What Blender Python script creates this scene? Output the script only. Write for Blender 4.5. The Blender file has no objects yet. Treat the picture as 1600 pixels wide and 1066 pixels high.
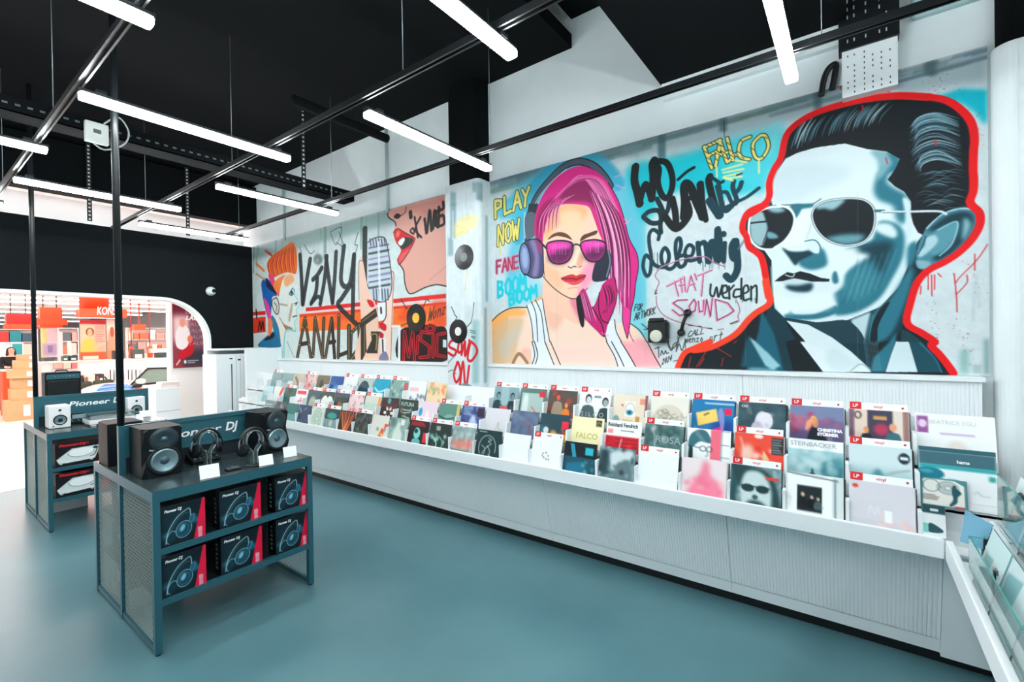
import bpy, bmesh, math, random
import numpy as np
from mathutils import Matrix, Vector
random.seed(7); rng = np.random.default_rng(7)
PI = math.pi
sc = bpy.context.scene
C = sc.collection

# ------------------------------------------------------------------ camera
EYE = Vector((0.0, 0.0, 2.1))
F_PX = 723.1
_y, _p, _r = (math.radians(a) for a in (36.377, -0.386, -0.885))
FWD = Vector((math.cos(_y)*math.cos(_p), math.sin(_y)*math.cos(_p), math.sin(_p)))
_r0 = Vector((math.sin(_y), -math.cos(_y), 0)); _u0 = _r0.cross(FWD)
RT = math.cos(_r)*_r0 + math.sin(_r)*_u0
UP = -math.sin(_r)*_r0 + math.cos(_r)*_u0
cam_d = bpy.data.cameras.new('camera'); cam = bpy.data.objects.new('camera', cam_d); C.objects.link(cam)
cam_d.sensor_width = 36; cam_d.lens = F_PX/1600*36; cam_d.clip_start = 0.02; cam_d.clip_end = 200
cam.matrix_world = Matrix(((RT.x, UP.x, -FWD.x, EYE.x), (RT.y, UP.y, -FWD.y, EYE.y), (RT.z, UP.z, -FWD.z, EYE.z), (0, 0, 0, 1)))
sc.camera = cam

# ------------------------------------------------------------------ world, exposure
w = bpy.data.worlds.new('world'); sc.world = w; w.use_nodes = True
w.node_tree.nodes['Background'].inputs[0].default_value = (0.80, 0.93, 1.0, 1)
w.node_tree.nodes['Background'].inputs[1].default_value = 0.10
vs = sc.view_settings
vs.view_transform = 'Standard'; vs.look = 'None'; vs.exposure = 0.0; vs.gamma = 1.0; vs.use_curve_mapping = False
LED_STRENGTH = 64.0
SHOP_STRENGTH = 27.0

def at(px, py, axis, val):
    """the place in the room seen at a pixel of the photograph, on the plane axis = val"""
    d = RT*((px-800)/F_PX) - UP*((py-533)/F_PX) + FWD
    t = (val - EYE[axis])/d[axis]
    return EYE + d*t

# ------------------------------------------------------------------ colours and materials
def lin(c):
    c = np.asarray(c, dtype=float)/255.0
    return np.where(c <= 0.04045, c/12.92, ((c+0.055)/1.055)**2.4)
MATS = {}
def mat(name, rgb=None, rough=0.5, metal=0.0, emit=None, strength=0.0, alpha=1.0, trans=0.0, ior=1.45, spec=0.5, noise=0.0, nscale=30.0, bump=0.0, coat=0.0):
    if name in MATS: return MATS[name]
    m = bpy.data.materials.new(name); m.use_nodes = True; nt = m.node_tree
    b = nt.nodes['Principled BSDF']
    col = tuple(lin(rgb)) + (1,) if rgb is not None else (0.8, 0.8, 0.8, 1)
    b.inputs['Base Color'].default_value = col
    b.inputs['Roughness'].default_value = rough; b.inputs['Metallic'].default_value = metal
    b.inputs['Specular IOR Level'].default_value = spec
    b.inputs['IOR'].default_value = ior; b.inputs['Alpha'].default_value = alpha
    b.inputs['Transmission Weight'].default_value = trans
    b.inputs['Coat Weight'].default_value = coat
    if emit is not None:
        b.inputs['Emission Color'].default_value = tuple(lin(emit)) + (1,)
        b.inputs['Emission Strength'].default_value = strength
    if noise or bump:
        tc = nt.nodes.new('ShaderNodeTexCoord'); n = nt.nodes.new('ShaderNodeTexNoise')
        n.inputs['Scale'].default_value = nscale; n.inputs['Detail'].default_value = 6
        nt.links.new(tc.outputs['Object'], n.inputs['Vector'])
        if noise:
            r = nt.nodes.new('ShaderNodeValToRGB')
            r.color_ramp.elements[0].color = tuple(max(0, x*(1-noise)) for x in col[:3]) + (1,)
            r.color_ramp.elements[1].color = tuple(min(1, x*(1+noise)) for x in col[:3]) + (1,)
            r.color_ramp.elements[0].position = 0.3; r.color_ramp.elements[1].position = 0.7
            nt.links.new(n.outputs['Fac'], r.inputs['Fac']); nt.links.new(r.outputs['Color'], b.inputs['Base Color'])
        if bump:
            bp = nt.nodes.new('ShaderNodeBump'); bp.inputs['Strength'].default_value = bump; bp.inputs['Distance'].default_value = 0.004
            nt.links.new(n.outputs['Fac'], bp.inputs['Height']); nt.links.new(bp.outputs['Normal'], b.inputs['Normal'])
    MATS[name] = m
    return m
def paint_mat(name, rough=0.5, coat=0.0, spec=0.35):
    """a surface whose own print or paint is stored point by point in the mesh"""
    if name in MATS: return MATS[name]
    m = mat(name, (200, 200, 200), rough, coat=coat, spec=spec); nt = m.node_tree
    a = nt.nodes.new('ShaderNodeAttribute'); a.attribute_name = 'paint'
    nt.links.new(a.outputs['Color'], nt.nodes['Principled BSDF'].inputs['Base Color'])
    return m

M_WHITE = mat('white lacquer', (232, 238, 240), 0.45)
M_WALL = mat('white plaster', (226, 234, 236), 0.8, noise=0.03, nscale=3, bump=0.05)
M_BLACKWALL = mat('black wall paint', (11, 17, 20), 0.8, noise=0.05, nscale=6, spec=0.2)
M_CEIL = mat('black ceiling paint', (5, 8, 10), 0.9, noise=0.06, nscale=5, spec=0.15)
M_PINKLIT = mat('rose-lit plaster', (240, 218, 214), 0.8)  # pink light from the shop put into the plaster's base colour
M_BLACK = mat('black powder coat', (16, 20, 23), 0.42)
M_RAIL = mat('black enamel rail', (12, 16, 19), 0.42)
M_STEEL = mat('dark teal steel', (44, 96, 108), 0.36, metal=0.2)
M_TOP = mat('dark table laminate', (44, 56, 60), 0.22)
M_MESHW = mat('grey steel mesh', (170, 182, 178), 0.45, metal=0.2)
M_SHELF = mat('dark shelf', (22, 34, 40), 0.5)
M_LED = mat('led diffuser', (255, 255, 255), 0.4, emit=(244, 252, 253), strength=LED_STRENGTH)
M_SHOPLED = mat('shop led diffuser', (255, 255, 255), 0.4, emit=(255, 242, 236), strength=SHOP_STRENGTH)
M_RED = mat('red print', (214, 34, 42), 0.5)
M_TEXTW = mat('white print', (238, 242, 244), 0.5)
M_TEXTK = mat('black print', (24, 28, 30), 0.5)
M_CARD = mat('white card', (240, 243, 245), 0.55)
M_GLASS = mat('clear glass', (225, 245, 242), 0.02, trans=1.0, ior=1.45)
M_GLASSEDGE = mat('green glass edge', (40, 140, 135), 0.15)
M_ACRYL = mat('clear acrylic', (235, 245, 246), 0.05, trans=0.95, ior=1.3)
M_SLEEVE = paint_mat('printed sleeve', 0.45, coat=0.04, spec=0.25)
M_BOXPRINT = paint_mat('printed carton', 0.4)
M_MURAL = paint_mat('mural paint', 0.6)

# ------------------------------------------------------------------ mesh helpers
class MB:
    def __init__(s): s.v = []; s.f = []; s.smooth = []
    def add(s, vs, fs, smooth=False, T=None):
        n = len(s.v)
        if T is not None: vs = [tuple(T @ Vector(v)) for v in vs]
        s.v += [tuple(v) for v in vs]; s.f += [tuple(i+n for i in f) for f in fs]; s.smooth += [smooth]*len(fs)
        return s
    def box(s, x0, x1, y0, y1, z0, z1, T=None):
        return s.add([(x0,y0,z0),(x1,y0,z0),(x1,y1,z0),(x0,y1,z0),(x0,y0,z1),(x1,y0,z1),(x1,y1,z1),(x0,y1,z1)],
                     [(0,3,2,1),(4,5,6,7),(0,1,5,4),(1,2,6,5),(2,3,7,6),(3,0,4,7)], False, T)
    def bbox(s, x0, x1, y0, y1, z0, z1, b=0.006, T=None):
        """box with its edges bevelled"""
        bm = bmesh.new(); bmesh.ops.create_cube(bm, size=1.0)
        for v in bm.verts: v.co = Vector(((x0+x1)/2+v.co.x*(x1-x0), (y0+y1)/2+v.co.y*(y1-y0), (z0+z1)/2+v.co.z*(z1-z0)))
        bmesh.ops.bevel(bm, geom=list(bm.edges), offset=b, segments=2, affect='EDGES', profile=0.6)
        s.frombm(bm, T=T); return s
    def frombm(s, bm, smooth=False, T=None):
        bm.verts.index_update()
        s.add([v.co[:] for v in bm.verts], [[v.index for v in f.verts] for f in bm.faces], smooth, T); bm.free()
    def bar(s, a, b, w, h=None, up=(0, 0, 1)):
        a, b = Vector(a), Vector(b); h = h or w; d = (b-a).normalized(); u = Vector(up)
        if abs(d.dot(u)) > 0.98: u = Vector((1, 0, 0))
        r = d.cross(u).normalized(); u = r.cross(d)
        vs = [p + r*(sx*w/2) + u*(sy*h/2) for p in (a, b) for sx, sy in ((-1,-1),(1,-1),(1,1),(-1,1))]
        return s.add(vs, [(0,1,2,3),(7,6,5,4),(0,4,5,1),(1,5,6,2),(2,6,7,3),(3,7,4,0)])
    def tube(s, pts, r, n=10, closed=False):
        pts = [Vector(p) for p in pts]; m = len(pts); rings = []; prev = None
        for i, p in enumerate(pts):
            if closed: d = pts[(i+1) % m]-pts[i-1]
            else: d = pts[min(i+1, m-1)]-pts[max(i-1, 0)]
            d.normalize()
            u = prev if prev is not None else (Vector((0, 0, 1)) if abs(d.z) < 0.9 else Vector((1, 0, 0)))
            u = (u - d*u.dot(d)).normalized(); prev = u; q = d.cross(u)
            rr = r[i] if hasattr(r, '__len__') else r
            rings.append([p + (u*math.cos(2*PI*k/n)+q*math.sin(2*PI*k/n))*rr for k in range(n)])
        vs = [v for g in rings for v in g]; fs = []
        for i in range(m if closed else m-1):
            j = (i+1) % m
            for k in range(n): fs.append((i*n+k, i*n+(k+1) % n, j*n+(k+1) % n, j*n+k))
        if not closed: fs += [tuple(range(n))[::-1], tuple((m-1)*n+k for k in range(n))]
        return s.add(vs, fs, True)
    def lathe(s, prof, n=24, T=None, cap=True):
        """profile of (radius, height) turned about local z"""
        vs = [(r*math.cos(2*PI*k/n), r*math.sin(2*PI*k/n), h) for r, h in prof for k in range(n)]; fs = []
        for i in range(len(prof)-1):
            for k in range(n): fs.append((i*n+k, i*n+(k+1) % n, (i+1)*n+(k+1) % n, (i+1)*n+k))
        if cap: fs += [tuple(range(n))[::-1], tuple((len(prof)-1)*n+k for k in range(n))]
        return s.add(vs, fs, True, T)
    def prism(s, poly, h, T=None, h0=0.0):
        """flat outline (x, y) given thickness along local z"""
        n = len(poly)
        vs = [(x, y, h0) for x, y in poly]+[(x, y, h) for x, y in poly]
        fs = [tuple(range(n))[::-1], tuple(range(n, 2*n))]+[(i, (i+1) % n, n+(i+1) % n, n+i) for i in range(n)]
        return s.add(vs, fs, False, T)
    def mesh(s, name, *ms):
        me = bpy.data.meshes.new(name); me.from_pydata(s.v, [], s.f)
        me.polygons.foreach_set('use_smooth', s.smooth)
        for m in ms: me.materials.append(m)
        me.update(); return me
    def build(s, name, m, parent=None, T=None): return put(name, s.mesh(name, m), parent, T)
def put(name, me, parent=None, T=None):
    o = bpy.data.objects.new(name, me); C.objects.link(o)
    if parent is not None: o.parent = parent
    if T is not None: o.matrix_local = T
    return o
def tag(o, label=None, cat=None, group=None, kind=None):
    if label: o['label'] = label
    if cat: o['category'] = cat
    if group: o['group'] = group
    if kind: o['kind'] = kind
    return o
def struct(name, mb, m, parent=None):
    o = mb.build(name, m, parent)
    if parent is None: o['kind'] = 'structure'
    return o
def empty(name, label=None, cat=None, loc=(0, 0, 0), rz=0.0, group=None):
    o = bpy.data.objects.new(name, None); C.objects.link(o); o.empty_display_size = 0.1
    o.location = loc; o.rotation_euler = (0, 0, rz)
    return tag(o, label, cat, group)
def copy_tree(o, parent=None):
    c = o.copy(); C.objects.link(c); c.parent = parent
    for ch in [k for k in bpy.data.objects if k.parent is o]: copy_tree(ch, c)
    return c
def frame(o, right, up):
    o, r, u = Vector(o), Vector(right).normalized(), Vector(up).normalized(); n = r.cross(u)
    return Matrix(((r.x, u.x, n.x, o.x), (r.y, u.y, n.y, o.y), (r.z, u.z, n.z, o.z), (0, 0, 0, 1)))
_TX = {}
def text_mesh(txt, size, m, shear=0.0, wide=1.0, bold=0.0, align='LEFT', depth=0.0008):
    key = (txt, size, m.name, shear, wide, bold, align, depth)
    if key in _TX: return _TX[key]
    cu = bpy.data.curves.new('lettering', 'FONT'); cu.body = txt; cu.size = size; cu.shear = shear; cu.extrude = depth
    cu.offset = bold; cu.align_x = align; cu.resolution_u = 3
    ob = bpy.data.objects.new('lettering', cu)
    me = bpy.data.meshes.new_from_object(ob)
    bpy.data.objects.remove(ob); bpy.data.curves.remove(cu)
    if wide != 1.0:
        for v in me.vertices: v.co.x *= wide
    me.materials.clear(); me.materials.append(m); me.name = 'lettering'
    _TX[key] = me
    return me
def letters(txt, size, m, T, parent=None, name='lettering', **k): return put(name, text_mesh(txt, size, m, **k), parent, T)
def tr(x, y, z): return Matrix.Translation((x, y, z))

# ------------------------------------------------------------------ painting on a grid of points
def spline(pts, closed, sub=5):
    P = np.asarray(pts, float); n = len(P)
    if n < 3: return P
    if closed: idx = lambda i: P[i % n]; R = range(n)
    else: idx = lambda i: P[min(max(i, 0), n-1)]; R = range(n-1)
    out = []
    for i in R:
        p0, p1, p2, p3 = idx(i-1), idx(i), idx(i+1), idx(i+2)
        for t in np.arange(sub)/sub:
            out.append(0.5*((2*p1)+(-p0+p2)*t+(2*p0-5*p1+4*p2-p3)*t*t+(-p0+3*p1-3*p2+p3)*t**3))
    if not closed: out.append(P[-1])
    return np.array(out)
class Canvas:
    """nx by ny points over a panel; fn turns drawing coordinates into grid coordinates"""
    def __init__(s, nx, ny, base, fn=None):
        s.nx, s.ny = nx, ny; s.a = np.empty((ny, nx, 3)); s.a[:] = np.asarray(base, float)/255
        s.fn = fn or (lambda P: P*np.array([nx-1, ny-1])); s.k = float(nx-1); s.panel = fn is not None
    def _blend(s, y0, y1, x0, x1, cov, col):
        c = np.asarray(col, float)/255; r = s.a[y0:y1, x0:x1]
        r += cov[..., None]*(c-r)
    def poly(s, pts, col, smooth=False, alpha=1.0, blur=0, grain=0.0):
        P = spline(pts, True) if smooth else np.asarray(pts, float)
        P = s.fn(P); pad = int(blur*2)+1
        x0 = max(int(P[:, 0].min())-pad, 0); x1 = min(int(P[:, 0].max())+pad+2, s.nx)
        y0 = max(int(P[:, 1].min())-pad, 0); y1 = min(int(P[:, 1].max())+pad+2, s.ny)
        if x1 <= x0 or y1 <= y0: return
        SS = 3; cov = np.zeros((y1-y0, x1-x0)); Q = np.roll(P, -1, 0)
        xs = np.arange(x0, x1)
        for j in range((y1-y0)*SS):
            yy = y0-0.5+(j+0.5)/SS
            hit = (P[:, 1] <= yy) != (Q[:, 1] <= yy)
            if not hit.any(): continue
            a, b = P[hit], Q[hit]
            X = np.sort(a[:, 0]+(yy-a[:, 1])/(b[:, 1]-a[:, 1])*(b[:, 0]-a[:, 0]))
            for l, r in zip(X[::2], X[1::2]):
                cov[j//SS] += np.clip(np.minimum(xs+0.5, r)-np.maximum(xs-0.5, l), 0, 1)/SS
        if blur: cov = blur2(cov, blur)
        if grain: cov = cov*np.clip(1-grain*rng.random(cov.shape)*1.6, 0, 1)
        s._blend(y0, y1, x0, x1, np.clip(cov, 0, 1)*alpha, col)
    def line(s, pts, wid, col, smooth=True, alpha=1.0, taper=False, soft=0.6, closed=False, grain=0.0):
        """stroke; wid in drawing units (s.k grid steps per unit)"""
        P = spline(pts, closed) if smooth else np.asarray(pts, float)
        if closed: P = np.vstack([P, P[:1]])
        k = s.k
        if s.panel: q = P[::max(1, len(P)//4)]; ky = np.abs(s.fn(q+[0, 1])-s.fn(q))[:, 1].mean(); kx = np.abs(s.fn(q+[1, 0])-s.fn(q))[:, 0].mean(); k = ky**.4*kx**.6
        P = s.fn(P); n = len(P); hw = np.full(n, max(wid*k/2, 0.3))
        if taper: hw = hw*np.clip(np.sin(np.linspace(0.12, PI-0.12, n)), 0.1, 1)
        m = hw.max()+soft+1
        x0 = max(int(P[:, 0].min()-m), 0); x1 = min(int(P[:, 0].max()+m)+2, s.nx)
        y0 = max(int(P[:, 1].min()-m), 0); y1 = min(int(P[:, 1].max()+m)+2, s.ny)
        if x1 <= x0 or y1 <= y0: return
        cov = np.zeros((y1-y0, x1-x0))
        for i in range(n-1):
            a, b, h = P[i], P[i+1], max(hw[i], hw[i+1]); q = h+soft+1
            u0 = max(int(min(a[0], b[0])-q), x0); u1 = min(int(max(a[0], b[0])+q)+2, x1)
            v0 = max(int(min(a[1], b[1])-q), y0); v1 = min(int(max(a[1], b[1])+q)+2, y1)
            if u1 <= u0 or v1 <= v0: continue
            X, Y = np.meshgrid(np.arange(u0, u1), np.arange(v0, v1))
            d = b-a; L = d@d+1e-9; t = np.clip(((X-a[0])*d[0]+(Y-a[1])*d[1])/L, 0, 1)
            r = np.hypot(X-a[0]-t*d[0], Y-a[1]-t*d[1]); hh = hw[i]+(hw[i+1]-hw[i])*t
            c = np.clip((hh+soft-r)/(2*soft), 0, 1)*np.minimum(1, hh*2+0.35)
            v = cov[v0-y0:v1-y0, u0-x0:u1-x0]; np.maximum(v, c, out=v)
        if grain: cov = cov*np.clip(1-grain*rng.random(cov.shape)*1.6, 0, 1)
        s._blend(y0, y1, x0, x1, cov*alpha, col)
    def ell(s, cx, cy, rx, ry, col, rot=0.0, **k):
        t = np.linspace(0, 2*PI, 28, endpoint=False); c, q = math.cos(rot), math.sin(rot)
        s.poly(np.stack([cx+rx*np.cos(t)*c-ry*np.sin(t)*q, cy+rx*np.cos(t)*q+ry*np.sin(t)*c], 1), col, **k)
    def ring(s, cx, cy, rx, ry, wid, col, rot=0.0, a0=0.0, a1=2*PI, **k):
        t = np.linspace(a0, a1, 28); c, q = math.cos(rot), math.sin(rot)
        s.line(np.stack([cx+rx*np.cos(t)*c-ry*np.sin(t)*q, cy+rx*np.cos(t)*q+ry*np.sin(t)*c], 1), wid, col, smooth=False, **k)
    def rect(s, x0, y0, x1, y1, col, **k): s.poly([(x0, y0), (x1, y0), (x1, y1), (x0, y1)], col, **k)
    def noise(s, amt, cell=6, streak=None):
        ny, nx = s.ny//cell+2, s.nx//cell+2
        if streak == 'v': ny = max(2, ny//6)
        if streak == 'h': nx = max(2, nx//6)
        n = rng.random((ny, nx))-0.5
        yi = np.linspace(0, ny-1.001, s.ny); xi = np.linspace(0, nx-1.001, s.nx)
        y0 = yi.astype(int); x0 = xi.astype(int); fy = (yi-y0)[:, None]; fx = (xi-x0)[None]
        f = n[y0][:, x0]*(1-fy)*(1-fx)+n[y0+1][:, x0]*fy*(1-fx)+n[y0][:, x0+1]*(1-fy)*fx+n[y0+1][:, x0+1]*fy*fx
        s.a = np.clip(s.a+f[..., None]*amt*2, 0, 1)
    def mesh(s, name, w, h, m, depth=0.0, xyz=None, edge=None):
        """grid in local x (right) and y (up), facing local +z; depth gives it a body behind the print"""
        nx, ny = s.nx, s.ny
        X, Y = np.meshgrid(np.linspace(0, w, nx), np.linspace(h, 0, ny))
        V = np.stack([X.ravel(), Y.ravel(), np.zeros(nx*ny)], 1)
        i = (np.arange(ny-1)[:, None]*nx+np.arange(nx-1)[None]).ravel()
        Fq = np.stack([i, i+nx, i+nx+1, i+1], 1)
        col = np.concatenate([lin(s.a.reshape(-1, 3)*255), np.ones((nx*ny, 1))], 1)
        if depth:
            n0 = nx*ny; e = lin(np.asarray(edge if edge is not None else s.a[0, 0]*255))
            ring = [(0, h, 0), (w, h, 0), (w, 0, 0), (0, 0, 0), (0, h, -depth), (w, h, -depth), (w, 0, -depth), (0, 0, -depth)]
            V = np.vstack([V, ring]); col = np.vstack([col, np.tile(np.append(e, 1), (8, 1))])
            q = [(0, 1, 5, 4), (1, 2, 6, 5), (2, 3, 7, 6), (3, 0, 4, 7), (4, 5, 6, 7)]
            Fq = np.vstack([Fq, np.array(q)+n0])
        me = bpy.data.meshes.new(name)
        me.vertices.add(len(V)); me.vertices.foreach_set('co', V.ravel().astype(np.float32))
        nf = len(Fq); me.loops.add(nf*4); me.loops.foreach_set('vertex_index', Fq.ravel().astype(np.int32))
        me.polygons.add(nf); me.polygons.foreach_set('loop_start', np.arange(0, nf*4, 4, dtype=np.int32))
        at_ = me.color_attributes.new('paint', 'FLOAT_COLOR', 'POINT'); at_.data.foreach_set('color', col.ravel().astype(np.float32))
        me.materials.append(m); me.update(calc_edges=True); me.validate()
        return me
def blur2(a, r):
    r = max(1, int(round(r)))
    for ax in (0, 1):
        for _ in range(2):
            p = [(0, 0), (0, 0)]; p[ax] = (r, r); q = np.cumsum(np.pad(a, p), axis=ax)
            z = np.zeros_like(np.take(q, [0], ax)); q = np.concatenate([z, q], ax)
            n = a.shape[ax]
            a = (np.take(q, range(2*r+1, 2*r+1+n), ax)-np.take(q, range(0, n), ax))/(2*r+1)
    return a
# ------------------------------------------------------------------ lamps: led battens on their rails
WX = 4.494            # mural wall
BY = 9.85             # black end wall
RAILS = (-0.75, 0.83, 2.15, 3.47)
def batten(x0, x1, y, label):
    t = empty('led_batten', label, 'ceiling light', (x0, y, 3.8), group='led battens on the black rails')
    L = x1-x0
    MB().bbox(0, L, -0.024, 0.024, 0.045, 0.075, 0.004).build('housing', M_BLACK, t)
    MB().bbox(0.004, L-0.004, -0.038, 0.038, 0.0, 0.05, 0.014).build('diffuser', M_LED, t)
    e = MB()
    for x in (-0.004, L-0.004): e.bbox(x, x+0.008, -0.026, 0.026, 0.04, 0.076, 0.002)
    e.build('end_cap', M_BLACK, t)
    for x in (0.12, L-0.12): MB().box(x-0.03, x+0.03, -0.03, 0.03, 0.072, 0.095).build('clip', M_BLACK, t)
    return t
BAT = [(2.2, 3.69, 0.32, 'led batten hanging just before the top of the dark-haired portrait mural'),
       (0.82, 2.31, 1.66, 'led batten hung before the white ceiling box, cut by the top of the picture'),
       (2.2, 3.69, 2.97, 'led batten whose end reaches the black top of the painted column'),
       (2.2, 3.69, 5.64, 'led batten hanging over the vinyl mural with the singer and the microphone'),
       (2.2, 3.69, 8.25, 'led batten nearest the corner where the black end wall meets the mural'),
       (0.82, 2.31, 4.29, 'led batten crossed by the pole of the front black display stand'),
       (0.82, 2.31, 7.0, 'led batten above the black wall and the rounded shop opening, crossed by both poles'),
       (-0.6, 0.89, 3.03, 'led batten at the top edge of the picture, on the first rail'),
       (-0.6, 0.89, 5.75, 'led batten cut by the side edge of the picture, in front of the cable tray'),
       (-0.6, 0.89, 8.36, 'short visible end of a led batten above the black wall, beside the far pole'),
       (-0.6, 0.89, 0.36, 'led batten behind the viewer, on the first rail'), (0.82, 2.31, -0.98, 'led batten behind the viewer, on the second rail'),
       (2.2, 3.69, -2.3, 'led batten behind the viewer, over the return counter'), (-0.6, 0.89, -2.3, 'led batten behind the viewer, last of the first rail'),
       (-2.1, -0.6, 1.66, 'led batten out of sight beyond the first rail, nearer one'), (-2.1, -0.6, 4.3, 'led batten out of sight beyond the first rail, middle one'), (-2.1, -0.6, 7.0, 'led batten out of sight beyond the first rail, far one'),
       (-4.6, -3.1, 0.4, 'added led batten out of sight on the open side, nearest the viewer'), (-4.6, -3.1, 3.0, 'added led batten out of sight on the open side, second one'), (-4.6, -3.1, 5.7, 'added led batten out of sight on the open side, third one'), (-4.6, -3.1, 8.3, 'added led batten out of sight on the open side, by the end wall')]  # open-side battens are added, unseen, to brighten the counter front
for a in BAT: batten(*a)

# ------------------------------------------------------------------ the room
def floor_mat():
    m = mat('teal epoxy floor', (92, 132, 144), 0.3); nt = m.node_tree; b = nt.nodes['Principled BSDF']
    tc = nt.nodes.new('ShaderNodeTexCoord'); n = nt.nodes.new('ShaderNodeTexNoise'); n.inputs['Scale'].default_value = 0.9; n.inputs['Detail'].default_value = 5
    r = nt.nodes.new('ShaderNodeValToRGB'); r.color_ramp.elements[0].position = 0.3; r.color_ramp.elements[1].position = 0.7
    r.color_ramp.elements[0].color = tuple(lin((72, 112, 122)))+(1,); r.color_ramp.elements[1].color = tuple(lin((92, 132, 140)))+(1,)
    nt.links.new(tc.outputs['Object'], n.inputs['Vector']); nt.links.new(n.outputs['Fac'], r.inputs['Fac']); nt.links.new(r.outputs['Color'], b.inputs['Base Color'])
    n2 = nt.nodes.new('ShaderNodeTexNoise'); n2.inputs['Scale'].default_value = 160; bp = nt.nodes.new('ShaderNodeBump'); bp.inputs['Strength'].default_value = 0.12; bp.inputs['Distance'].default_value = 0.002
    nt.links.new(tc.outputs['Object'], n2.inputs['Vector']); nt.links.new(n2.outputs['Fac'], bp.inputs['Height']); nt.links.new(bp.outputs['Normal'], b.inputs['Normal'])
    mr = nt.nodes.new('ShaderNodeMapRange'); mr.inputs[3].default_value = 0.24; mr.inputs[4].default_value = 0.4
    nt.links.new(n.outputs['Fac'], mr.inputs['Value']); nt.links.new(mr.outputs['Result'], b.inputs['Roughness'])
    return m
struct('floor', MB().box(-6, 5.2, -5, BY, -0.1, 0), floor_mat())
M_SHOPFLOOR = mat('pale shop tiles', (226, 226, 224), 0.3)
struct('floor', MB().box(-8, 14, BY, 42, -0.1, 0), M_SHOPFLOOR)
struct('trim_1', MB().box(-3.0, 3.7, BY-0.03, BY+0.03, -0.01, 0.004), mat('pale threshold', (238, 240, 240), 0.35))
struct('ceiling', MB().box(-6, 5.2, -5, BY+0.4, 6.0, 6.15), M_CEIL)
struct('wall_right', MB().box(WX, WX+0.2, -5, BY+0.4, 0, 6.0), M_WALL)
struct('wall_left', MB().box(-6.2, -6, -5, BY+0.4, 0, 6.0), mat('white side wall', (226, 232, 233), 0.8))
struct('wall_front', MB().box(-6, 5.2, -5.2, -5, 0, 6.0), mat('white side wall', (226, 232, 233), 0.8))
# black end wall with the rounded opening into the shop
OX, OZ, R = 3.70, 2.92, 0.78
arc = [(OX-R+R*math.cos(a), OZ-R+R*math.sin(a)) for a in np.linspace(0, PI/2, 14)]
XZ = Matrix(((1, 0, 0, 0), (0, 0, 1, 0), (0, 1, 0, 0), (0, 0, 0, 1)))          # (x, y) of an outline -> (x, z), thickness along y
bw = MB().prism([(OX, 0)]+arc+[(-3.0, OZ), (-3.0, 4.03), (WX, 4.03), (WX, 0)], BY+0.02, XZ, BY)
struct('wall_back', bw, M_BLACKWALL)
struct('wall_back', MB().box(-6, -3.0, BY, BY+0.02, 0, 4.03), M_BLACKWALL)
# white lining of the opening
t = 0.05
inner = [(OX-R+(R-t)*math.cos(a), OZ-R+(R-t)*math.sin(a)) for a in np.linspace(0, PI/2, 14)]
ln = MB().prism([(OX, 0)]+arc+[(-3.0, OZ), (-3.0, OZ-t)]+inner[::-1]+[(OX-t, 0)], BY+0.22, XZ, BY-0.012)
struct('trim_2', ln, M_WHITE)
# bands above the black wall
struct('wall_back', MB().box(-6, WX, BY+0.02, BY+0.2, 4.42, 6.0), M_PINKLIT)
struct('wall_back', MB().box(-6, WX, BY-0.2, BY+0.02, 4.42, 5.2), M_CEIL)
struct('wall_back', MB().box(-6, WX, BY-0.1, BY+0.02, 5.36, 6.0), M_CEIL)
# dropped boxes under the ceiling beside the mural wall
struct('ceiling', MB().box(0.5, WX, 2.44, BY, 5.25, 5.4), M_CEIL)
struct('ceiling', MB().box(0.5, WX, 1.4, 2.44, 5.56, 5.7), M_CEIL)
struct('ceiling', MB().box(2.6, WX, 0.02, 1.45, 4.48, 4.6), M_CEIL)
struct('trim_4', MB().box(WX-0.06, WX, 0.02, 1.44, 4.34, 4.478), M_WHITE)
struct('trim_4', MB().box(WX-0.09, WX, 0.02, 1.44, 4.445, 4.479), M_WHITE)
# columns: white cladding below, black above
CX, C0, C1, CR = 4.25, 3.60, 4.15, 0.07
def col_outline(x0, y0, y1, r):
    p = [(WX, y1), (WX, y0)]
    p += [(x0+r-r*math.cos(a), y0+r-r*math.sin(a)) for a in np.linspace(PI/2, 0, 8)]
    p += [(x0+r-r*math.cos(a), y1-r+r*math.sin(a)) for a in np.linspace(0, PI/2, 8)]
    return p
struct('column', MB().prism(col_outline(CX+0.02, C0+0.02, C1-0.02, CR), 6.0, None, 4.03), M_CEIL)
struct('column', MB().prism(col_outline(4.36, -3.2, -0.77, 0.1), 3.98, None, 0.0), M_WALL)
struct('column', MB().prism(col_outline(4.40, -3.2, -0.79, 0.1), 6.0, None, 3.98), M_CEIL)

# rails, wires, ceiling services
def rail(x, y0, y1, label):
    t = empty('lighting_rail', label, 'rail', (x, y0, 3.895), group='black lighting rails')
    m = MB(); L = y1-y0
    m.box(-0.024, 0.024, 0, L, 0.022, 0.045); m.box(-0.024, -0.012, 0, L, 0, 0.024); m.box(0.012, 0.024, 0, L, 0, 0.024)
    m.build('track', M_RAIL, t)
    for k, yy in enumerate(np.arange(0.7, L, 2.64)):
        MB().tube([(0, yy, 0.04), (0, yy, 2.1)], 0.003, 6).build('suspension_wire', M_STEELW, t)
M_STEELW = mat('steel wire', (120, 130, 134), 0.35, metal=0.8)
rail(RAILS[1], -3.5, 9.3, 'black rail over the display stands, first from the open side of the room')
rail(RAILS[2], -3.5, 9.3, 'black rail running between the display stands and the record counter')
rail(RAILS[3], -0.56, 8.9, 'black rail running close along the mural wall')
rail(RAILS[0], -3.5, 9.3, 'black rail out of sight over the open side of the room')
rail(-3.3, -3.5, 9.3, 'outermost black rail out of sight over the open side of the room')

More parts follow.
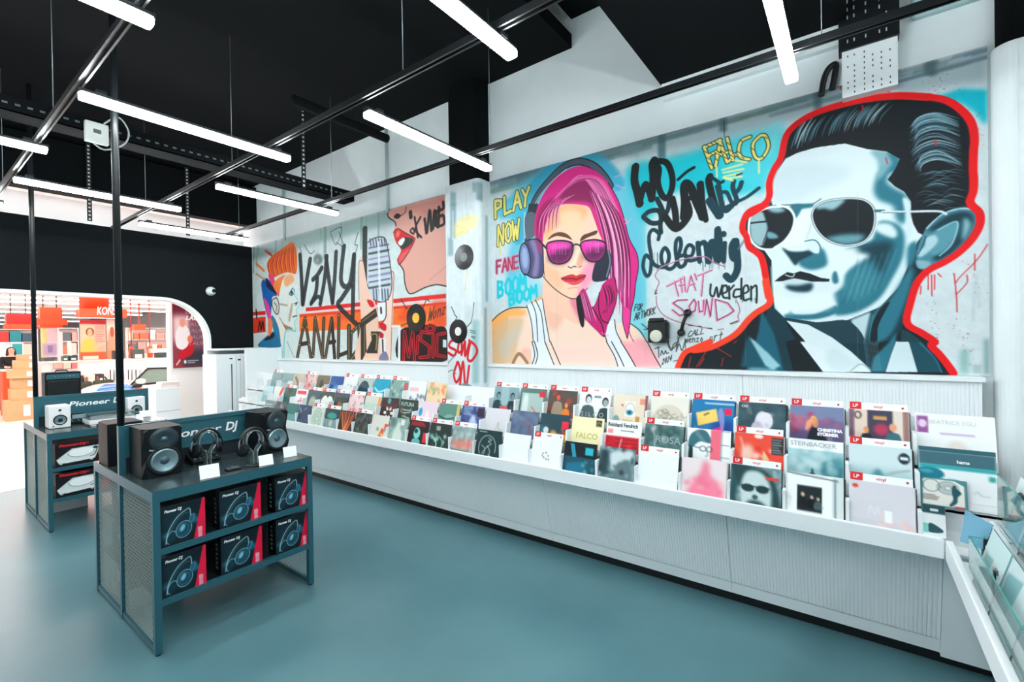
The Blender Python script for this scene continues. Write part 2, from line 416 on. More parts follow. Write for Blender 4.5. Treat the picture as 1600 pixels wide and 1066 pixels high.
ty = at(558, 318, 0, 4.2)
t = empty('cable_tray', 'black perforated cable tray under the ceiling in front of the black end wall', 'cable tray', (-3.0, 6.05, 4.2))
MB().box(0, 7.25, 0, 0.012, 0, 0.14).box(0, 7.25, 0.26, 0.272, 0, 0.14).box(0, 7.25, 0, 0.272, 0, 0.01).build('trough', M_CEIL, t)
h = MB()
for k in range(88):
    h.box(0.05+k*0.08, 0.085+k*0.08, -0.002, 0.0, 0.06, 0.078)
h.build('slot_pattern', mat('grey slot', (70, 82, 86), 0.6), t)  # grey slots drawn on the black tray side
def hanger(x, y, z0, z1, label):
    m = MB().box(x-0.03, x+0.03, y-0.004, y, z0, z1); o = m.build('perforated_hanger', M_BLACK); tag(o, label, 'hanger', 'perforated steel hangers')
    h = MB()
    n = int((z1-z0)/0.06)
    for k in range(n): h.box(x-0.012, x+0.012, y-0.006, y-0.0035, z0+0.02+k*0.06, z0+0.045+k*0.06)
    h.build('perforated_mesh', mat('hole', (196, 196, 194), 0.8), o)
hanger(1.94, 9.6, 4.03, 5.9, 'perforated hanger over the black wall between the two poles')
hanger(3.27, 9.6, 4.03, 5.9, 'perforated hanger over the black wall near the mural corner')
p = at(474, 250, 1, 6.04); hanger(p.x, 6.04, 4.2, 5.9, 'perforated hanger carrying the end of the cable tray')
p = at(152, 207, 1, 6.0)
t = empty('junction_box', 'white junction box with loose cable above the cable tray', 'junction box', p)
MB().bbox(-0.09, 0.09, 0, 0.06, -0.1, 0.1, 0.01).build('case', mat('off white plastic', (205, 210, 205), 0.5), t)
MB().box(-0.03, 0.03, -0.003, 0.002, -0.01, 0.03).build('plate', M_STEELW, t)
MB().tube(spline([(0.05, -0.01, 0.1), (0.16, -0.03, 0.2), (0.24, -0.03, 0.08), (0.2, -0.02, -0.06), (0.05, -0.02, -0.16), (-0.03, -0.01, -0.12)], False), 0.008, 6).build('cable', mat('grey cable', (170, 176, 176), 0.5), t)
for k, (px, py, z) in enumerate(((42, 35, 5.9), (295, 138, 5.9), (433, 14, 5.9), (160, 65, 5.6), (402, 145, 5.9), (100, 95, 5.4), (212, 212, 5.5))):
    p = at(px, py, 2, z)
    t = empty('sprinkler', 'small sprinkler head on the black ceiling', 'sprinkler', p, group='sprinkler heads on the black ceiling')
    MB().lathe([(0.012, 0), (0.03, 0.005), (0.03, 0.012), (0.012, 0.02), (0.02, 0.04), (0.012, 0.07)], 10).build('head', M_STEELW, t)
    MB().tube([(0, 0, 0.06), (0, 0, 6.02-z)], 0.012, 6).build('pipe', M_BLACK, t)
a = at(605, 217, 1, 4.6)
o = MB().tube([a-Vector((1.2, 0, 0)), a], 0.05, 12).build('conduit', M_CEIL); tag(o, 'black round conduit ending above the batten by the painted column', 'pipe')
for nm, px, lab in (('drain_pipe', 605, 'thin white vertical pipe on the wall above the lips mural'), ('drain_pipe', 443, 'thin grey vertical pipe on the wall near the mural corner')):
    p = at(px, 300, 0, WX-0.03)
    o = MB().tube([(p.x, p.y, 3.99), (p.x, p.y, 5.25)], 0.022, 10).build(nm, mat('grey pipe', (172, 190, 192), 0.5)); tag(o, lab, 'pipe')
p = at(331, 455, 1, BY-0.06)
t = empty('dome_camera', 'white dome security camera on the black wall beside the shop opening', 'security camera', (p.x, BY, p.z))
Tm = frame((0, 0, 0), (1, 0, 0), (0, 0, 1))
MB().lathe([(0.085, 0.0), (0.085, 0.03), (0.07, 0.05), (0.068, 0.07)], 20, Tm).build('base', M_WHITE, t)
MB().lathe([(0.066, 0.06), (0.06, 0.09), (0.04, 0.12), (0.0, 0.13)], 20, Tm, False).build('housing', M_WHITE, t)
MB().lathe([(0.036, 0.11), (0.034, 0.135), (0.0, 0.145)], 16, frame((0.012, 0, 0), (1, 0, 0), (0, 0, 1)), False).build('lens', mat('dark lens', (10, 12, 14), 0.1), t)
# perforated black tray and hose above the portrait mural
t = empty('riser_tray', 'black perforated riser above the mural with a white perforated lower part', 'cable tray', (WX-0.12, -0.29, 0))
MB().box(0, 0.11, 0, 0.36, 4.25, 5.9).build('cover', M_BLACK, t)
MB().box(0.02, 0.11, 0.01, 0.34, 3.9, 4.25).build('lower_cover', M_WHITE, t)
h = MB(); h2 = MB()
for k in range(26):
    for j in (0.07, 0.11, 0.19, 0.26, 0.3):
        z = 5.8-k*0.06
        if random.random() < 0.72: h.box(-0.002, 0.001, j, j+0.008, z, z+0.025)
for k in range(8):
    for j in (0.05, 0.1, 0.15, 0.2, 0.26, 0.3):
        if random.random() < 0.8: h2.box(0.018, 0.021, j, j+0.007, 3.92+k*0.04, 3.935+k*0.04)
h.build('slot_pattern', mat('pale slot', (170, 185, 186), 0.7), t); h2.build('slot_pattern', mat('dark slot', (60, 70, 72), 0.7), t)
a = [at(px, py, 0, WX-0.05) for px, py in ((1283, 150), (1288, 122), (1296, 106), (1306, 101), (1304, 120), (1300, 140))]
o = MB().tube(spline([tuple(q) for q in a], False), 0.022, 10).build('hose_loop', M_BLACK); tag(o, 'loop of black hose rising behind the portrait mural', 'hose')
o = MB().bbox(WX-0.05, WX, -0.75, -0.36, 4.36, 5.2, 0.02).build('access_panel', mat('grey panel', (160, 186, 188), 0.5)); tag(o, 'grey rounded access panel on the wall above the portrait mural', 'panel')

# ------------------------------------------------------------------ the record counter
TH = math.radians(15); TS, TC = math.sin(TH), math.cos(TH)
TOPS = ((3.633, 1.165), (3.78, 1.365), (3.93, 1.575))
Y0, PITCH, NS = -0.316, 0.3434, 26
YEND = 8.7
counter = empty('record_counter', 'long white fluted record counter under the murals', 'display counter', (3.55, 4.0, 0))
def P(mb, name, m=M_WHITE): return mb.build(name, m, counter, tr(-3.55, -4.0, 0))
def fluted(x0, z0, x1, z1, ya, yb, pitch=0.0215, dep=0.0035, back=0.02):
    """upright grooved board between two heights, grooves along its height"""
    prof = []; y = ya
    while y < yb-1e-6:
        e = min(y+pitch, yb)
        prof += [(y, 0.0), (y+(e-y)*0.62, 0.0), (y+(e-y)*0.70, dep), (y+(e-y)*0.92, dep)]; y = e
    prof += [(yb, 0.0)]
    n = len(prof); m = MB()
    vs = [(x0+d, y, z0) for y, d in prof]+[(x1+d, y, z1) for y, d in prof]+[(x0+back, ya, z0), (x0+back, yb, z0), (x1+back, ya, z1), (x1+back, yb, z1)]
    fs = [(i+1, i, n+i, n+i+1) for i in range(n-1)]
    fs += [(2*n, 2*n+1, 2*n+3, 2*n+2), (0, 2*n, 2*n+2, n), (2*n+1, n-1, 2*n-1, 2*n+3)]
    return m.add(vs, fs)
bounds = [-0.42, 0.772, 2.39, 4.01, 5.63, 7.25, YEND]
for a, b in zip(bounds, bounds[1:]):
    P(fluted(3.845, 0.195, 3.68, 0.83, a+0.0015, b-0.0015), 'front_panel')
    P(MB().add([(3.872, a+.001, .1), (3.872, b-.001, .1), (3.85, b-.001, .19), (3.85, a+.001, .19), (3.9, a+.001, .1), (3.9, b-.001, .1), (3.88, b-.001, .19), (3.88, a+.001, .19)],
               [(0, 3, 2, 1), (4, 5, 6, 7), (0, 1, 5, 4), (1, 2, 6, 5), (2, 3, 7, 6), (3, 0, 4, 7)]), 'kick_panel')
P(MB().box(3.95, 3.97, -0.9, YEND, 0, 0.12), 'recess', M_BLACK)
P(MB().box(3.9, 4.48, -0.9, YEND, 0.1, 0.8), 'carcass', M_WHITE)
P(MB().add([(3.855, -1.3, .085), (3.855, -0.421, .085), (3.67, -0.421, .83), (3.67, -1.3, .83), (3.9, -1.3, .085), (3.9, -0.421, .085), (3.72, -0.421, .83), (3.72, -1.3, .83)],
           [(0, 3, 2, 1), (4, 5, 6, 7), (0, 1, 5, 4), (1, 2, 6, 5), (2, 3, 7, 6), (3, 0, 4, 7)]), 'corner_panel')
P(MB().bbox(3.515, 3.545, -0.405, YEND, 0.815, 0.93, 0.006).box(3.53, 4.0, -0.4, YEND, 0.812, 0.83), 'lip')
for k, (tx, tz) in enumerate(TOPS):
    zf = tz-0.315*TC-0.006
    x1 = tx+0.16 if k < 2 else 4.40
    m = MB().box(tx-0.1, x1, Y0-0.36, YEND-0.02, zf-0.015, zf)
    if k: m.box(tx-0.1, tx-0.085, Y0-0.36, YEND-0.02, zf-0.2, zf+0.06)
    P(m, 'tier_shelf')
    back = MB().add([(tx+0.03, Y0-0.36, zf), (tx+0.03, YEND-0.02, zf), (tx+0.09, YEND-0.02, tz-0.03), (tx+0.09, Y0-0.36, tz-0.03), (tx+0.05, Y0-0.36, zf), (tx+0.05, YEND-0.02, zf), (tx+0.11, YEND-0.02, tz-0.03), (tx+0.11, Y0-0.36, tz-0.03)],
                    [(0, 3, 2, 1), (4, 5, 6, 7), (0, 1, 5, 4), (1, 2, 6, 5), (2, 3, 7, 6), (3, 0, 4, 7)])
    P(back, 'tier_back')
YZ_T = Matrix(((1, 0, 0, 0), (0, 0, 1, 0), (0, 1, 0, 0), (0, 0, 0, 1)))
for k, (tx, tz) in enumerate(TOPS):
    bx, bz = tx-0.315*TS, tz-0.315*TC
    for i in range(NS):
        y = Y0+PITCH*i+0.006
        if k == 2 and 3.55 < y < 4.2: continue
        if y > YEND-0.05: continue
        h1 = 0.2
        xf = 3.548 if k == 0 else bx-0.062
        fin = [(xf, bz), (max(xf, bx-0.06+h1*TS*0.4), bz+h1*TC), (bx+0.02+h1*TS, bz+h1*TC), (bx+0.06, bz)]
        P(MB().prism(fin, y+0.013, YZ_T, y-0.006), 'divider_fin')
UPX = 4.385
for a, b in ((-0.70, 0.772), (0.772, 2.39), (2.39, C0+0.0), (C1+0.0, 5.63), (5.63, 7.25), (7.25, YEND-0.03)):
    P(fluted(UPX, 1.2, UPX, 1.752, a+0.0012, b-0.0012), 'upper_panel')
P(MB().bbox(UPX-0.02, WX-0.004, -0.715, C0-0.002, 1.752, 1.787, 0.004).bbox(UPX-0.02, WX-0.004, C1+0.002, YEND-0.02, 1.752, 1.787, 0.004), 'ledge')
P(MB().box(UPX+0.03, WX-0.006, -0.70, C0-0.01, 1.0, 1.75).box(UPX+0.03, WX-0.006, C1+0.01, YEND-0.03, 1.0, 1.75), 'upper_carcass', M_SHELF)
e = at(384, 543, 1, YEND)
P(MB().bbox(e.x, WX-0.04, YEND-0.02, YEND+0.06, 0.06, 1.985, 0.004), 'end_panel')

# ------------------------------------------------------------------ records
def slot_T(k, i, dx=0.0, dz=0.0, dn=0.0):
    tx, tz = TOPS[k]
    o = Vector((tx-0.315*TS, Y0+PITCH*i+dx, tz-0.315*TC+0.002)); u = Vector((TS, 0, TC)); n = Vector((-TC, 0, TS))
    return frame(o+u*dz+n*dn, (0, -1, 0), u)
def record(k, i, label, base, paint, group, texts=(), edge=None, n=44, w=0.315):
    cv = Canvas(n, n, base); paint(cv) if paint else None
    o = put('record_sleeve', cv.mesh('record_sleeve', w, 0.315, M_SLEEVE, 0.006, edge=edge or base), None, slot_T(k, i, dn=0.012))
    tag(o, label, 'record', group)
    for txt, x, y, size, m, kw in texts: letters(txt, size, m, tr(x, y, 0.0012), o, **kw)
    return o
def card(k, i, label, small=False):
    o = MB().box(0.0, 0.31, 0.2, 0.362, -0.0015, 0.0).build('divider_card', M_CARD, None, slot_T(k, i, dn=-0.002))
    tag(o, label, 'divider card', 'white divider cards with red tags')
    g = MB().box(0.006, 0.07, 0.318, 0.366, 0.0002, 0.0022).build('red_tag', M_RED, o); g['label'] = 'red tag with white letters'
    letters('LP', 0.03, M_TEXTW, tr(0.022, 0.332, 0.003), g, bold=0.0006)
    letters('vinyl', 0.027, M_RED, tr(0.135, 0.33, 0.0008), o, bold=0.0003)
    MB().lathe([(0.007, 0), (0.007, 0.001), (0, 0.001)], 8, tr(0.285, 0.338, 0)).build('dot', M_RED, o)
    return o
def figure(cv, x, y, s, coat, skin=(222, 190, 170), hair=(40, 40, 44)):
    """a small printed person: shoulders, head, hair"""
    cv.poly([(x-.24*s, y+.75*s), (x-.2*s, y+.3*s), (x-.08*s, y+.2*s), (x+.08*s, y+.2*s), (x+.2*s, y+.3*s), (x+.24*s, y+.75*s)], coat, True)
    cv.ell(x, y, .11*s, .15*s, hair); cv.ell(x+.01*s, y+.035*s, .085*s, .115*s, skin)
def blotch(cv, cols, n, r0=0.03, r1=0.12, box=(0, 0, 1, 1), a=0.8):
    for _ in range(n):
        c = cols[rng.integers(len(cols))]
        cv.ell(box[0]+rng.random()*(box[2]-box[0]), box[1]+rng.random()*(box[3]-box[1]), r0+rng.random()*(r1-r0), r0+rng.random()*(r1-r0), c, rng.random()*3, alpha=a, blur=1)
def hatch(cv, x0, y0, x1, y1, n, wid, col, jit=0.02):
    for k in range(n):
        t = k/max(n-1, 1); cv.line([(x0, y0+(y1-y0)*t), (x0+(x1-x0)*(0.6+0.4*rng.random()), y0+(y1-y0)*t+rng.normal()*jit)], wid, col, False)
def glare(cv, x=0.3):
    cv.line([(x, .12), (x+.08, .4), (x+.06, .75)], .035, (225, 236, 238), alpha=.6, soft=1.5)
F0, F1, F2 = 'records on the front tier', 'records on the middle tier', 'records on the top tier'
B = dict(bold=0.0008)
# ---- front tier
def c_(cv): cv.ell(.1, .1, .05, .04, (228, 72, 46)); cv.rect(0, .7, 1, 1, (205, 205, 212)); blotch(cv, [(232, 190, 190), (235, 205, 205)], 7, .03, .1, (.5, .6, 1, .85)); cv.rect(.55, .5, .66, .72, (240, 244, 245)); cv.line([(.3, .6), (.34, .45), (.4, .6), (.44, .45), (.48, .58)], .015, (226, 230, 234))
record(0, 1, 'pale lilac-grey record with a small orange-red dot in its upper corner, front tier', (214, 212, 219), c_, F0); card(0, 1, 'white card tagged LP above the pale lilac-grey record')
def c_(cv): cv.rect(.02, .02, .86, .98, (222, 226, 228)); cv.rect(.03, .03, .80, .94, (240, 243, 243)); cv.rect(.2, .25, .64, .76, (28, 40, 44)); figure(cv, .3, .42, .36, (18, 26, 30)); figure(cv, .46, .46, .3, (10, 18, 22)); figure(cv, .57, .48, .28, (70, 92, 96)); cv.line([(.02, .02), (.9, .08)], .02, (50, 66, 72), False); cv.line([(.86, .06), (.86, .98)], .03, (112, 140, 144), False)
record(0, 2, 'framed-looking white record with a small dark photo of three people, front tier', (214, 222, 222), c_, F0)
def c_(cv):
    cv.noise(.12, 3); cv.poly([(.0, .0), (.35, .0), (.2, .3), (.12, .7), (.2, 1), (0, 1)], (42, 84, 90), True, blur=1); cv.poly([(.2, .3), (.35, .08), (.6, .04), (.8, .2), (.85, .6), (.7, .95), (.3, .95), (.2, .6)], (196, 214, 214), True, blur=1)
    cv.poly([(.0, .0), (.4, .0), (.75, .1), (.95, .5), (1, 1), (.85, 1), (.8, .4), (.6, .12), (.3, .15), (.18, .5), (.1, .3)], (38, 66, 72), True, blur=1)
    cv.ell(.35, .48, .13, .085, (28, 58, 62)); cv.ell(.64, .48, .13, .085, (28, 58, 62)); cv.line([(.22, .44), (.78, .44)], .025, (30, 56, 60), False); cv.poly([(.35, .78), (.5, .72), (.68, .78), (.72, .9), (.5, .86), (.32, .92)], (46, 74, 78), True, blur=1); cv.ell(.5, .66, .06, .05, (60, 92, 96)); cv.rect(.7, .2, .95, .26, (222, 70, 60)); cv.rect(.8, .9, .95, .97, (238, 240, 240))
record(0, 3, 'record with a large face in dark glasses and moustache, front tier', (120, 150, 154), c_, F0); card(0, 3, 'white card tagged LP above the record with a face in dark glasses')
def c_(cv): cv.poly([(.5, .02), (.62, .12), (.66, .35), (.85, .5), (.95, .8), (.9, 1), (.1, 1), (.12, .8), (.3, .5), (.42, .3)], (242, 132, 158), True, blur=2); blotch(cv, [(240, 110, 140), (246, 170, 185)], 14, .03, .1, (.1, .4, 1, 1), .6); cv.rect(.78, .86, .96, .93, (245, 245, 245))
record(0, 4, 'pale record with a pink figure-like blot, front tier', (234, 220, 222), c_, F0)
record(0, 5, 'blank white record tucked under a white card, front tier', (236, 241, 245), lambda cv: cv.rect(.72, .62, .98, .66, (228, 234, 238)), F0); card(0, 5, 'white card tagged LP above the blank white record')
def c_(cv): cv.noise(.2, 4); cv.poly([(.3, .15), (.9, .05), (.8, .35), (.55, .4), (.4, .6), (.3, .35)], (205, 218, 220), True, blur=1); cv.rect(.0, .1, .28, .75, (42, 66, 74), blur=2); cv.poly([(.5, .45), (.85, .3), (.9, .9), (.55, .95)], (96, 120, 124), True, blur=1); blotch(cv, [(28, 48, 54), (190, 204, 206)], 18, .02, .08); cv.rect(.1, .93, .35, .98, (220, 226, 226))
record(0, 6, 'grey-green collage photo record under the red and white record, front tier', (104, 134, 140), c_, F0)
def c_(cv): cv.rect(0, 0, 1, .4, (16, 28, 34)); cv.poly([(.18, .05), (.3, .05), (.4, .4), (.28, .42)], (30, 150, 175)); cv.rect(.66, .12, .9, .32, (40, 180, 200)); cv.poly([(.1, .6), (.6, .5), (.62, .9), (.1, .88)], (24, 110, 140), blur=1); blotch(cv, [(30, 120, 150), (120, 200, 205)], 10, .02, .07, (.6, .5, .95, .9)); cv.ell(.62, .93, .18, .05, (215, 232, 232))
record(0, 7, 'black record with bright cyan blocks under the cream record, front tier', (26, 78, 92), c_, F0)
def c_(cv):
    for a, b in ((.4, .45), (.5, .42), (.58, .5), (.44, .56), (.52, .6), (.6, .6), (.38, .52)): cv.ell(a, b, .02, .025, (70, 84, 90))
record(0, 8, 'white record with a cluster of small dark dots, front tier', (238, 242, 245), c_, F0); card(0, 8, 'white card tagged LP above the white record with dots')
record(0, 9, 'plain white record beside the dark line-drawing record, front tier', (236, 241, 244), lambda cv: cv.noise(.02, 8), F0)
def c_(cv):
    g = (206, 222, 218); cv.ring(.48, .55, .34, .38, .018, g, a0=2.6, a1=6.6); cv.line([(.5, .25), (.62, .3), (.5, .36), (.62, .42), (.45, .55), (.3, .75)], .018, g); cv.line([(.48, .5), (.6, .65), (.55, .85), (.4, .95)], .018, g); cv.line([(.25, .5), (.4, .6), (.35, .8), (.2, .8)], .016, g); cv.line([(.55, .75), (.7, .85), (.6, .95)], .016, g); cv.rect(.08, .05, .4, .08, (150, 170, 166))
record(0, 10, 'dark green record with a white line drawing of a curled figure, front tier', (28, 56, 58), c_, F0)
def c_(cv): cv.noise(.12, 5); cv.poly([(0, .5), (1, .42), (1, .68), (0, .72)], (236, 112, 96), blur=4, alpha=.85); hatch(cv, 0, .75, 1, 1, 7, .02, (80, 120, 122))
record(0, 11, 'grey-green record with a blurred coral band, front tier', (150, 172, 172), c_, F0); card(0, 11, 'white card tagged LP above the record with the coral band')
def c_(cv): blotch(cv, [(120, 190, 180), (24, 40, 40), (190, 215, 200)], 16, .03, .11, (.1, .4, .8, 1)); cv.line([(.2, .5), (.4, .7), (.3, .95)], .05, (150, 205, 195)); cv.line([(.5, .45), (.7, .65), (.6, .9)], .05, (90, 160, 150)); cv.rect(.3, .1, .5, .25, (150, 160, 140))
record(0, 12, 'near-black record with pale green swirls, front tier', (34, 52, 50), c_, F0); card(0, 12, 'white card tagged LP above the near-black swirl record')
def c_(cv): hatch(cv, .1, .06, .9, .18, 4, .03, (190, 40, 50), .01); cv.rect(.78, .4, 1, .75, (215, 40, 60)); cv.ell(.45, .45, .17, .2, (120, 205, 195)); cv.ell(.4, .38, .1, .08, (34, 60, 66)); cv.ell(.45, .75, .22, .12, (90, 170, 170)); cv.ell(.5, .9, .2, .07, (220, 170, 170))
record(0, 13, 'dark record with a turquoise head and red block, front tier', (30, 30, 36), c_, F0); card(0, 13, 'white card tagged LP above the turquoise head record')
def c_(cv): cv.noise(.08, 4); cv.poly([(.25, .9), (.3, .45), (.42, .2), (.55, .15), (.62, .4), (.75, .6), (.7, .95)], (205, 218, 208), True, blur=1); cv.rect(0, 0, .35, .35, (92, 128, 124), blur=2); cv.rect(.6, .05, .8, .25, (220, 228, 226))
record(0, 14, 'sage green record with a pale draped statue, front tier', (146, 172, 164), c_, F0)
def c_(cv): blotch(cv, [(96, 110, 80), (226, 110, 60), (160, 150, 120)], 9, .04, .1, (.3, .4, .85, .9)); cv.ell(.7, .6, .1, .13, (228, 92, 56)); cv.ell(.7, .72, .05, .05, (240, 190, 70)); cv.rect(.8, .3, 1, .5, (230, 66, 50))
record(0, 15, 'pale grey record with a small orange flower, front tier', (214, 214, 204), c_, F0)
def c_(cv): cv.noise(.1, 4); blotch(cv, [(90, 104, 98), (30, 42, 42)], 14, .04, .12)
record(0, 16, 'dark olive-grey record with a dim photo, front tier', (56, 66, 62), c_, F0); card(0, 16, 'white card tagged LP above the dark olive-grey record')
def c_(cv):
    for k in range(9): cv.line([(.5, 1), (.5+(k-4)*.06, .6), (.5+(k-4)*.13, .05)], .04, (236, 130, 50) if k % 2 else (210, 70, 40))
    cv.line([(.1, .95), (.4, .8), (.6, .4)], .03, (220, 200, 160)); blotch(cv, [(240, 70, 50)], 4, .05, .1, (.4, .75, .8, 1))
record(0, 17, 'record with orange flame-like branches on black, front tier', (40, 34, 32), c_, F0)
def c_(cv): cv.rect(0, .45, 1, 1, (150, 184, 182), alpha=.7); cv.ell(.5, .3, .35, .14, (40, 150, 140), blur=1); cv.ell(.5, .62, .12, .14, (196, 180, 172), blur=1)
record(0, 18, 'dark teal record with a glowing green oval, front tier', (20, 62, 66), c_, F0); card(0, 18, 'white card tagged LP above the dark teal oval record')
def c_(cv):
    for r in (.4, .3, .2, .11): cv.ring(.5, .52, r*.9, r*1.1, .03, (92, 140, 118))
record(0, 19, 'pale green record with nested wavy rings, front tier', (196, 212, 200), c_, F0); card(0, 19, 'white card tagged LP above the nested ring record')
def c_(cv): blotch(cv, [(40, 80, 120), (150, 180, 190), (200, 90, 90)], 16, .03, .1)
record(0, 20, 'deep blue record with scattered pale and red marks, front tier', (30, 62, 92), c_, F0)
record(0, 21, 'teal-green record with a lighter lower half, beside the black loudspeaker, front tier', (28, 110, 108), lambda cv: cv.rect(0, .5, 1, 1, (90, 150, 150)), F0)
record(0, 22, 'dark grey collage record half hidden by the black loudspeaker, front tier', (66, 84, 88), lambda cv: blotch(cv, [(150, 170, 172), (200, 110, 100), (30, 44, 48)], 14), F0)
record(0, 23, 'grey record with pale bars at the far end of the front tier', (112, 138, 142), lambda cv: hatch(cv, 0, .2, 1, .6, 4, .05, (180, 200, 202)), F0)
# ---- middle tier
def c_(cv):
    cv.rect(0, .45, 1, 1, (170, 200, 205), blur=3); cv.poly([(.1, .75), (.3, .68), (.42, .5), (.48, .45), (.55, .55), (.65, .75), (.5, .85), (.2, .85)], (70, 140, 150), True, blur=1); cv.line([(.6, .55), (.75, .48), (.95, .42)], .04, (150, 165, 165), alpha=.7); blotch(cv, [(60, 120, 125), (205, 222, 222)], 20, .015, .06, (0, .65, 1, .95)); cv.ell(.88, .2, .09, .11, (24, 44, 60)); cv.rect(.82, .17, .94, .23, (225, 232, 235))
record(1, 1, 'pale blue snowy landscape record with a round dark sticker, middle tier', (206, 224, 228), c_, F1); card(1, 1, 'white card tagged LP above the pale snowy landscape record')
def c_(cv): cv.rect(0, 0, 1, .22, (240, 243, 244)); cv.noise(.05, 5); cv.poly([(.6, .5), (.95, .35), (1, .7), (.9, .85), (.65, .75)], (54, 124, 136), True, blur=1); blotch(cv, [(210, 230, 230), (120, 180, 185)], 22, .03, .1, (0, .25, 1, .7), .5); cv.ell(.45, .82, .07, .14, (46, 96, 100)); cv.ell(.45, .66, .02, .05, (34, 66, 70)); cv.ell(.45, .84, .035, .08, (120, 160, 160))
record(1, 2, 'record with thin grey capitals over a teal lake landscape, middle tier', (160, 198, 204), c_, F1, [('STEINBACKER', .012, .268, .042, mat('thin grey print', (150, 160, 166), .5), {})])
def c_(cv): cv.ell(.28, .5, .14, .25, (240, 200, 180), blur=2); blotch(cv, [(246, 220, 210), (225, 40, 30)], 9, .03, .08, (.3, .3, .8, .7)); cv.rect(.76, .05, 1, .42, (40, 46, 52)); hatch(cv, .78, .1, .97, .38, 6, .02, (150, 160, 160), 0); cv.ell(.5, .05, .09, .05, (240, 226, 220)); cv.poly([(.6, .35), (.72, .55), (.7, .75), (.58, .7)], (230, 200, 150)); glare(cv, .12)
record(1, 3, 'orange-red record with a black text sticker, middle tier', (232, 78, 58), c_, F1); card(1, 3, 'white card tagged LP above the orange-red record')
def c_(cv):
    cv.rect(.55, 0, .78, .72, (238, 108, 130)); cv.rect(.8, 0, .97, .95, (238, 243, 244))
    for y in (.0, .33, .62, .9): cv.line([(.8, y+.02), (.97, y+.02)], .012, (90, 110, 120), False)
    cv.line([(.8, 0), (.8, 1)], .012, (40, 60, 70), False); cv.poly([(.04, .95), (.12, .75), (.3, .85), (.5, .95)], (20, 40, 46)); cv.poly([(.1, .45), (.2, .3), (.5, .35), (.54, .6), (.45, .92), (.25, .9), (.1, .65)], (236, 240, 240), True)
    cv.poly([(.03, .45), (.06, .2), (.2, .05), (.4, .03), (.52, .15), (.55, .33), (.3, .32), (.12, .48)], (52, 108, 118), True); cv.poly([(.05, .5), (.13, .45), (.15, .75), (.06, .85)], (24, 50, 56), True); cv.ring(.38, .48, .07, .06, .015, (40, 60, 66)); cv.ring(.53, .48, .06, .06, .015, (40, 60, 66)); cv.line([(.12, .44), (.3, .47)], .015, (40, 60, 66)); cv.line([(.46, .5), (.5, .62), (.44, .65)], .012, (80, 100, 106)); cv.line([(.4, .75), (.5, .74)], .02, (70, 90, 96)); cv.rect(.57, .8, .76, .93, (200, 190, 196))
record(1, 4, 'white record with a drawn face in round glasses and a teal cap, middle tier', (240, 243, 244), c_, F1)
def c_(cv): cv.noise(.1, 4); blotch(cv, [(44, 80, 80), (130, 160, 160), (205, 190, 196)], 14, .03, .1); glare(cv, .2)
record(1, 5, 'dark grey-green record with faint grey capitals and a bright glare streak, middle tier', (78, 112, 112), c_, F1, [('ROSA', .09, .17, .08, mat('faint grey print', (150, 172, 172), .5), {})]); card(1, 5, 'white card tagged LP above the dark grey-green record')
def c_(cv): cv.rect(0, .42, .97, 1, (206, 30, 44)); hatch(cv, .3, .5, .9, .95, 5, .03, (150, 20, 34)); cv.line([(.38, .9), (.46, .5)], .03, (240, 190, 190)); blotch(cv, [(240, 60, 60), (120, 16, 30)], 8, .03, .09, (0, .5, 1, 1)); cv.rect(.04, .24, .2, .36, (236, 150, 150))
record(1, 6, 'half white and half red record with bold black lettering, middle tier', (240, 243, 244), c_, F1, [('Reinhard Fendrich', .012, .262, .046, M_TEXTK, dict(wide=.79, bold=.001)), ('Zwischen den Zeilen', .13, .228, .014, M_TEXTK, {})])
def c_(cv): cv.rect(.76, .06, .94, .24, (60, 58, 34)); cv.line([(.78, .16), (.84, .12), (.92, .16)], .015, (200, 190, 120))
record(1, 7, 'cream record with pale gold capitals and a small dark square, middle tier', (244, 236, 188), c_, F1, [('FALCO', .05, .125, .072, mat('gold print', (206, 194, 120), .5), dict(wide=.95, bold=.0015))])
def c_(cv): cv.rect(0, .4, .3, 1, (60, 120, 130), blur=2); blotch(cv, [(240, 150, 60), (236, 90, 70), (46, 66, 76)], 16, .03, .1, (.4, .4, 1, 1)); cv.ell(.22, .5, .09, .1, (216, 222, 220)); cv.rect(.75, .2, .98, .42, (226, 40, 70)); cv.ell(.85, .7, .1, .12, (248, 176, 60))
record(1, 8, 'dark teal record with orange shapes and a red sticker, middle tier', (40, 72, 82), c_, F1)
def c_(cv): cv.noise(.05, 6); blotch(cv, [(226, 200, 205), (200, 80, 90), (60, 70, 90)], 8, .02, .05, (.55, .4, .85, .65))
record(1, 9, 'slate blue record with one small pale flower, middle tier', (92, 108, 136), c_, F1)
def c_(cv): cv.line([(.5, .65), (.58, .45), (.6, .65), (.72, .68)], .02, (150, 160, 160)); cv.line([(.45, .7), (.75, .72)], .015, (170, 176, 178))
record(1, 10, 'pale grey record with a tiny grey emblem, middle tier', (216, 214, 220), c_, F1)
def c_(cv): cv.noise(.12, 5); cv.poly([(.35, 1), (.42, .5), (.55, .3), (.7, .5), (.75, 1)], (186, 198, 226), True, blur=1); cv.rect(.72, .05, 1, .35, (56, 40, 60)); hatch(cv, .1, .05, .5, .3, 5, .03, (150, 165, 200))
record(1, 11, 'blue-violet record with a pale robed figure, middle tier', (72, 92, 140), c_, F1); card(1, 11, 'white card tagged LP above the blue-violet figure record')
def c_(cv): cv.rect(0, .6, .85, 1, (206, 220, 212)); cv.ell(.55, .5, .25, .12, (120, 170, 160)); cv.line([(0, .45), (.4, .55), (.9, .45)], .05, (40, 70, 66)); cv.ell(.6, .75, .04, .04, (214, 80, 70)); cv.rect(.85, 0, 1, .5, (200, 180, 110))
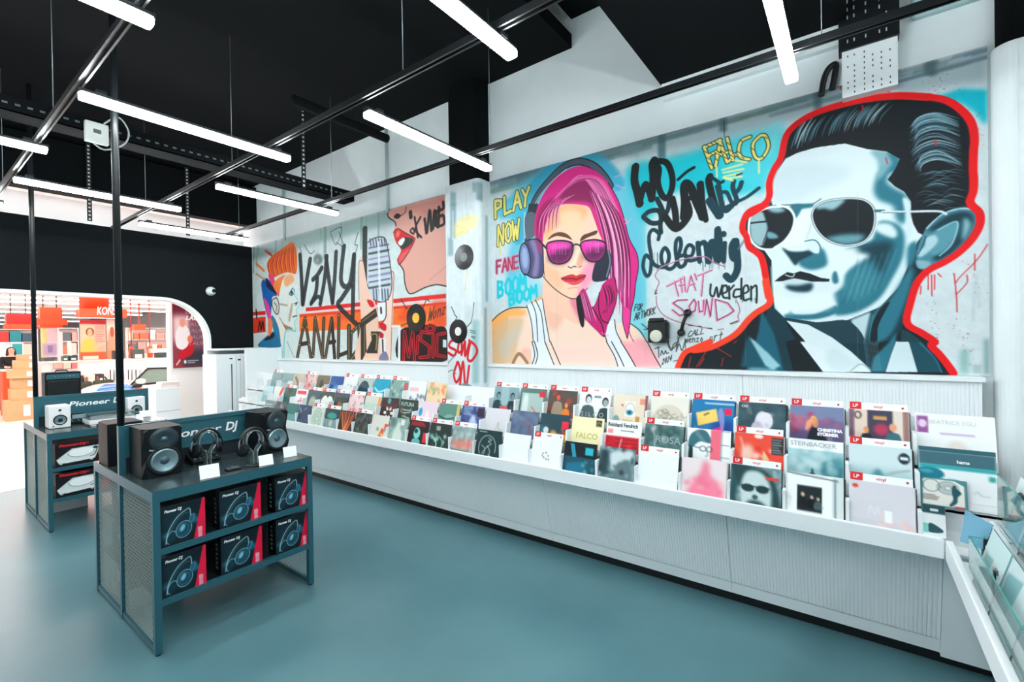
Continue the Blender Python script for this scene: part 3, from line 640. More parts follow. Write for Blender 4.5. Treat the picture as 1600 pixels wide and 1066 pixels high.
record(1, 12, 'green record with a pale car-like shape across it, middle tier', (92, 138, 126), c_, F1); card(1, 12, 'white card tagged LP above the green record with the pale shape')
def c_(cv): cv.ell(.14, .4, .1, .16, (30, 170, 200)); cv.ell(.5, .8, .12, .1, (226, 60, 120)); cv.poly([(.4, .6), (.5, .3), (.62, .6)], (240, 225, 232), True)
record(1, 13, 'pale pink record with a cyan dot and a magenta shape, middle tier', (226, 206, 218), c_, F1)
def c_(cv): blotch(cv, [(150, 180, 160), (30, 50, 46), (206, 110, 100)], 16, .02, .07, (.1, .35, 1, 1)); hatch(cv, .25, .4, .75, 1, 6, .04, (170, 196, 180), .03)
record(1, 14, 'black-green record with pale capitals over several figures, middle tier', (44, 66, 60), c_, F1, [('FUTURA', .025, .235, .066, mat('pale green print', (182, 204, 192), .5), dict(wide=.95))])
def c_(cv):
    for k in range(6):
        a = k*PI/3; cv.ell(.5+.2*math.cos(a), .6+.2*math.sin(a), .09, .06, (226, 224, 220), a)
    cv.rect(0, .25, 1, .4, (110, 40, 44), blur=1, alpha=.6); cv.ell(.45, .12, .1, .12, (70, 150, 160))
record(1, 15, 'maroon-black record with a white six-petal shape, middle tier', (58, 44, 44), c_, F1)
def c_(cv): cv.rect(0, .3, 1, .5, (180, 206, 200)); cv.rect(.85, 0, 1, .6, (236, 150, 70)); cv.ell(.5, .65, .3, .1, (170, 170, 150)); cv.ell(.1, .75, .08, .1, (90, 190, 180))
record(1, 16, 'beige record with soft bands and an orange edge, middle tier', (206, 208, 196), c_, F1); card(1, 16, 'white card tagged LP above the beige record with orange edge')
record(1, 17, 'pale record patterned with red and pink patches, middle tier', (228, 206, 206), lambda cv: blotch(cv, [(206, 60, 70), (236, 150, 150), (160, 120, 120)], 22, .03, .09), F1); card(1, 17, 'white card tagged LP above the red patched record')
record(1, 18, 'dark green record with a red and green parrot-like shape, middle tier', (38, 66, 62), lambda cv: (cv.ell(.35, .6, .12, .25, (206, 60, 40), .4), cv.ell(.6, .7, .12, .28, (40, 150, 80), -.3), cv.rect(0, 0, 1, .2, (70, 80, 92))), F1); card(1, 18, 'white card tagged LP above the dark green parrot-like record')
record(1, 19, 'dark record with a white butterfly-like shape, middle tier', (46, 70, 66), lambda cv: (cv.ell(.3, .5, .25, .32, (226, 232, 226), .4), cv.ell(.75, .5, .25, .32, (226, 232, 226), -.4), cv.poly([(.4, 1), (.5, .5), (.62, 1)], (30, 50, 46))), F1); card(1, 19, 'white card tagged LP above the butterfly-like record')
record(1, 20, 'slate record with a pale rounded head shape, middle tier', (64, 92, 100), lambda cv: (cv.ell(.45, .7, .32, .42, (176, 186, 170), blur=2),), F1); card(1, 20, 'white card tagged LP above the slate record with rounded head')
record(1, 21, 'white record with red capitals and thin red marks, middle tier', (236, 234, 236), lambda cv: (cv.rect(.1, .08, .9, .25, (222, 70, 70)), cv.line([(.3, .9), (.5, .4), (.6, .9)], .04, (206, 90, 96)), cv.line([(.25, .6), (.7, .55)], .04, (206, 90, 96))), F1)
record(1, 22, 'bottle green record with a dark notch at its top, middle tier', (20, 92, 84), lambda cv: (cv.ell(.5, .1, .25, .16, (28, 40, 44)), cv.rect(0, .8, 1, 1, (16, 66, 62))), F1); card(1, 22, 'white card tagged LP above the bottle green record')
record(1, 23, 'pale grey record with a curved red stripe, middle tier', (212, 220, 220), lambda cv: cv.line([(.9, 0), (.7, .4), (.65, 1)], .22, (228, 70, 56)), F1)
record(1, 24, 'pale aqua record at the far end of the middle tier', (176, 210, 212), lambda cv: cv.rect(0, .5, 1, 1, (150, 188, 192)), F1)
# ---- top tier
def c_(cv): cv.rect(.02, .05, .17, .38, (150, 84, 150)); cv.ell(.095, .2, .055, .08, (226, 205, 226)); cv.rect(.32, .36, .75, .4, (205, 180, 214)); cv.poly([(.3, 1), (.4, .6), (.55, .5), (.7, .7), (.8, 1)], (232, 222, 214), True, blur=1); cv.ell(.45, .82, .07, .04, (196, 180, 170)); cv.ell(.66, .84, .07, .04, (190, 172, 160))
record(2, 0, 'white record with a purple square sticker and faint grey capitals, top tier', (240, 242, 243), c_, F2, [('BEATRICE EGLI', .065, .253, .036, mat('faint print', (206, 208, 212), .5), dict(wide=.9))], w=0.36)
def c_(cv): cv.rect(0, 0, .1, 1, (120, 90, 110)); cv.rect(.1, 0, .32, 1, (226, 206, 190)); cv.rect(.32, 0, .74, 1, (70, 66, 88)); cv.rect(.42, .12, .64, .2, (206, 150, 90)); cv.ell(.55, .4, .12, .12, (190, 60, 90), blur=1); cv.rect(.46, .64, .62, .7, (190, 196, 216)); figure(cv, .3, .42, .4, (40, 36, 44), (230, 150, 100), (220, 130, 70)); figure(cv, .74, .34, .55, (60, 110, 120), (228, 160, 130), (226, 170, 130)); cv.rect(.9, 0, 1, .8, (110, 60, 60), alpha=.6); cv.ring(.16, .12, .05, .07, .03, (70, 70, 66))
record(2, 1, 'cream record with two people beside a dark stage panel, top tier', (226, 210, 198), c_, F2); card(2, 1, 'white card tagged LP above the record with two people and a stage panel')
def c_(cv): cv.rect(0, .0, 1, .3, (120, 130, 165)); blotch(cv, [(226, 90, 110), (196, 60, 90), (150, 110, 150)], 20, .03, .1, (0, .15, .45, .6), .7); blotch(cv, [(226, 90, 110), (120, 90, 130)], 12, .03, .1, (.6, .2, 1, .6), .6); cv.rect(0, .55, 1, 1, (84, 72, 110), blur=2, alpha=.7); cv.poly([(.34, .9), (.36, .6), (.44, .45), (.52, .5), (.6, .62), (.7, .7), (.62, .9)], (22, 30, 40), True); cv.poly([(.3, .55), (.32, .35), (.42, .3), (.4, .45)], (236, 160, 120), True); cv.ell(.45, .3, .06, .09, (240, 170, 110)); cv.ell(.48, .36, .06, .12, (226, 150, 90), alpha=.8)
record(2, 2, 'concert record with a blonde singer before pink stage lights, top tier', (116, 104, 146), c_, F2, [('CHRISTINA', .165, .143, .028, M_TEXTW, dict(bold=.002)), ('STÜRMER', .165, .113, .028, M_TEXTW, dict(bold=.002))]); card(2, 2, 'white card tagged LP above the concert record')
def c_(cv): cv.noise(.06, 6); cv.ell(.52, .5, .16, .3, (216, 214, 226)); cv.ell(.6, .42, .14, .2, (226, 222, 230)); cv.ell(.42, .62, .13, .18, (200, 196, 212)); blotch(cv, [(232, 228, 236), (170, 160, 180)], 16, .02, .06, (.38, .25, .72, .85))
record(2, 3, 'dark slate record with a pale cloud-like bouquet, top tier', (54, 82, 92), c_, F2, [('CIO', .02, .275, .026, M_TEXTW, {})]); card(2, 3, 'white card tagged LP above the slate record with the bouquet')
def c_(cv): cv.rect(.5, .5, 1, 1, (20, 70, 150), blur=3); cv.poly([(.1, .35), (.58, .22), (.64, .52), (.16, .68)], (246, 208, 110)); cv.poly([(.28, 1), (.5, .75), (.75, .62), (.8, 1)], (236, 30, 130)); cv.poly([(.62, .3), (.72, .2), (.78, .5), (.74, .85), (.68, .6)], (150, 150, 206), True, alpha=.8); cv.line([(.3, .4), (.4, .34)], .03, (60, 60, 60)); cv.rect(.78, .2, .94, .36, (226, 30, 80)); cv.rect(.3, .07, 1, .11, (190, 214, 230))
record(2, 4, 'blue record with a yellow slip and a magenta corner, top tier', (26, 118, 172), c_, F2); card(2, 4, 'white card tagged LP above the blue record with the yellow slip')
def c_(cv):
    cv.ell(.5, .62, .42, .42, (214, 206, 190))
    for _ in range(26): cv.ring(.5+rng.normal()*.16, .55+rng.normal()*.12, .04+rng.random()*.05, .03+rng.random()*.04, .012, (130, 132, 116), a1=3+rng.random()*3)
record(2, 5, 'cream record covered by a brain-like pencil doodle, top tier', (230, 226, 214), c_, F2); card(2, 5, 'white card tagged LP above the cream doodle record')
def c_(cv): cv.rect(.36, .2, .66, .62, (236, 234, 230)); cv.ring(.51, .4, .13, .16, .012, (150, 150, 150)); cv.ell(.5, .5, .1, .08, (60, 150, 170)); cv.ell(.5, .5, .04, .04, (20, 60, 80)); cv.rect(.3, .7, .62, 1, (206, 190, 130)); cv.ell(.12, .85, .12, .25, (130, 160, 166)); cv.rect(.78, .1, .94, .26, (226, 150, 130)); cv.rect(.68, .6, .8, 1, (190, 140, 70)); cv.rect(.93, .0, 1, .6, (130, 70, 76)); cv.rect(.25, .28, .31, .34, (226, 80, 80))
record(2, 6, 'beige record with a card showing a single blue eye, top tier', (228, 214, 194), c_, F2)
def c_(cv): figure(cv, .3, .2, .95, (70, 92, 96), (206, 212, 212)); figure(cv, .84, .26, .9, (44, 66, 72), (150, 166, 168)); cv.rect(.48, .1, .7, .16, (120, 130, 134))
record(2, 7, 'white record with two people in grey coats, top tier', (236, 240, 241), c_, F2, [('S I L C O', .03, .09, .06, mat('grey outline print', (150, 166, 168), .5), {})]); card(2, 7, 'white card tagged LP above the record with two grey coats')
def c_(cv): blotch(cv, [(60, 90, 80), (96, 60, 50), (180, 70, 60)], 20, .04, .12); figure(cv, .35, .2, .75, (160, 140, 120), (226, 90, 70), (120, 50, 40)); figure(cv, .66, .45, .55, (236, 130, 50), (236, 150, 80), (226, 110, 50))
record(2, 8, 'brown record with two orange-lit figures, top tier', (92, 76, 70), c_, F2); card(2, 8, 'white card tagged LP above the record with orange-lit figures')
def c_(cv): cv.rect(.08, .15, .9, .95, (170, 192, 188)); cv.poly([(.1, .9), (.15, .3), (.3, .2), (.35, .6), (.3, .95)], (216, 226, 224), True, blur=1); cv.line([(.5, .6), (.7, .8), (.8, .95)], .05, (226, 120, 100)); cv.rect(.74, .08, .95, .26, (214, 40, 60))
record(2, 9, 'green-edged pale record with a small red sticker, top tier', (84, 120, 112), c_, F2); card(2, 9, 'white card tagged LP above the green-edged record')
def c_(cv): figure(cv, .2, .3, .8, (34, 70, 76), (120, 150, 150)); figure(cv, .78, .3, .8, (30, 48, 54), (110, 136, 140)); cv.rect(.3, .65, .62, .8, (216, 80, 100)); cv.rect(.3, 0, .62, .6, (170, 196, 200), alpha=.6)
record(2, 10, 'teal record with two dark silhouettes and a pink label, top tier', (130, 164, 170), c_, F2); card(2, 10, 'white card tagged LP above the record with two silhouettes')
record(2, 13, 'yellow and coral speckled record against the painted column, top tier', (232, 208, 170), lambda cv: blotch(cv, [(236, 110, 70), (240, 190, 80), (150, 170, 110), (236, 150, 130)], 34, .03, .09), F2)
record(2, 14, 'white record with small grey-blue figures along its foot, top tier', (232, 234, 236), lambda cv: (blotch(cv, [(110, 130, 140), (60, 80, 92), (180, 190, 196)], 16, .03, .09, (.1, .55, 1, 1)), cv.rect(.1, .25, .6, .4, (236, 190, 190))), F2)
record(2, 15, 'sage record with a pale tree and a red edge, top tier', (130, 166, 158), lambda cv: (blotch(cv, [(190, 212, 204), (70, 110, 104)], 16, .04, .12), cv.rect(.82, .1, 1, .7, (206, 90, 90))), F2); card(2, 15, 'white card tagged LP above the sage tree record')
record(2, 16, 'bright cyan record with a pale arc, top tier', (30, 160, 190), lambda cv: cv.line([(.1, .4), (.4, .55), (.9, .4)], .08, (170, 226, 230)), F2); card(2, 16, 'white card tagged LP above the bright cyan record')
record(2, 17, 'pale record with a large dark blue disc, top tier', (176, 190, 186), lambda cv: cv.ell(.42, .62, .4, .5, (22, 66, 84)), F2); card(2, 17, 'white card tagged LP above the dark blue disc record')
record(2, 18, 'white record with faint grey patches beside a blue record, top tier', (222, 228, 230), lambda cv: blotch(cv, [(150, 168, 172)], 6, .03, .08), F2); card(2, 18, 'white card tagged LP above the faint white record')
record(2, 19, 'deep blue record with a lighter glow and red label edge, top tier', (20, 84, 150), lambda cv: (cv.ell(.5, .6, .2, .15, (90, 170, 214), blur=2), cv.rect(.9, .4, 1, .7, (220, 50, 50))), F2)
record(2, 20, 'olive record with a yellow shape and dark head, top tier', (110, 104, 80), lambda cv: (cv.ell(.6, .7, .2, .2, (230, 180, 80)), cv.ell(.4, .4, .15, .2, (60, 66, 56)), cv.ell(.2, .7, .1, .2, (90, 130, 110))), F2)
record(2, 21, 'red and white record with branching marks, top tier', (214, 190, 186), lambda cv: blotch(cv, [(206, 50, 50), (226, 110, 100), (120, 60, 60)], 20, .03, .1), F2); card(2, 21, 'white card tagged LP above the red branching record')
record(2, 22, 'tan record with a brown curved form, top tier', (186, 176, 160), lambda cv: (cv.line([(.2, .2), (.5, .5), (.4, .9)], .16, (130, 110, 88)), cv.ell(.8, .7, .15, .2, (50, 56, 50))), F2)
record(2, 23, 'plain grey-teal record, second from the far end of the top tier', (132, 160, 164), lambda cv: cv.rect(0, .5, 1, 1, (166, 188, 190)), F2)
record(2, 24, 'plain grey-teal record at the far end of the top tier', (126, 156, 160), lambda cv: cv.noise(.03, 8), F2); card(2, 24, 'white card tagged LP at the far end of the top tier')
# spare copies standing behind the nearest records
for k in range(3):
    for i in range(1, 6):
        for j in range(2):
            o = MB().box(0, 0.315, 0, 0.312-0.004*j, -0.0025, 0.0025).build('record_sleeve', mat('sleeve back %d' % ((i+j+k) % 3), ((60, 84, 90), (206, 214, 216), (40, 52, 58))[(i+j+k) % 3], 0.4), None, slot_T(k, i, dx=-0.006*(j+1), dn=-0.008-0.008*j))
            tag(o, 'spare record sleeve standing right behind a front cover in the near bins', 'record', 'spare sleeves behind the near records')
# ------------------------------------------------------------------ packs at the near end of the counter
def pack(T, w, h, d, label, base, paint, texts=(), n=40, cat='pack', name='accessory_pack'):
    cv = Canvas(n, n, base); paint(cv)
    o = put(name, cv.mesh(name, w, h, M_BOXPRINT, d, edge=(60, 110, 116)), None, T); tag(o, label, cat)
    for txt, x, y, s, m, kw in texts: letters(txt, s, m, tr(x, y, 0.001), o, **kw)
    return o
def c_(cv): cv.rect(0, 0, 1, .25, (62, 104, 116)); cv.rect(0, .25, 1, .31, (20, 160, 165)); cv.ell(.14, .42, .2, .12, (20, 120, 140)); cv.ell(.1, .38, .09, .035, (60, 160, 170)); cv.ell(.45, .52, .08, .05, (110, 216, 196)); cv.rect(.9, .36, .98, .46, (40, 160, 150)); cv.line([(.7, .7), (.76, .66), (.8, .72), (.9, .72)], .015, (190, 196, 200))
pack(slot_T(1, 0, dn=.03), .335, .318, .03, 'flat white and teal box with a dark oval, near end of middle tier', (232, 236, 238), c_, [('hama', .17, .258, .026, M_TEXTW, B)])
def c_(cv): cv.rect(0, 0, 1, .5, (44, 96, 108)); hatch(cv, .55, .25, .98, .45, 3, .03, (190, 214, 220), 0); cv.rect(0, .45, 1, .52, (24, 150, 160))
pack(slot_T(1, 0, dz=.03, dx=-.005, dn=.0), .335, .315, .012, 'teal accessory box standing behind the flat white and teal box', (60, 110, 120), c_)
def c_(cv):
    cv.poly([(.06, .1), (.1, .05), (.75, .05), (.94, .2), (.94, .97), (.06, .97)], (226, 226, 218), False)
    cv.ring(.25, .28, .18, .22, .018, (70, 110, 116))
    for r in (.06, .1, .14, .19, .23): cv.ring(.6, .32, r, r, .012, (90, 120, 124))
    cv.poly([(.7, .25), (.78, .3), (.88, .45), (.8, .6), (.78, .8), (.66, .95), (.62, .9), (.7, .7), (.68, .45)], (30, 80, 92), True); cv.ell(.74, .26, .04, .07, (30, 80, 92)); hatch(cv, .06, .62, .45, .78, 4, .03, (130, 110, 106), 0); cv.rect(.72, .93, .94, .98, (214, 40, 66))
pack(slot_T(1, 0, dz=.0, dn=.055), .205, .16, .02, 'cream card with ring drawings and a dark seated figure before the teal box', (70, 130, 136), c_)
def c_(cv): cv.rect(0, 0, 1, .28, (30, 70, 76)); cv.rect(.35, .12, .7, .2, (215, 222, 224)); cv.poly([(.2, .75), (.35, .58), (.85, .75), (.8, .85), (.3, .88)], (40, 80, 88), True); cv.rect(.02, .6, .25, .9, (120, 196, 190))
pack(slot_T(0, 0, dz=.06, dn=.03), .10, .175, .045, 'small teal and white stylus box at the near end of the front tier', (226, 232, 234), c_)
o = MB().bbox(3.70, 3.702, Y0-0.36, Y0-0.02, .9, 1.13, .0005).build('backing_card', M_CARD); tag(o, 'blank white card behind the small teal stylus box', 'card')

# ------------------------------------------------------------------ return counter with glass
ret = empty('return_counter', 'white counter turning the corner toward the viewer with glass front', 'display counter', (2.6, -0.42, 0))
def Q(mb, name, m=M_WHITE): return mb.build(name, m, ret, tr(-2.6, 0.42, 0))
Q(MB().bbox(1.2, 3.512, -0.440, -0.408, .815, .93, .006).box(1.2, 3.5, -1.1, -0.43, .812, .83), 'lip')
Q(MB().box(1.2, 3.62, -1.15, -1.05, 0.1, 1.5), 'carcass')
Q(MB().box(1.2, 3.62, -1.15, -0.95, 0.0, 0.1), 'plinth', M_BLACK)
RT_TOPS = ((-0.523, 1.165), (-0.67, 1.365), (-0.82, 1.575))
for k, (ty_, tz) in enumerate(RT_TOPS):
    zf = tz-0.315*TC-0.006
    m = MB().box(1.2, 3.44, ty_-0.13, ty_+0.1, zf-0.015, zf)
    if k: m.box(1.2, 3.44, ty_+0.085, ty_+0.1, zf-0.2, zf+0.04)
    Q(m, 'tier_shelf')
def glass(name, x0, x1, y0, y1, z0, z1, label):
    o = MB().box(x0, x1, y0, y1, z0, z1).build(name, M_GLASS); tag(o, label, 'glass pane')
    MB().box(x0, x1, y0, y1, z1+.0002, z1+.0022).build('polished_edge', M_GLASSEDGE, o)
    return o
glass('glass_pane', 1.25, 3.14, -.456, -.45, .931, 1.09, 'long low glass pane standing on the lip of the return counter')
glass('glass_pane', 3.148, 3.154, -.62, -.45, .931, 1.09, 'short glass cross pane at the corner end of the return counter')
glass('glass_pane', 1.25, 3.40, -.60, -.594, 1.10, 1.35, 'upper glass pane before the middle tier of the return counter')
def rT(k, x, dz=0.0, dn=0.0, twist=0.0):
    ty_, tz = RT_TOPS[k]
    o = Vector((x, ty_+0.315*TS, tz-0.315*TC+0.002)); u = Vector((0, -TS, TC)); n = Vector((0, TC, TS))
    r = Vector((-1, 0, 0)); r = (Matrix.Rotation(twist, 3, n) @ r)
    return frame(o+u*dz+n*dn, r, (Matrix.Rotation(twist, 3, n) @ u))
def c_(cv): cv.rect(0, 0, 1, .3, (196, 222, 224)); cv.poly([(.1, .35), (.5, .3), (.4, .8), (.15, .7)], (150, 190, 190)); hatch(cv, .55, .4, .95, .9, 7, .02, (150, 176, 178), 0)
def ret_rec(k, x, label, base, paint, **kw):
    cv = Canvas(36, 36, base); paint(cv)
    o = put('record_sleeve', cv.mesh('record_sleeve', .315, .315, M_SLEEVE, .006, edge=(150, 200, 205)), None, rT(k, x, **kw)); tag(o, label, 'record', 'records on the return counter'); return o
ret_rec(0, 3.08, 'pale record with teal blocks behind the low glass, nearest the corner', (214, 226, 228), c_)
def c_(cv): cv.poly([(.05, .2), (.6, .1), (.5, .6), (.1, .7)], (120, 168, 172)); cv.noise(.04, 6); hatch(cv, .5, .6, .9, .95, 5, .03, (170, 196, 198), 0)
ret_rec(0, 2.74, 'grey-aqua record behind the low glass, second from the corner', (196, 216, 218), c_)
def c_(cv): blotch(cv, [(236, 200, 186), (226, 232, 232)], 9, .05, .15, (0, .3, .8, 1)); cv.noise(.03, 6)
ret_rec(0, 2.40, 'pale record with peach patches behind the low glass, at the picture edge', (206, 222, 224), c_)
def c_(cv): cv.rect(.2, .2, .9, .9, (120, 190, 206)); cv.rect(.3, .3, .6, .6, (224, 236, 238))
ret_rec(1, 3.36, 'light blue framed record on the middle level of the return counter', (226, 236, 238), c_)
def c_(cv): cv.noise(.06, 5); cv.ell(.5, .5, .3, .2, (236, 240, 240)); cv.rect(.1, .75, .6, .9, (190, 160, 160))
ret_rec(1, 3.02, 'silver-grey record with a pale oval on the middle level of the return counter', (186, 200, 202), c_)
def c_(cv): cv.noise(.08, 5); cv.rect(.1, .1, .4, .3, (110, 176, 176))
ret_rec(2, 3.34, 'grey record with a teal patch on the top level of the return counter', (198, 206, 204), c_)
ret_rec(2, 3.0, 'off-white record on the top level of the return counter at the picture edge', (226, 228, 224), c_)
o = MB().add([(3.47, -.46, .95), (3.41, -.54, .95), (3.36, -.57, 1.10), (3.45, -.48, 1.13), (3.475, -.465, .95), (3.415, -.545, .95), (3.365, -.575, 1.10), (3.455, -.485, 1.13)],
             [(0, 3, 2, 1), (4, 5, 6, 7), (0, 1, 5, 4), (1, 2, 6, 5), (2, 3, 7, 6), (3, 0, 4, 7)]).build('folded_bag', mat('blue clear plastic', (140, 204, 232), 0.2, trans=0.5)); tag(o, 'bright blue clear plastic bag standing in the corner of the two counters', 'bag')
t = empty('price_rail', 'black upright price strip clipped behind the low glass', 'price strip', (2.72, -.462, .97))
MB().bbox(-.014, .014, -.006, 0, 0, .13, .002).build('strip', M_BLACK, t); MB().box(-.018, .018, -.012, -.006, .12, .14).build('clip', M_STEELW, t)
o = MB().tube([(3.02, -.60, 1.362), (2.92, -.60, 1.362)], .008, 8).build('marker_pen', M_BLACK); MB().tube([(2.92, -.60, 1.362), (2.84, -.60, 1.362)], .0085, 8).build('cap', mat('dark red plastic', (130, 40, 50), .4), o)
tag(o, 'black and dark red marker pen lying along the upper glass edge', 'pen')
t = empty('stylus_case', 'small black case standing in the counter corner beside the blue bag', 'case', (3.42, -.56, .86))
MB().bbox(-.03, .03, -.02, .02, 0, .16, .006).build('case', M_BLACK, t); MB().box(-.032, -.03, -.014, .014, .06, .12).build('label', M_CARD, t)

# ------------------------------------------------------------------ black display stands
TOPZ = 1.105
def mesh_panel(y0, y1, z0, z1, x, pitch=0.026, wid=0.0024):
    """expanded metal: two families of slanted strips"""
    m = MB(); H = z1-z0; Wd = y1-y0; sl = 1.9
    for s in (1, -1):
        c = -H/sl
        while c < Wd+H/sl:
            pts = []
            for (a, b) in (((c, 0), (c+H/sl, H)),):
                if s < 0: a, b = (Wd-a[0], a[1]), (Wd-b[0], b[1])
                lo, hi = (a, b) if a[0] <= b[0] else (b, a)
                (xa, za), (xb, zb) = lo, hi
                t0 = max(0, (0-xa)/(xb-xa)); t1 = min(1, (Wd-xa)/(xb-xa))
                if t1 > t0: pts = [(xa+(xb-xa)*t0, za+(zb-za)*t0), (xa+(xb-xa)*t1, za+(zb-za)*t1)]
            if pts:
                (ya, za), (yb, zb) = pts
                m.bar((x, y0+ya, z0+za), (x, y0+yb, z0+zb), wid, wid, (1, 0, 0))
            c += pitch
    return m
def stand(x0, y0, label):
    """front-left foot at (x0, y0); 1.11 wide, 1.45 deep"""
    W_, D_, S = 1.13, 1.45, 0.042; mid = 0.725
    t = empty('display_stand', label, 'display stand', (x0, y0, 0), group='black steel display stands')
    f = MB()
    for x in (0, W_-S):
        for y in (0, D_-S): f.box(x, x+S, y, y+S, 0.012, TOPZ-0.004)
        f.box(x, x+S, mid, mid+S, 0.012, 1.475)
        f.box(x+.004, x+S-.004, S, D_-S, 0.02, 0.055); f.box(x, x+S, S, mid, TOPZ-0.075, TOPZ-0.004); f.box(x, x+S, mid+S, D_-S, TOPZ-0.075, TOPZ-0.004)
    for y in (0, D_-S):
        f.box(S, W_-S, y, y+S, TOPZ-0.075, TOPZ-0.004); f.box(S, W_-S, y, y+S, .322, .362); f.box(S, W_-S, y, y+S, .668, .708)
    f.build('frame', M_STEEL, t)
    MB().bbox(0.002, W_-0.002, 0.002, D_-0.002, TOPZ-0.004, TOPZ, 0.0015).build('table_top', M_TOP, t)
    g = MB()
    for k in range(5): g.box(.06, W_-.06, .40+k*.06, .408+k*.06, TOPZ, TOPZ+.0006)
    g.build('groove', M_BLACK, t)
    for z in (.336, .682): MB().box(S, W_-S, S, D_-S, z, z+.016).build('shelf', M_SHELF, t)
    MB().box(S, W_-S, mid+.01, mid+.025, .2, TOPZ-.08).build('back_board', M_SHELF, t)
    for x in (S/2, W_-S/2):
        for a, b in ((S, mid), (mid+S, D_-S)): mesh_panel(a, b, .055, TOPZ-.075, x).build('mesh_panel', M_MESHW, t)
    for x in (0, W_-S):
        for y in (0, D_-S): MB().lathe([(.018, 0), (.018, .013)], 10, tr(x+S/2, y+S/2, 0)).build('foot', M_BLACK, t)
    MB().tube([(S/2, mid+S/2, 1.475), (S/2, mid+S/2, 6.0)], .024, 14).build('pole', M_BLACK, t)
    MB().box(S, W_-S, mid+.012, mid+.026, TOPZ, 1.225).build('lower_board', M_SHELF, t)
    s = MB().box(S, W_-S, mid+.006, mid+.03, 1.225, 1.475).box(S, W_-S, mid-.004, mid+.006, 1.44, 1.475).box(S, W_-S, mid-.004, mid+.006, 1.225, 1.24).build('sign_board', M_STEEL, t)
    me_ = text_mesh('Pioneer', .088, M_TEXTW, shear=.2, bold=.0018); wx = max(v.co.x for v in me_.vertices)
    letters('Pioneer', .088, M_TEXTW, frame((.305, mid+.005, 1.318), (1, 0, 0), (0, 0, 1)), s, shear=.2, wide=.41/wx, bold=.0018)
    letters('DJ', .1, M_TEXTW, frame((.742, mid+.005, 1.318), (1, 0, 0), (0, 0, 1)), s, shear=.2, wide=.96, bold=.003)
    return t
IX, IY = 1.045, 3.764
JX, JY = 1.062, 7.24
stand(IX, IY, 'black steel display stand with six headphone cartons, nearest the viewer')
stand(JX, JY, 'black steel display stand with turntable cartons and white loudspeakers, before the shop opening')

# headphone cartons
def headphone_print():
    cv = Canvas(84, 84, (14, 30, 38)); cv.noise(.02, 10)
    cv.poly([(.0, .1), (.6, .2), (.7, .7), (.1, .8)], (22, 54, 66), blur=8, alpha=.6)
    cv.ell(.16, .72, .13, .07, (70, 150, 170), blur=4, alpha=.8); cv.ell(.78, .5, .08, .07, (60, 140, 165), blur=4, alpha=.8)
    cv.line([(.1, .9), (.16, .62), (.34, .34), (.55, .2), (.64, .2), (.66, .42)], .022, (150, 190, 200)); cv.line([(.14, .9), (.2, .66), (.36, .4), (.54, .27), (.6, .3)], .012, (60, 110, 124))
    cv.ell(.5, .66, .17, .2, (20, 66, 86), .5); cv.ring(.5, .66, .17, .2, .014, (150, 196, 206), .5); cv.ring(.49, .66, .11, .14, .01, (60, 130, 150), .5); cv.ell(.47, .62, .05, .09, (130, 190, 204), .5, blur=1)
    cv.ell(.22, .78, .09, .15, (16, 50, 64), .4); cv.ring(.22, .78, .09, .15, .014, (140, 186, 196), .4, a0=1.5, a1=5.2); cv.ell(.7, .45, .07, .13, (30, 90, 116), .3); cv.ring(.68, .44, .05, .1, .01, (110, 160, 176), .3)
    cv.poly([(.93, .0), (1, .0), (1, .99), (.72, .99)], (226, 18, 62))
    for k in range(2): hatch(cv, .83+.045*k, .72, .87+.045*k, .95, 10, .016, (246, 220, 226), .0)
    return cv
HP = headphone_print()
def headphone_carton(x, y, z, w, h, label, d=.13, dark=(16, 22, 26)):
    t = put('headphone_carton', HP.mesh('headphone_carton', w, h, M_BOXPRINT, d, edge=dark), None, frame((x, y, z), (1, 0, 0), (0, 0, 1)))
    tag(t, label, 'carton', 'headphone cartons in the stand')
    letters('Pioneer DJ', .026, M_TEXTW, tr(.02, h-.045, .0012), t, shear=.15, wide=w/.29*.95, bold=.0008)
    m = MB()
    for k in range(6): m.box(-.0012, -.0004, .04+k*.035, .058+k*.035, -.09, -.06)
    m.build('side_icon', mat('grey icons', (110, 124, 128), .5), t)
    return t
headphone_carton(1.095, 3.786, .699, .268, .285, 'headphone carton on the upper shelf, nearest the mesh side of the stand')
headphone_carton(1.462, 3.80, .699, .298, .288, 'headphone carton in the middle of the upper shelf of the stand')
headphone_carton(1.868, 3.79, .699, .278, .285, 'headphone carton on the upper shelf, at the corner toward the record counter')
headphone_carton(1.095, 3.786, .353, .268, .288, 'headphone carton on the lower shelf, nearest the mesh side of the stand')
headphone_carton(1.466, 3.80, .353, .298, .288, 'headphone carton in the middle of the lower shelf of the stand')
headphone_carton(1.868, 3.79, .353, .278, .29, 'headphone carton on the lower shelf, at the corner toward the record counter')
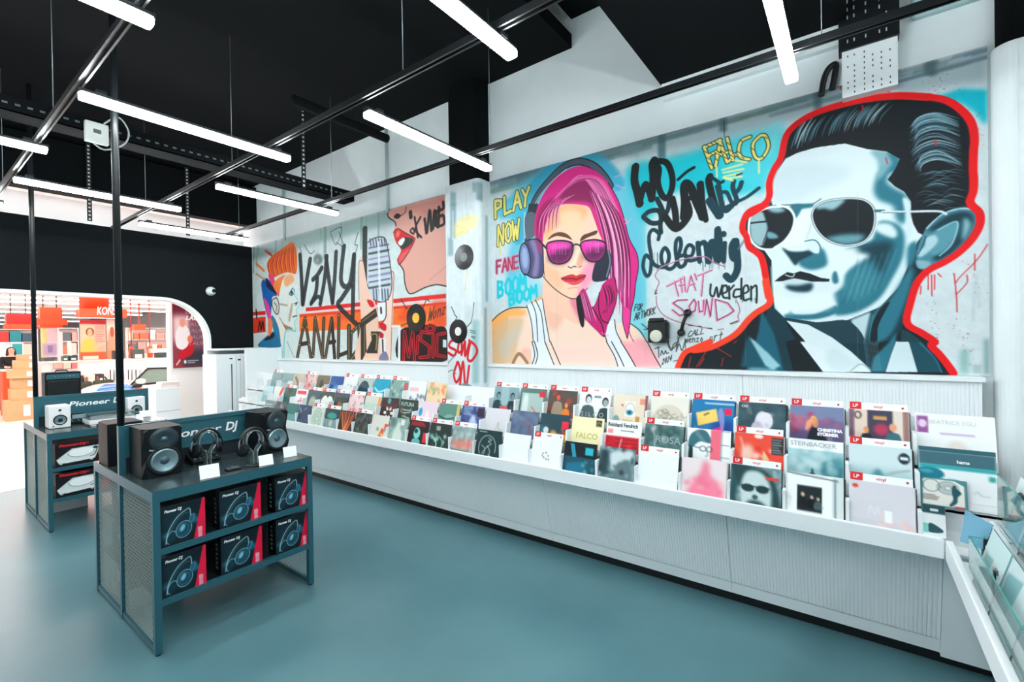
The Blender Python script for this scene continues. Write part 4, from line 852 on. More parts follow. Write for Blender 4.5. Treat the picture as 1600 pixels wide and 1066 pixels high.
# grey storage behind the mesh in the back half of the stand
for (bx0, by0, bz, w_, d_, h_, col, lab) in ((1.12, 4.6, .0, .35, .5, .32, (150, 170, 172), 'grey carton on the floor inside the back half of the near stand'), (1.12, 4.62, .353, .3, .42, .26, (64, 90, 96), 'dark carton on the lower shelf in the back half of the near stand'),
        (1.12, 4.64, .699, .3, .4, .28, (54, 76, 82), 'dark carton on the upper shelf in the back half of the near stand'), (1.15, 8.05, .353, .4, .5, .29, (214, 222, 222), 'white carton on the lower shelf in the back half of the far stand'), (1.15, 8.05, .0, .4, .5, .3, (222, 228, 228), 'white carton on the floor in the back half of the far stand'), (1.15, 8.06, .699, .4, .5, .25, (120, 140, 144), 'grey carton on the upper shelf in the back half of the far stand')):
    o = MB().bbox(0, w_, 0, d_, 0, h_, .004).build('storage_carton', mat('carton %s' % (col,), col, .6), None, tr(bx0, by0, bz)); tag(o, lab, 'carton')
    MB().box(-.001, 0, d_*.3, d_*.6, h_*.5, h_*.7).build('label', mat('red label', (190, 60, 70), .5) if bz == .699 else M_CARD, o)

# loudspeakers
M_SPK = mat('black loudspeaker cabinet', (11, 18, 22), 0.5, spec=0.25); M_CONE = mat('grey cone', (132, 160, 168), 0.3, metal=.75); M_RUB = mat('rubber', (14, 18, 20), 0.5)
M_CAP = mat('dome', (70, 96, 104), .25, metal=.4)
def monitor(x, y, z, w, h, d, rz, label):
    """front face towards local -y, foot centre at the origin of the front edge"""
    t = empty('studio_monitor', label, 'loudspeaker', (x, y, z), rz, 'black studio monitors')
    b = MB(); hw = w/2; c = .03
    # cabinet with sloping side facets on the front
    pts0 = [(-hw, .045, 0), (hw, .045, 0), (hw, .045, h), (-hw, .045, h)]
    fr = [(-hw+c, 0, .0), (hw-c, 0, .0), (hw-c*.2, 0, h*.22), (hw-c*1.3, 0, h*.55), (hw-c*.4, 0, h*.95), (hw-c*1.2, 0, h), (-hw+c*1.2, 0, h), (-hw+c*.4, 0, h*.95), (-hw+c*1.3, 0, h*.55), (-hw+c*.2, 0, h*.22)]
    rear = [(-hw, .05, 0), (hw, .05, 0), (hw, .05, h*.22), (hw, .05, h*.55), (hw, .05, h*.95), (hw-.004, .05, h), (-hw+.004, .05, h), (-hw, .05, h*.95), (-hw, .05, h*.55), (-hw, .05, h*.22)]
    b.add(fr+rear, [tuple(range(10))[::-1]]+[(i, (i+1) % 10, 10+(i+1) % 10, 10+i) for i in range(10)])
    b.bbox(-hw, hw, .045, d, 0, h, .006)
    b.build('cabinet', M_SPK, t)
    def F(zz): return frame((0, -.001, zz), (1, 0, 0), (0, 0, 1))
    wr = w*.36; wz = h*.33
    MB().lathe([(wr*1.16, 0), (wr*1.16, .006), (wr*1.04, .01), (wr*.96, .004)], 32, F(wz), False).build('surround', M_RUB, t)
    MB().lathe([(wr*.97, .004), (wr*.9, .020), (wr*.82, .018), (wr*.35, .0015), (wr*.3, .002)], 32, F(wz), False).build('woofer_cone', M_CONE, t)
    MB().lathe([(wr*.33, .0025), (wr*.25, .008), (wr*.12, .0115), (0, .0125)], 24, F(wz), False).build('dust_cap', M_CAP, t)
    tz = h*.76
    MB().lathe([(wr*1.0, .0), (wr*.96, .010), (wr*.55, .005), (wr*.22, .002)], 32, F(tz), False).build('waveguide', mat('waveguide', (34, 50, 57), .3), t)
    MB().lathe([(wr*.24, .002), (wr*.16, .007), (0, .009)], 20, F(tz), False).build('tweeter_dome', M_CAP, t)
    letters('Pioneer DJ', .015, M_TEXTW, frame((-hw+.035, -.0015, h*.56), (1, 0, 0), (0, 0, 1)), t, shear=.15, wide=1.2)
    return t
monitor(1.232, 4.15, TOPZ, .255, .365, .32, 0.0, 'black studio monitor on the near stand, standing before the pole')
monitor(2.095, 4.20, TOPZ, .255, .365, .26, math.radians(8), 'black studio monitor on the near stand, toward the record counter')
t = monitor(1.185, 5.12, TOPZ, .233, .345, .31, PI, 'black studio monitor on the far half of the near stand, behind the pole')
t.location = (1.175, 5.16, TOPZ)

# headphones on acrylic stands
def headphones(x, y, z, rz, label, lab2):
    st = empty('headphone_stand', lab2, 'headphone stand', (x, y, z), rz, 'clear acrylic headphone stands')
    MB().lathe([(.062, 0), (.062, .008), (.058, .011)], 28).build('base', M_ACRYL, st)
    body = [(-.016, 0, .01), (-.016, 0, .09), (-.03, 0, .13), (-.058, 0, .165), (-.07, 0, .205), (-.058, 0, .25), (-.03, 0, .276), (0, 0, .283), (.03, 0, .276), (.058, 0, .25), (.07, 0, .205), (.058, 0, .165), (.03, 0, .13), (.016, 0, .09), (.016, 0, .01)]
    s = spline(body, False, 4); m = MB(); n = len(s)
    vs = [(p[0]*q, yy, p[2]+(q-1)*.0) for yy in (-.028, .028) for q in (1, ) for p in s]+[((p[0])*.9, yy, p[2]-.004 if p[2] > .2 else p[2]) for yy in (-.028, .028) for p in s]
    fs = [(i, i+1, n+i+1, n+i) for i in range(n-1)]+[(2*n+i, 3*n+i, 3*n+i+1, 2*n+i+1) for i in range(n-1)]+[(i, 2*n+i, 2*n+i+1, i+1) for i in range(n-1)]+[(n+i, n+i+1, 3*n+i+1, 3*n+i) for i in range(n-1)]
    m.add(vs, fs, True).build('loop', M_ACRYL, st)
    MB().tube([tuple(p) for p in np.array(s)*[1, 0, 1]+[0, -.029, 0]], .0016, 6).build('bright_rim', mat('acrylic rim', (150, 176, 180), .15), st)
    h = empty('headphones', label, 'headphones', (x, y, z), rz, 'over-ear headphones')
    a = np.linspace(.25, PI-.25, 18)
    band = [(.104*math.cos(q), 0, .182+.118*math.sin(q)) for q in a]
    b = MB()
    for off in (-.012, -.004, .004, .012): b.tube([(p[0], off, p[2]) for p in band], .0085, 8)
    b.build('headband', M_RUB, h)
    for sx in (-1, 1):
        T = frame((sx*.088, -.004, .142), (.35, sx*1, 0), (sx*-.3, 0, 1)) @ Matrix.Diagonal((1.1, 1.2, .75, 1))
        MB().lathe([(.0, .022), (.026, .022), (.041, .016), (.044, .004), (.042, -.004)], 24, T, False).build('ear_cup', M_SPK, h)
        MB().lathe([(.043, -.004), (.046, -.012), (.042, -.026), (.03, -.03), (.0, -.026)], 24, T, False).build('ear_pad', M_RUB, h)
        MB().tube([(sx*.1, 0, .225), (sx*.112, 0, .205), (sx*.12, -.01, .175), (sx*.122, -.01, .145)], .006, 8).build('yoke', M_STEELW if sx < 0 else M_RUB, h)
    c = spline([(-.105, -.01, .09), (-.11, -.03, .03), (-.08, -.05, .006), (-.02, -.07, .005), (.06, -.06, .005), (.1, -.02, .005)], False)
    MB().tube([tuple(q) for q in c], .0025, 6).build('cord', M_RUB, h)
headphones(1.53, 4.19, TOPZ, math.radians(8), 'black headphones on a clear stand in the middle of the near display table', 'clear acrylic stand behind the first price card on the near table')
headphones(1.755, 3.90, TOPZ, math.radians(8), 'black headphones with silver yokes on a clear stand before the second monitor', 'clear acrylic stand nearest the table edge, before the second monitor')
def price_card(x, y, z, w, h, rz, label, mark=M_RED):
    t = empty('price_card', label, 'price card', (x, y, z), rz, 'white price cards on the display tables')
    u = Vector((0, .35, 1)).normalized()
    MB().add([(-w/2, 0, .002), (w/2, 0, .002), (w/2, .35*h*.94, h*.94), (-w/2, .35*h*.94, h*.94), (-w/2, .004, .002), (w/2, .004, .002), (w/2, .35*h*.94+.004, h*.94), (-w/2, .35*h*.94+.004, h*.94)],
             [(0, 1, 2, 3), (7, 6, 5, 4), (0, 4, 5, 1), (1, 5, 6, 2), (2, 6, 7, 3), (3, 7, 4, 0)]).build('card', M_CARD, t)
    MB().add([(-.02, .006, 0), (.02, .006, 0), (.02, .06, 0), (-.02, .06, 0), (-.02, .34*h, h*.8), (.02, .34*h, h*.8)], [(0, 3, 2, 1), (0, 1, 5, 4), (2, 3, 4, 5), (1, 2, 5), (0, 4, 3)]).build('wedge', M_ACRYL, t)
    m = MB()
    for k, (a, b) in enumerate(((-.2, .1), (-.12, .18), (-.2, .05))):
        z0 = .55-.12*k; m.box(a*w, b*w, -.001, 0, z0*h, (z0+.05)*h, Matrix(((1, 0, 0, 0), (0, 1, .35, 0), (0, 0, .94, 0), (0, 0, 0, 1))))
    m.build('print', mark, t)
    return t
M_PALE = mat('pale print', (226, 206, 210), .5)
price_card(1.405, 3.80, TOPZ, .125, .10, math.radians(-8), 'white price card before the first headphones on the near table', M_PALE)
price_card(1.81, 3.80, TOPZ, .105, .085, math.radians(-10), 'white price card before the second headphones on the near table', M_PALE)
price_card(2.06, 3.90, TOPZ, .105, .09, math.radians(-12), 'white price card with a black bar at the table corner by the second monitor', M_TEXTK)
t = empty('dj_adapter', 'small flat black device with cables on the near table between the headphones', 'audio device', (1.60, 3.90, TOPZ))
MB().bbox(-.05, .05, -.035, .035, 0, .018, .006).build('case', M_RUB, t); MB().tube([tuple(q) for q in spline([(.05, .0, .008), (.09, .02, .006), (.13, .0, .005), (.17, .05, .005)], False)], .003, 6).build('cable', M_RUB, t); MB().lathe([(.016, .018), (.016, .024), (0, .024)], 14).build('knob', M_STEELW, t)
def mixer(x, y, w, d, h, label, seed, red=False):
    t = empty('dj_mixer', label, 'dj mixer', (x, y, TOPZ)); r = random.Random(seed)
    MB().add([(-w/2, -d/2, 0), (w/2, -d/2, 0), (w/2, d/2, 0), (-w/2, d/2, 0), (-w/2, -d/2, h*.4), (w/2, -d/2, h*.4), (w/2, d/2, h), (-w/2, d/2, h)],
             [(0, 3, 2, 1), (4, 5, 6, 7), (0, 1, 5, 4), (1, 2, 6, 5), (2, 3, 7, 6), (3, 0, 4, 7)]).build('case', M_SPK, t)
    for i in range(5):
        for j in range(3):
            yy = -d/2+d*(j+.5)/3; zz = h*.4+h*.6*((j+.5)/3)
            MB().lathe([(.009, 0), (.008, .014), (0, .014)], 8, tr(-w/2+w*(i+.5)/5, yy, zz)).build('knob', M_STEELW, t)
    MB().box(-w*.35, w*.1, d/2-.004, d/2, h*.6, h+.05).build('screen', mat('grey display', (140, 170, 178), .2), t)
    if red: MB().bbox(w*.2, w*.33, -.01, .02, h*.75, h*.95, .002).build('pad', M_RED, t)
mixer(1.57, 4.38, .2, .16, .07, 'black mixer under the sign of the near stand, beside the first monitor', 1)
mixer(1.93, 4.62, .24, .2, .08, 'black mixer with a red pad behind the sign of the near stand', 2, True)
# far stand: turntable cartons, white loudspeakers, turntable, amplifiers
def tt_print():
    cv = Canvas(80, 60, (22, 20, 24)); cv.k = 79.0
    cv.poly([(.9, 0), (1, 0), (1, 1), (.83, 1)], (206, 26, 44))
    cv.poly([(.02, .66), (.3, .26), (.84, .24), (.72, .8), (.2, .84), (.06, .82)], (226, 232, 232))
    cv.poly([(.02, .66), (.3, .26), (.84, .24), (.74, .7), (.5, .76)], (214, 222, 222)); cv.ell(.47, .46, .24, .18, (240, 244, 244), -.1); cv.ring(.47, .46, .24, .18, .012, (90, 100, 104), -.1, a0=0, a1=3.4)
    cv.line([(.72, .3), (.77, .36), (.72, .62), (.64, .68)], .02, (30, 34, 36)); cv.ell(.74, .33, .05, .06, (50, 56, 60)); cv.rect(.08, .05, .62, .13, (150, 20, 40))
    cv.ell(.1, .84, .03, .04, (200, 206, 206)); cv.ell(.66, .82, .03, .04, (200, 206, 206))
    return cv
TT = tt_print()
def tt_carton(z, h, label):
    t = put('turntable_carton', TT.mesh('turntable_carton', .47, h, M_BOXPRINT, .42, edge=(30, 26, 30)), None, frame((1.13, 7.268, z), (1, 0, 0), (0, 0, 1))); tag(t, label, 'carton', 'turntable cartons')
    letters('Pioneer DJ', .038, M_RED, tr(.03, h*.865, .0012), t, shear=.15, wide=1.35, bold=.001)
tt_carton(.699, .27, 'turntable carton with a white turntable picture on the upper shelf of the far stand')
tt_carton(.353, .28, 'turntable carton with a white turntable picture on the lower shelf of the far stand')
M_WSPK = mat('white loudspeaker', (232, 234, 235), .4)
def white_monitor(x, y, label, w=.19, h=.27, d=.24):
    t = empty('desktop_monitor', label, 'loudspeaker', (x, y, TOPZ), 0, 'small white monitors')
    MB().bbox(-w/2, w/2, 0, d, .004, h, .012).build('cabinet', M_WSPK, t)
    F_ = lambda zz, xx=0: frame((xx, -.0005, zz), (1, 0, 0), (0, 0, 1))
    MB().lathe([(.062, .0), (.062, .005), (.05, .007), (.047, .002)], 28, F_(.1), False).build('surround', M_RUB, t)
    MB().lathe([(.05, .008), (.024, .002), (.022, .003), (0, .004)], 28, F_(.1), False).build('woofer_cone', M_CONE, t)
    MB().lathe([(.023, .0025), (.012, .008), (.0, .009)], 20, F_(.1), False).build('dust_cap', M_RUB, t)
    MB().lathe([(.014, .0), (.014, .003), (0, .004)], 16, F_(.215), False).build('tweeter_dome', M_RUB, t)
    MB().lathe([(.008, 0), (.008, .006), (0, .006)], 12, F_(.03, -.06), False).build('volume_knob', M_STEELW, t)
white_monitor(1.235, 7.62, 'small white monitor by the pole end of the far stand'); white_monitor(2.03, 7.86, 'small white monitor on the far stand, at the end away from the pole')
t = empty('turntable', 'white turntable under a clear cover between the two small white monitors', 'turntable', (1.68, 7.58, TOPZ))
MB().bbox(-.225, .225, -.17, .17, .022, .075, .008).build('plinth', M_WSPK, t)
MB().lathe([(.15, .075), (.15, .09), (.145, .093), (0, .093)], 32, tr(-.04, 0, 0), False).build('platter', M_WSPK, t)
MB().tube([(.17, .1, .1), (.16, -.05, .105), (.1, -.1, .1)], .006, 8).build('tonearm', M_STEELW, t)
for sx in (-.18, .18):
    for sy in (-.13, .13): MB().lathe([(.03, 0), (.032, .01), (.022, .023)], 14, tr(sx, sy, 0)).build('foot', M_WSPK, t)
cov = MB().box(-.222, .222, -.168, -.164, .078, .135).box(-.222, .222, .164, .168, .078, .135).box(-.222, -.218, -.168, .168, .078, .135).box(.218, .222, -.168, .168, .078, .135).box(-.222, .222, -.168, .168, .135, .139)
cov.build('dust_cover', M_ACRYL, t)
price_card(1.92, 7.40, TOPZ, .12, .09, 0, 'white price card before the turntable on the far stand', M_PALE)
price_card(2.09, 7.72, TOPZ, .12, .09, 0, 'white price card before the white monitor away from the pole', M_PALE)
mixer(1.5, 7.88, .3, .1, .06, 'black controller behind the turntable on the far stand', 3)
for z, h, lab in ((1.105, .26, 'lower of two stacked black guitar amplifiers behind the far sign'), (1.366, .375, 'upper of two stacked black guitar amplifiers behind the far sign')):
    t = empty('guitar_amplifier', lab, 'amplifier', (1.40, 8.40, z), 0, 'stacked black guitar amplifiers')
    MB().bbox(-.175, .175, 0, .22, 0, h, .01).build('cabinet', M_SPK, t)
    MB().box(-.14, .14, -.004, .002, h*.1, h*.68).build('grille_cloth', mat('grille cloth', (18, 24, 26), .8, bump=.6, nscale=300), t)
    pp = [(-.145, -.005, h*.09), (.145, -.005, h*.09), (.145, -.005, h*.69), (-.145, -.005, h*.69)]
    MB().tube(pp, .003, 6, True).build('piping', M_STEELW, t)
    MB().box(-.16, .16, -.004, .001, h*.76, h*.93).build('control_panel', M_STEEL, t)
    for k in range(6): MB().lathe([(.009, 0), (.008, .012), (0, .012)], 8, frame((-.08+k*.036, -.004, h*.845), (1, 0, 0), (0, 0, 1))).build('knob', M_STEELW, t)
    MB().tube([(-.06, .1, h), (-.05, .1, h+.001 if z < 1.2 else h+.02), (.05, .1, h+.001 if z < 1.2 else h+.02), (.06, .1, h)], .008, 6).build('handle', M_RUB, t)

# white cabinet by the end wall
e0 = at(332, 553, 1, 9.3)
t = empty('console_cabinet', 'tall white cabinet with dark slots by the black end wall, beyond the record counter', 'cabinet', (e0.x, 9.15, 0))
wd = WX-0.04-e0.x
MB().bbox(0, wd, 0, .6, .35, 1.88, .01).build('body', M_WHITE, t)
MB().box(.02, wd, .0, .6, 0, .35).build('plinth', M_BLACK, t)
MB().bbox(.06, wd, .1, .6, 1.95, 1.985, .005).box(.06, wd, .56, .6, 1.88, 1.95).build('top_board', M_WHITE, t)
MB().box(.245, .262, -.003, .003, .5, 1.70).build('slot', M_BLACK, t)
MB().box(.33, .335, -.002, .002, .36, 1.87).box(.40, .404, -.002, .002, .36, 1.87).build('seam', mat('grey seam', (150, 170, 172), .6), t)
MB().box(.22, .27, -.003, .002, 1.79, 1.81).box(.36, .41, -.003, .002, 1.76, 1.79).build('mark', M_TEXTK, t)
# ------------------------------------------------------------------ the shop beyond the opening
M_SHOPW = mat('shop white wall', (240, 238, 236), 0.7)
struct('ceiling', MB().box(-8, 14, BY+.25, 78, 4.75, 4.85), mat('shop ceiling', (238, 212, 204), .8))
struct('wall_back', MB().box(-8, 14, 77, 77.2, 0, 4.8), M_SHOPW)
struct('wall_left', MB().box(-8.2, -8, BY, 78, 0, 4.8), M_SHOPW)
struct('wall_right', MB().box(14, 14.2, BY, 78, 0, 4.8), M_SHOPW)
PWY = 11.6
pw = at(265, 520, 1, PWY)
struct('wall_right', MB().box(pw.x, 9, PWY, PWY+.2, 0, 4.75), M_SHOPW)
for k, yy in enumerate((10.7, 11.2, 13.4, 15.6, 17.8, 20, 23.8, 26, 28.5, 31.5, 36, 41, 47, 55, 65)):  # nearest line is added, out of view, to brighten the poster wall
    t = empty('shop_batten', 'long white light line on the shop ceiling', 'ceiling light', (-6, yy, 4.12), group='light lines on the shop ceiling')
    MB().box(0, 17, -.05, .05, 0, .05).build('diffuser', M_SHOPLED, t); MB().box(0, 17, -.06, .06, .05, .61).build('housing', M_WHITE, t)
for k, (yy, z) in enumerate(((13.0, 3.6), (16.0, 3.9), (19, 3.95))):
    o = MB().box(-6, 9, yy, yy+.04, z, z+.05).build('ceiling_rail', mat('coral enamel', (216, 92, 80), .5)); tag(o, 'thin coral rail below the shop ceiling, level %s' % ('nearest', 'middle', 'farthest')[k], 'rail')
M_ORANGE = mat('orange red sign', (240, 88, 46), .5); M_ORANGE2 = mat('deep red sign', (206, 34, 34), .5)
def R_(px0, py0, px1, py1, Y):
    a, b = at(px0, py0, 1, Y), at(px1, py1, 1, Y); return a.x, b.x, b.z, a.z
def sbox(name, label, cat, px0, py0, px1, py1, Y, d, m, group=None, bev=.01, floor=False):
    x0, x1, z0, z1 = R_(px0, py0, px1, py1, Y)
    if floor: z0 = 0
    t = empty(name, label, cat, (x0, Y, z0), group=group)
    MB().bbox(0, x1-x0, 0, d, 0, z1-z0, bev).build('body', m, t)
    t['w'] = x1-x0; t['h'] = z1-z0
    return t
# signs
x0, x1, z0, z1 = R_(125, 463, 172, 487, 22)
t = empty('drum_sign', 'round orange drum hanging over the shop with a lettered ring below', 'sign', ((x0+x1)/2+.12, 22.7, z0))
r = (x1-x0)/2*1.03
MB().lathe([(r, 0), (r, 4.75-z0)], 32).build('drum', M_ORANGE, t)
_, xr, zb, zt = R_(118, 482, 188, 497, 22)
tx0 = at(118, 490, 1, 21.8).x-(x0+x1)/2; tx1 = at(193, 490, 1, 21.8).x-(x0+x1)/2
MB().bbox(tx0, tx1, -.9, -.2, zb-z0, zt-z0, .03).build('band', M_ORANGE, t)
me_ = text_mesh('KONSO', .4, M_TEXTW, shear=.15, bold=.008); lw = at(184, 490, 1, 21.8).x-at(144, 490, 1, 21.8).x
letters('KONSO', .4, M_TEXTW, frame((at(144, 490, 1, 21.8).x-(x0+x1)/2, -.905, zb-z0+.1), (1, 0, 0), (0, 0, 1)), t, shear=.15, bold=.008, wide=lw/max(v.co.x for v in me_.vertices))
def soft_text(t, x, z, w, h, n, m):
    mb = MB(); r = random.Random(int(x*97+w*31)); c = x
    while c < x+w:
        l = h*(.4+.5*r.random()); mb.box(c, c+l, -.012, -.002, z+h*.1*r.random(), z+h*(.8+.2*r.random())); c += l+h*.18
    mb.build('lettering', m, t)
def hang_(t):
    for fx in (.2, .8): MB().tube([(t['w']*fx, .25, t['h']-.02), (t['w']*fx, .25, 4.75-t.location.z)], .02, 6).build('suspension_rod', M_STEELW, t)
t = sbox('hanging_sign', 'orange hanging sign block with a white lettered band, beside the drum sign', 'sign', 62, 480, 98, 512, 24, .5, M_ORANGE)
MB().box(-.1, t['w']*1.22, -.06, 0, t['h']*.12, t['h']*.42).build('band', M_ORANGE, t); soft_text(t, .1, t['h']*.15, t['w']*.95, t['h']*.24, 8, M_TEXTW); hang_(t)
t = sbox('hanging_sign', 'deep red and orange hanging sign at the edge of the shop opening', 'sign', 10, 490, 50, 514, 27, .5, M_ORANGE2)
MB().box(-.1, t['w']*1.3, -.06, 0, t['h']*.02, t['h']*.3).build('band', M_ORANGE, t); soft_text(t, .3, t['h']*.04, t['w']*.8, t['h']*.2, 8, M_TEXTW); hang_(t)
t = sbox('hanging_sign', 'small orange hanging sign between the pole and the running poster', 'sign', 210, 507, 228, 516, 30, .4, M_ORANGE)
MB().box(t['w']*.45, t['w']*.55, .1, .2, t['h'], 4.75-t.location.z).build('hanger', M_ORANGE2, t)
# posters and walls
def poster(name, label, px0, py0, px1, py1, Y, base, paint, n=60, cat='poster'):
    x0, x1, z0, z1 = R_(px0, py0, px1, py1, Y)
    cv = Canvas(n, int(n*1.4), base); cv.k = n-1; paint(cv)
    o = put(name, cv.mesh(name, x1-x0, z1-z0, M_BOXPRINT, .02, edge=(200, 200, 200)), None, frame((x0, Y-.021, z0), (1, 0, 0), (0, 0, 1)))
    tag(o, label, cat)
    if name == 'standing_poster':
        for fx in (.1, .9): MB().box((x1-x0)*fx-.03, (x1-x0)*fx+.03, -z0, .02, -.06, -.02).build('post', M_STEELW, o)
    return o, x1-x0, z1-z0
def c_(cv):
    cv.rect(0, 0, 1, .22, (96, 24, 44), blur=3); cv.rect(0, .2, .5, .6, (236, 206, 206), blur=5); cv.rect(.5, .3, 1, .72, (120, 92, 110), blur=6, alpha=.8); cv.rect(.3, .72, 1, 1, (58, 58, 70), blur=4)
    cv.poly([(.1, .45), (.3, .33), (.5, .42), (.52, .62), (.4, .72), (.12, .68)], (242, 234, 236), True); cv.ell(.3, .31, .09, .07, (226, 150, 130)); cv.poly([(.5, .6), (.62, .58), (.6, .78), (.3, .86), (.16, .84), (.2, .76), (.42, .68)], (206, 28, 44), True); cv.ell(.52, .56, .08, .06, (232, 120, 90)); cv.poly([(.04, .96), (.1, .86), (.22, .94), (.2, 1), (.05, 1)], (160, 50, 56), True); cv.line([(.1, .95), (.2, .88)], .03, (240, 230, 230)); cv.ell(.36, .91, .04, .028, (236, 236, 236)); hatch(cv, .44, .895, .8, .925, 2, .014, (236, 236, 238), 0)
o, pw_, ph_ = poster('running_poster', 'dark red poster with stacked slanted capitals and a seated figure in red trousers', 268, 472, 321, 573, PWY, (150, 60, 76), c_, 70)
M_OUT = mat('outline print', (236, 204, 212), .5)
for k in range(7):
    m = M_TEXTW if k == 2 else M_OUT
    letters('LÄUFT', pw_*.205, m, tr(pw_*(.36+.02*k), ph_*(.93-.098*k), .002), o, shear=.2, wide=.98, bold=.006 if k == 2 else -.004)
def c_(cv): cv.rect(0, 0, 1, .1, (180, 20, 30)); cv.rect(0, .12, .5, .6, (246, 190, 160), blur=5); cv.ell(.38, .28, .16, .1, (120, 60, 40)); cv.ell(.38, .3, .1, .1, (240, 170, 130)); cv.poly([(.05, .75), (.12, .48), (.35, .42), (.55, .5), (.6, .75)], (250, 190, 90), True); cv.rect(0, .75, 1, 1, (226, 100, 60)); cv.line([(.5, .65), (.95, .55)], .1, (244, 186, 150)); hatch(cv, .6, .1, .95, .5, 8, .03, (232, 130, 120), .01); cv.rect(.1, .84, .7, .92, (250, 226, 210))
poster('standing_poster', 'orange poster of a person in a yellow shirt under the drum sign', 124, 500, 166, 566, 22.2, (244, 170, 150), c_)
def c_(cv): cv.rect(0, 0, .35, 1, (246, 226, 150)); cv.ell(.35, .35, .2, .16, (250, 214, 150)); cv.rect(.4, .1, 1, .5, (226, 206, 214)); cv.rect(.1, .55, .95, .95, (190, 170, 200), blur=3); cv.rect(.4, .62, .7, .85, (150, 130, 180))
poster('standing_poster', 'pale poster with a yellow head shape beside the far pole', 63, 510, 90, 558, 24.2, (236, 226, 228), c_)
def c_(cv): cv.rect(.0, 0, 1, .5, (250, 220, 205)); cv.rect(.1, .3, .8, .7, (236, 160, 130), blur=4); cv.ell(.5, .3, .2, .12, (180, 90, 60))
poster('standing_poster', 'tall orange panel behind the near pole in the shop', 166, 498, 184, 566, 22.3, (240, 150, 110), c_)
o = MB().box(0, .12, 0, .3, 0, 2.6).build('white_pillar', M_WHITE, None, tr(at(91, 530, 1, 24).x, 24, 0)); tag(o, 'slim white pillar beside the pale poster in the shop', 'pillar')
for px, lab in ((205, 'first thin red light column hanging in the shop, beside the near pole'), (234, 'second thin red light column hanging in the shop, nearer the running poster')):
    q = at(px, 530, 1, 25); t = empty('hanging_rod', lab, 'rod', (q.x, 25, 1.6)); MB().tube([(0, 0, 0), (0, 0, 3.15)], .02, 6).build('rod', M_ORANGE2, t); MB().lathe([(.06, 0), (.1, .1), (.1, .5), (.05, .6)], 10, tr(0, 0, -.2)).build('lamp_head', M_ORANGE, t)
# counters and shelving
def far_shelf(label, px0, py0, px1, py1, Y, cols, rows):
    x0, x1, z0, z1 = R_(px0, py0, px1, py1, Y); z0 = 0
    t = empty('shelf_unit', label, 'shelving', (x0, Y, 0)); W2 = x1-x0
    MB().box(0, W2, .35, .4, 0, z1).box(0, .04, 0, .4, 0, z1).box(W2-.04, W2, 0, .4, 0, z1).build('back', M_PALEP, t)
    for k in range(rows+1): MB().box(.04, W2-.04, 0, .35, .3+(z1-.34)*k/rows, .33+(z1-.34)*k/rows).build('shelf', M_WHITE, t)
    r = random.Random(int(px0*7+Y))
    for k in range(rows):
        mb = {}; x = .08
        while x < W2-.2:
            w2 = .12+.3*r.random(); c = cols[r.randrange(len(cols))]; hh = (z1-.34)/rows*(.45+.4*r.random()); zz2 = .335+(z1-.34)*k/rows
            MB().box(x, min(x+w2, W2-.06), .05, .3, zz2, zz2+hh).build('goods', mat('goods %d %d %d' % c, c, .6), t); x += w2+.04
M_PALEP = mat('pale rose panel', (246, 226, 222), .6)
PINKS = [(236, 120, 90), (246, 210, 196), (240, 236, 232), (206, 60, 56), (226, 170, 160), (96, 110, 116), (250, 226, 200)]
far_shelf('far white shelving with coral and grey goods between the near pole and the running poster', 198, 512, 266, 556, 33, PINKS, 4)
far_shelf('far shelving with pale goods beside the pale poster', 90, 512, 124, 556, 31, PINKS+[(60, 120, 110)], 4)
far_shelf('far shelving with teal and red goods behind the service desk', -4, 514, 60, 552, 34, PINKS+[(40, 140, 150), (60, 90, 110)], 4)
far_shelf('distant shelving below the small orange sign', 225, 518, 262, 545, 46, PINKS, 3)
M_PALEP = mat('pale rose panel', (246, 226, 222), .6); M_CREAM = mat('cream panel', (246, 232, 214), .6)
t = sbox('shop_counter', 'long white shop counter running behind the black amplifiers', 'counter', 64, 566, 270, 586, 21, .8, M_WHITE, floor=True)
MB().box(0, t['w'], -.02, 0, t['h']-.06, t['h']).build('edge', M_PALEP, t)
xs_, xe_, zs_, _ = R_(82, 567, 122, 576.4, 20.85)
MB().box(xs_-t.location.x, xe_-t.location.x, -.16, 0, zs_-.03, zs_).build('front_shelf', M_WHITE, t)
for k, (a, b, c1) in enumerate(((84, 98, (226, 170, 160)), (99, 111, (240, 206, 190)), (112, 121, (214, 120, 120)))):
    o = sbox('gift_box', ('pink', 'cream', 'coral')[k]+' patterned flat box standing on the lower front of the shop counter', 'box', a, 567, b, 576, 20.85, .1, mat('flat box %d' % k, c1, .6), 'patterned flat boxes')
for k, (a, b, y0, y1, c1, lab) in enumerate(((98, 107, 557, 565, (60, 96, 84), 'dark green low box on the shop counter'), (109, 121, 556, 565, (44, 66, 66), 'dark box with pale dots on the shop counter'), (108, 112, 534, 556, (240, 222, 214), 'white bottle-like stand on the shop counter'), (178, 194, 548, 566, (50, 52, 54), 'black machine behind the near pole on the shop counter'), (207, 226, 546, 565, (84, 90, 88), 'dark grey keyboard on the shop counter'), (236, 262, 545, 551, (226, 222, 218), 'white machine on the shop counter beside the running poster'), (245, 264, 551, 560, (70, 74, 74), 'dark flat machine below the white machine on the shop counter'), (250, 253, 556, 570, (40, 44, 44), 'small black stand on the shop counter'))):
    q = sbox('display_device', lab, 'device', a, y0, b, y1, 21.2, .3, mat('device %d' % k, c1, .5))
    MB().box(q['w']*.2, q['w']*.8, -.01, 0, q['h']*.3, q['h']*.6).build('front', M_WHITE if k != 6 else M_STEEL, q)
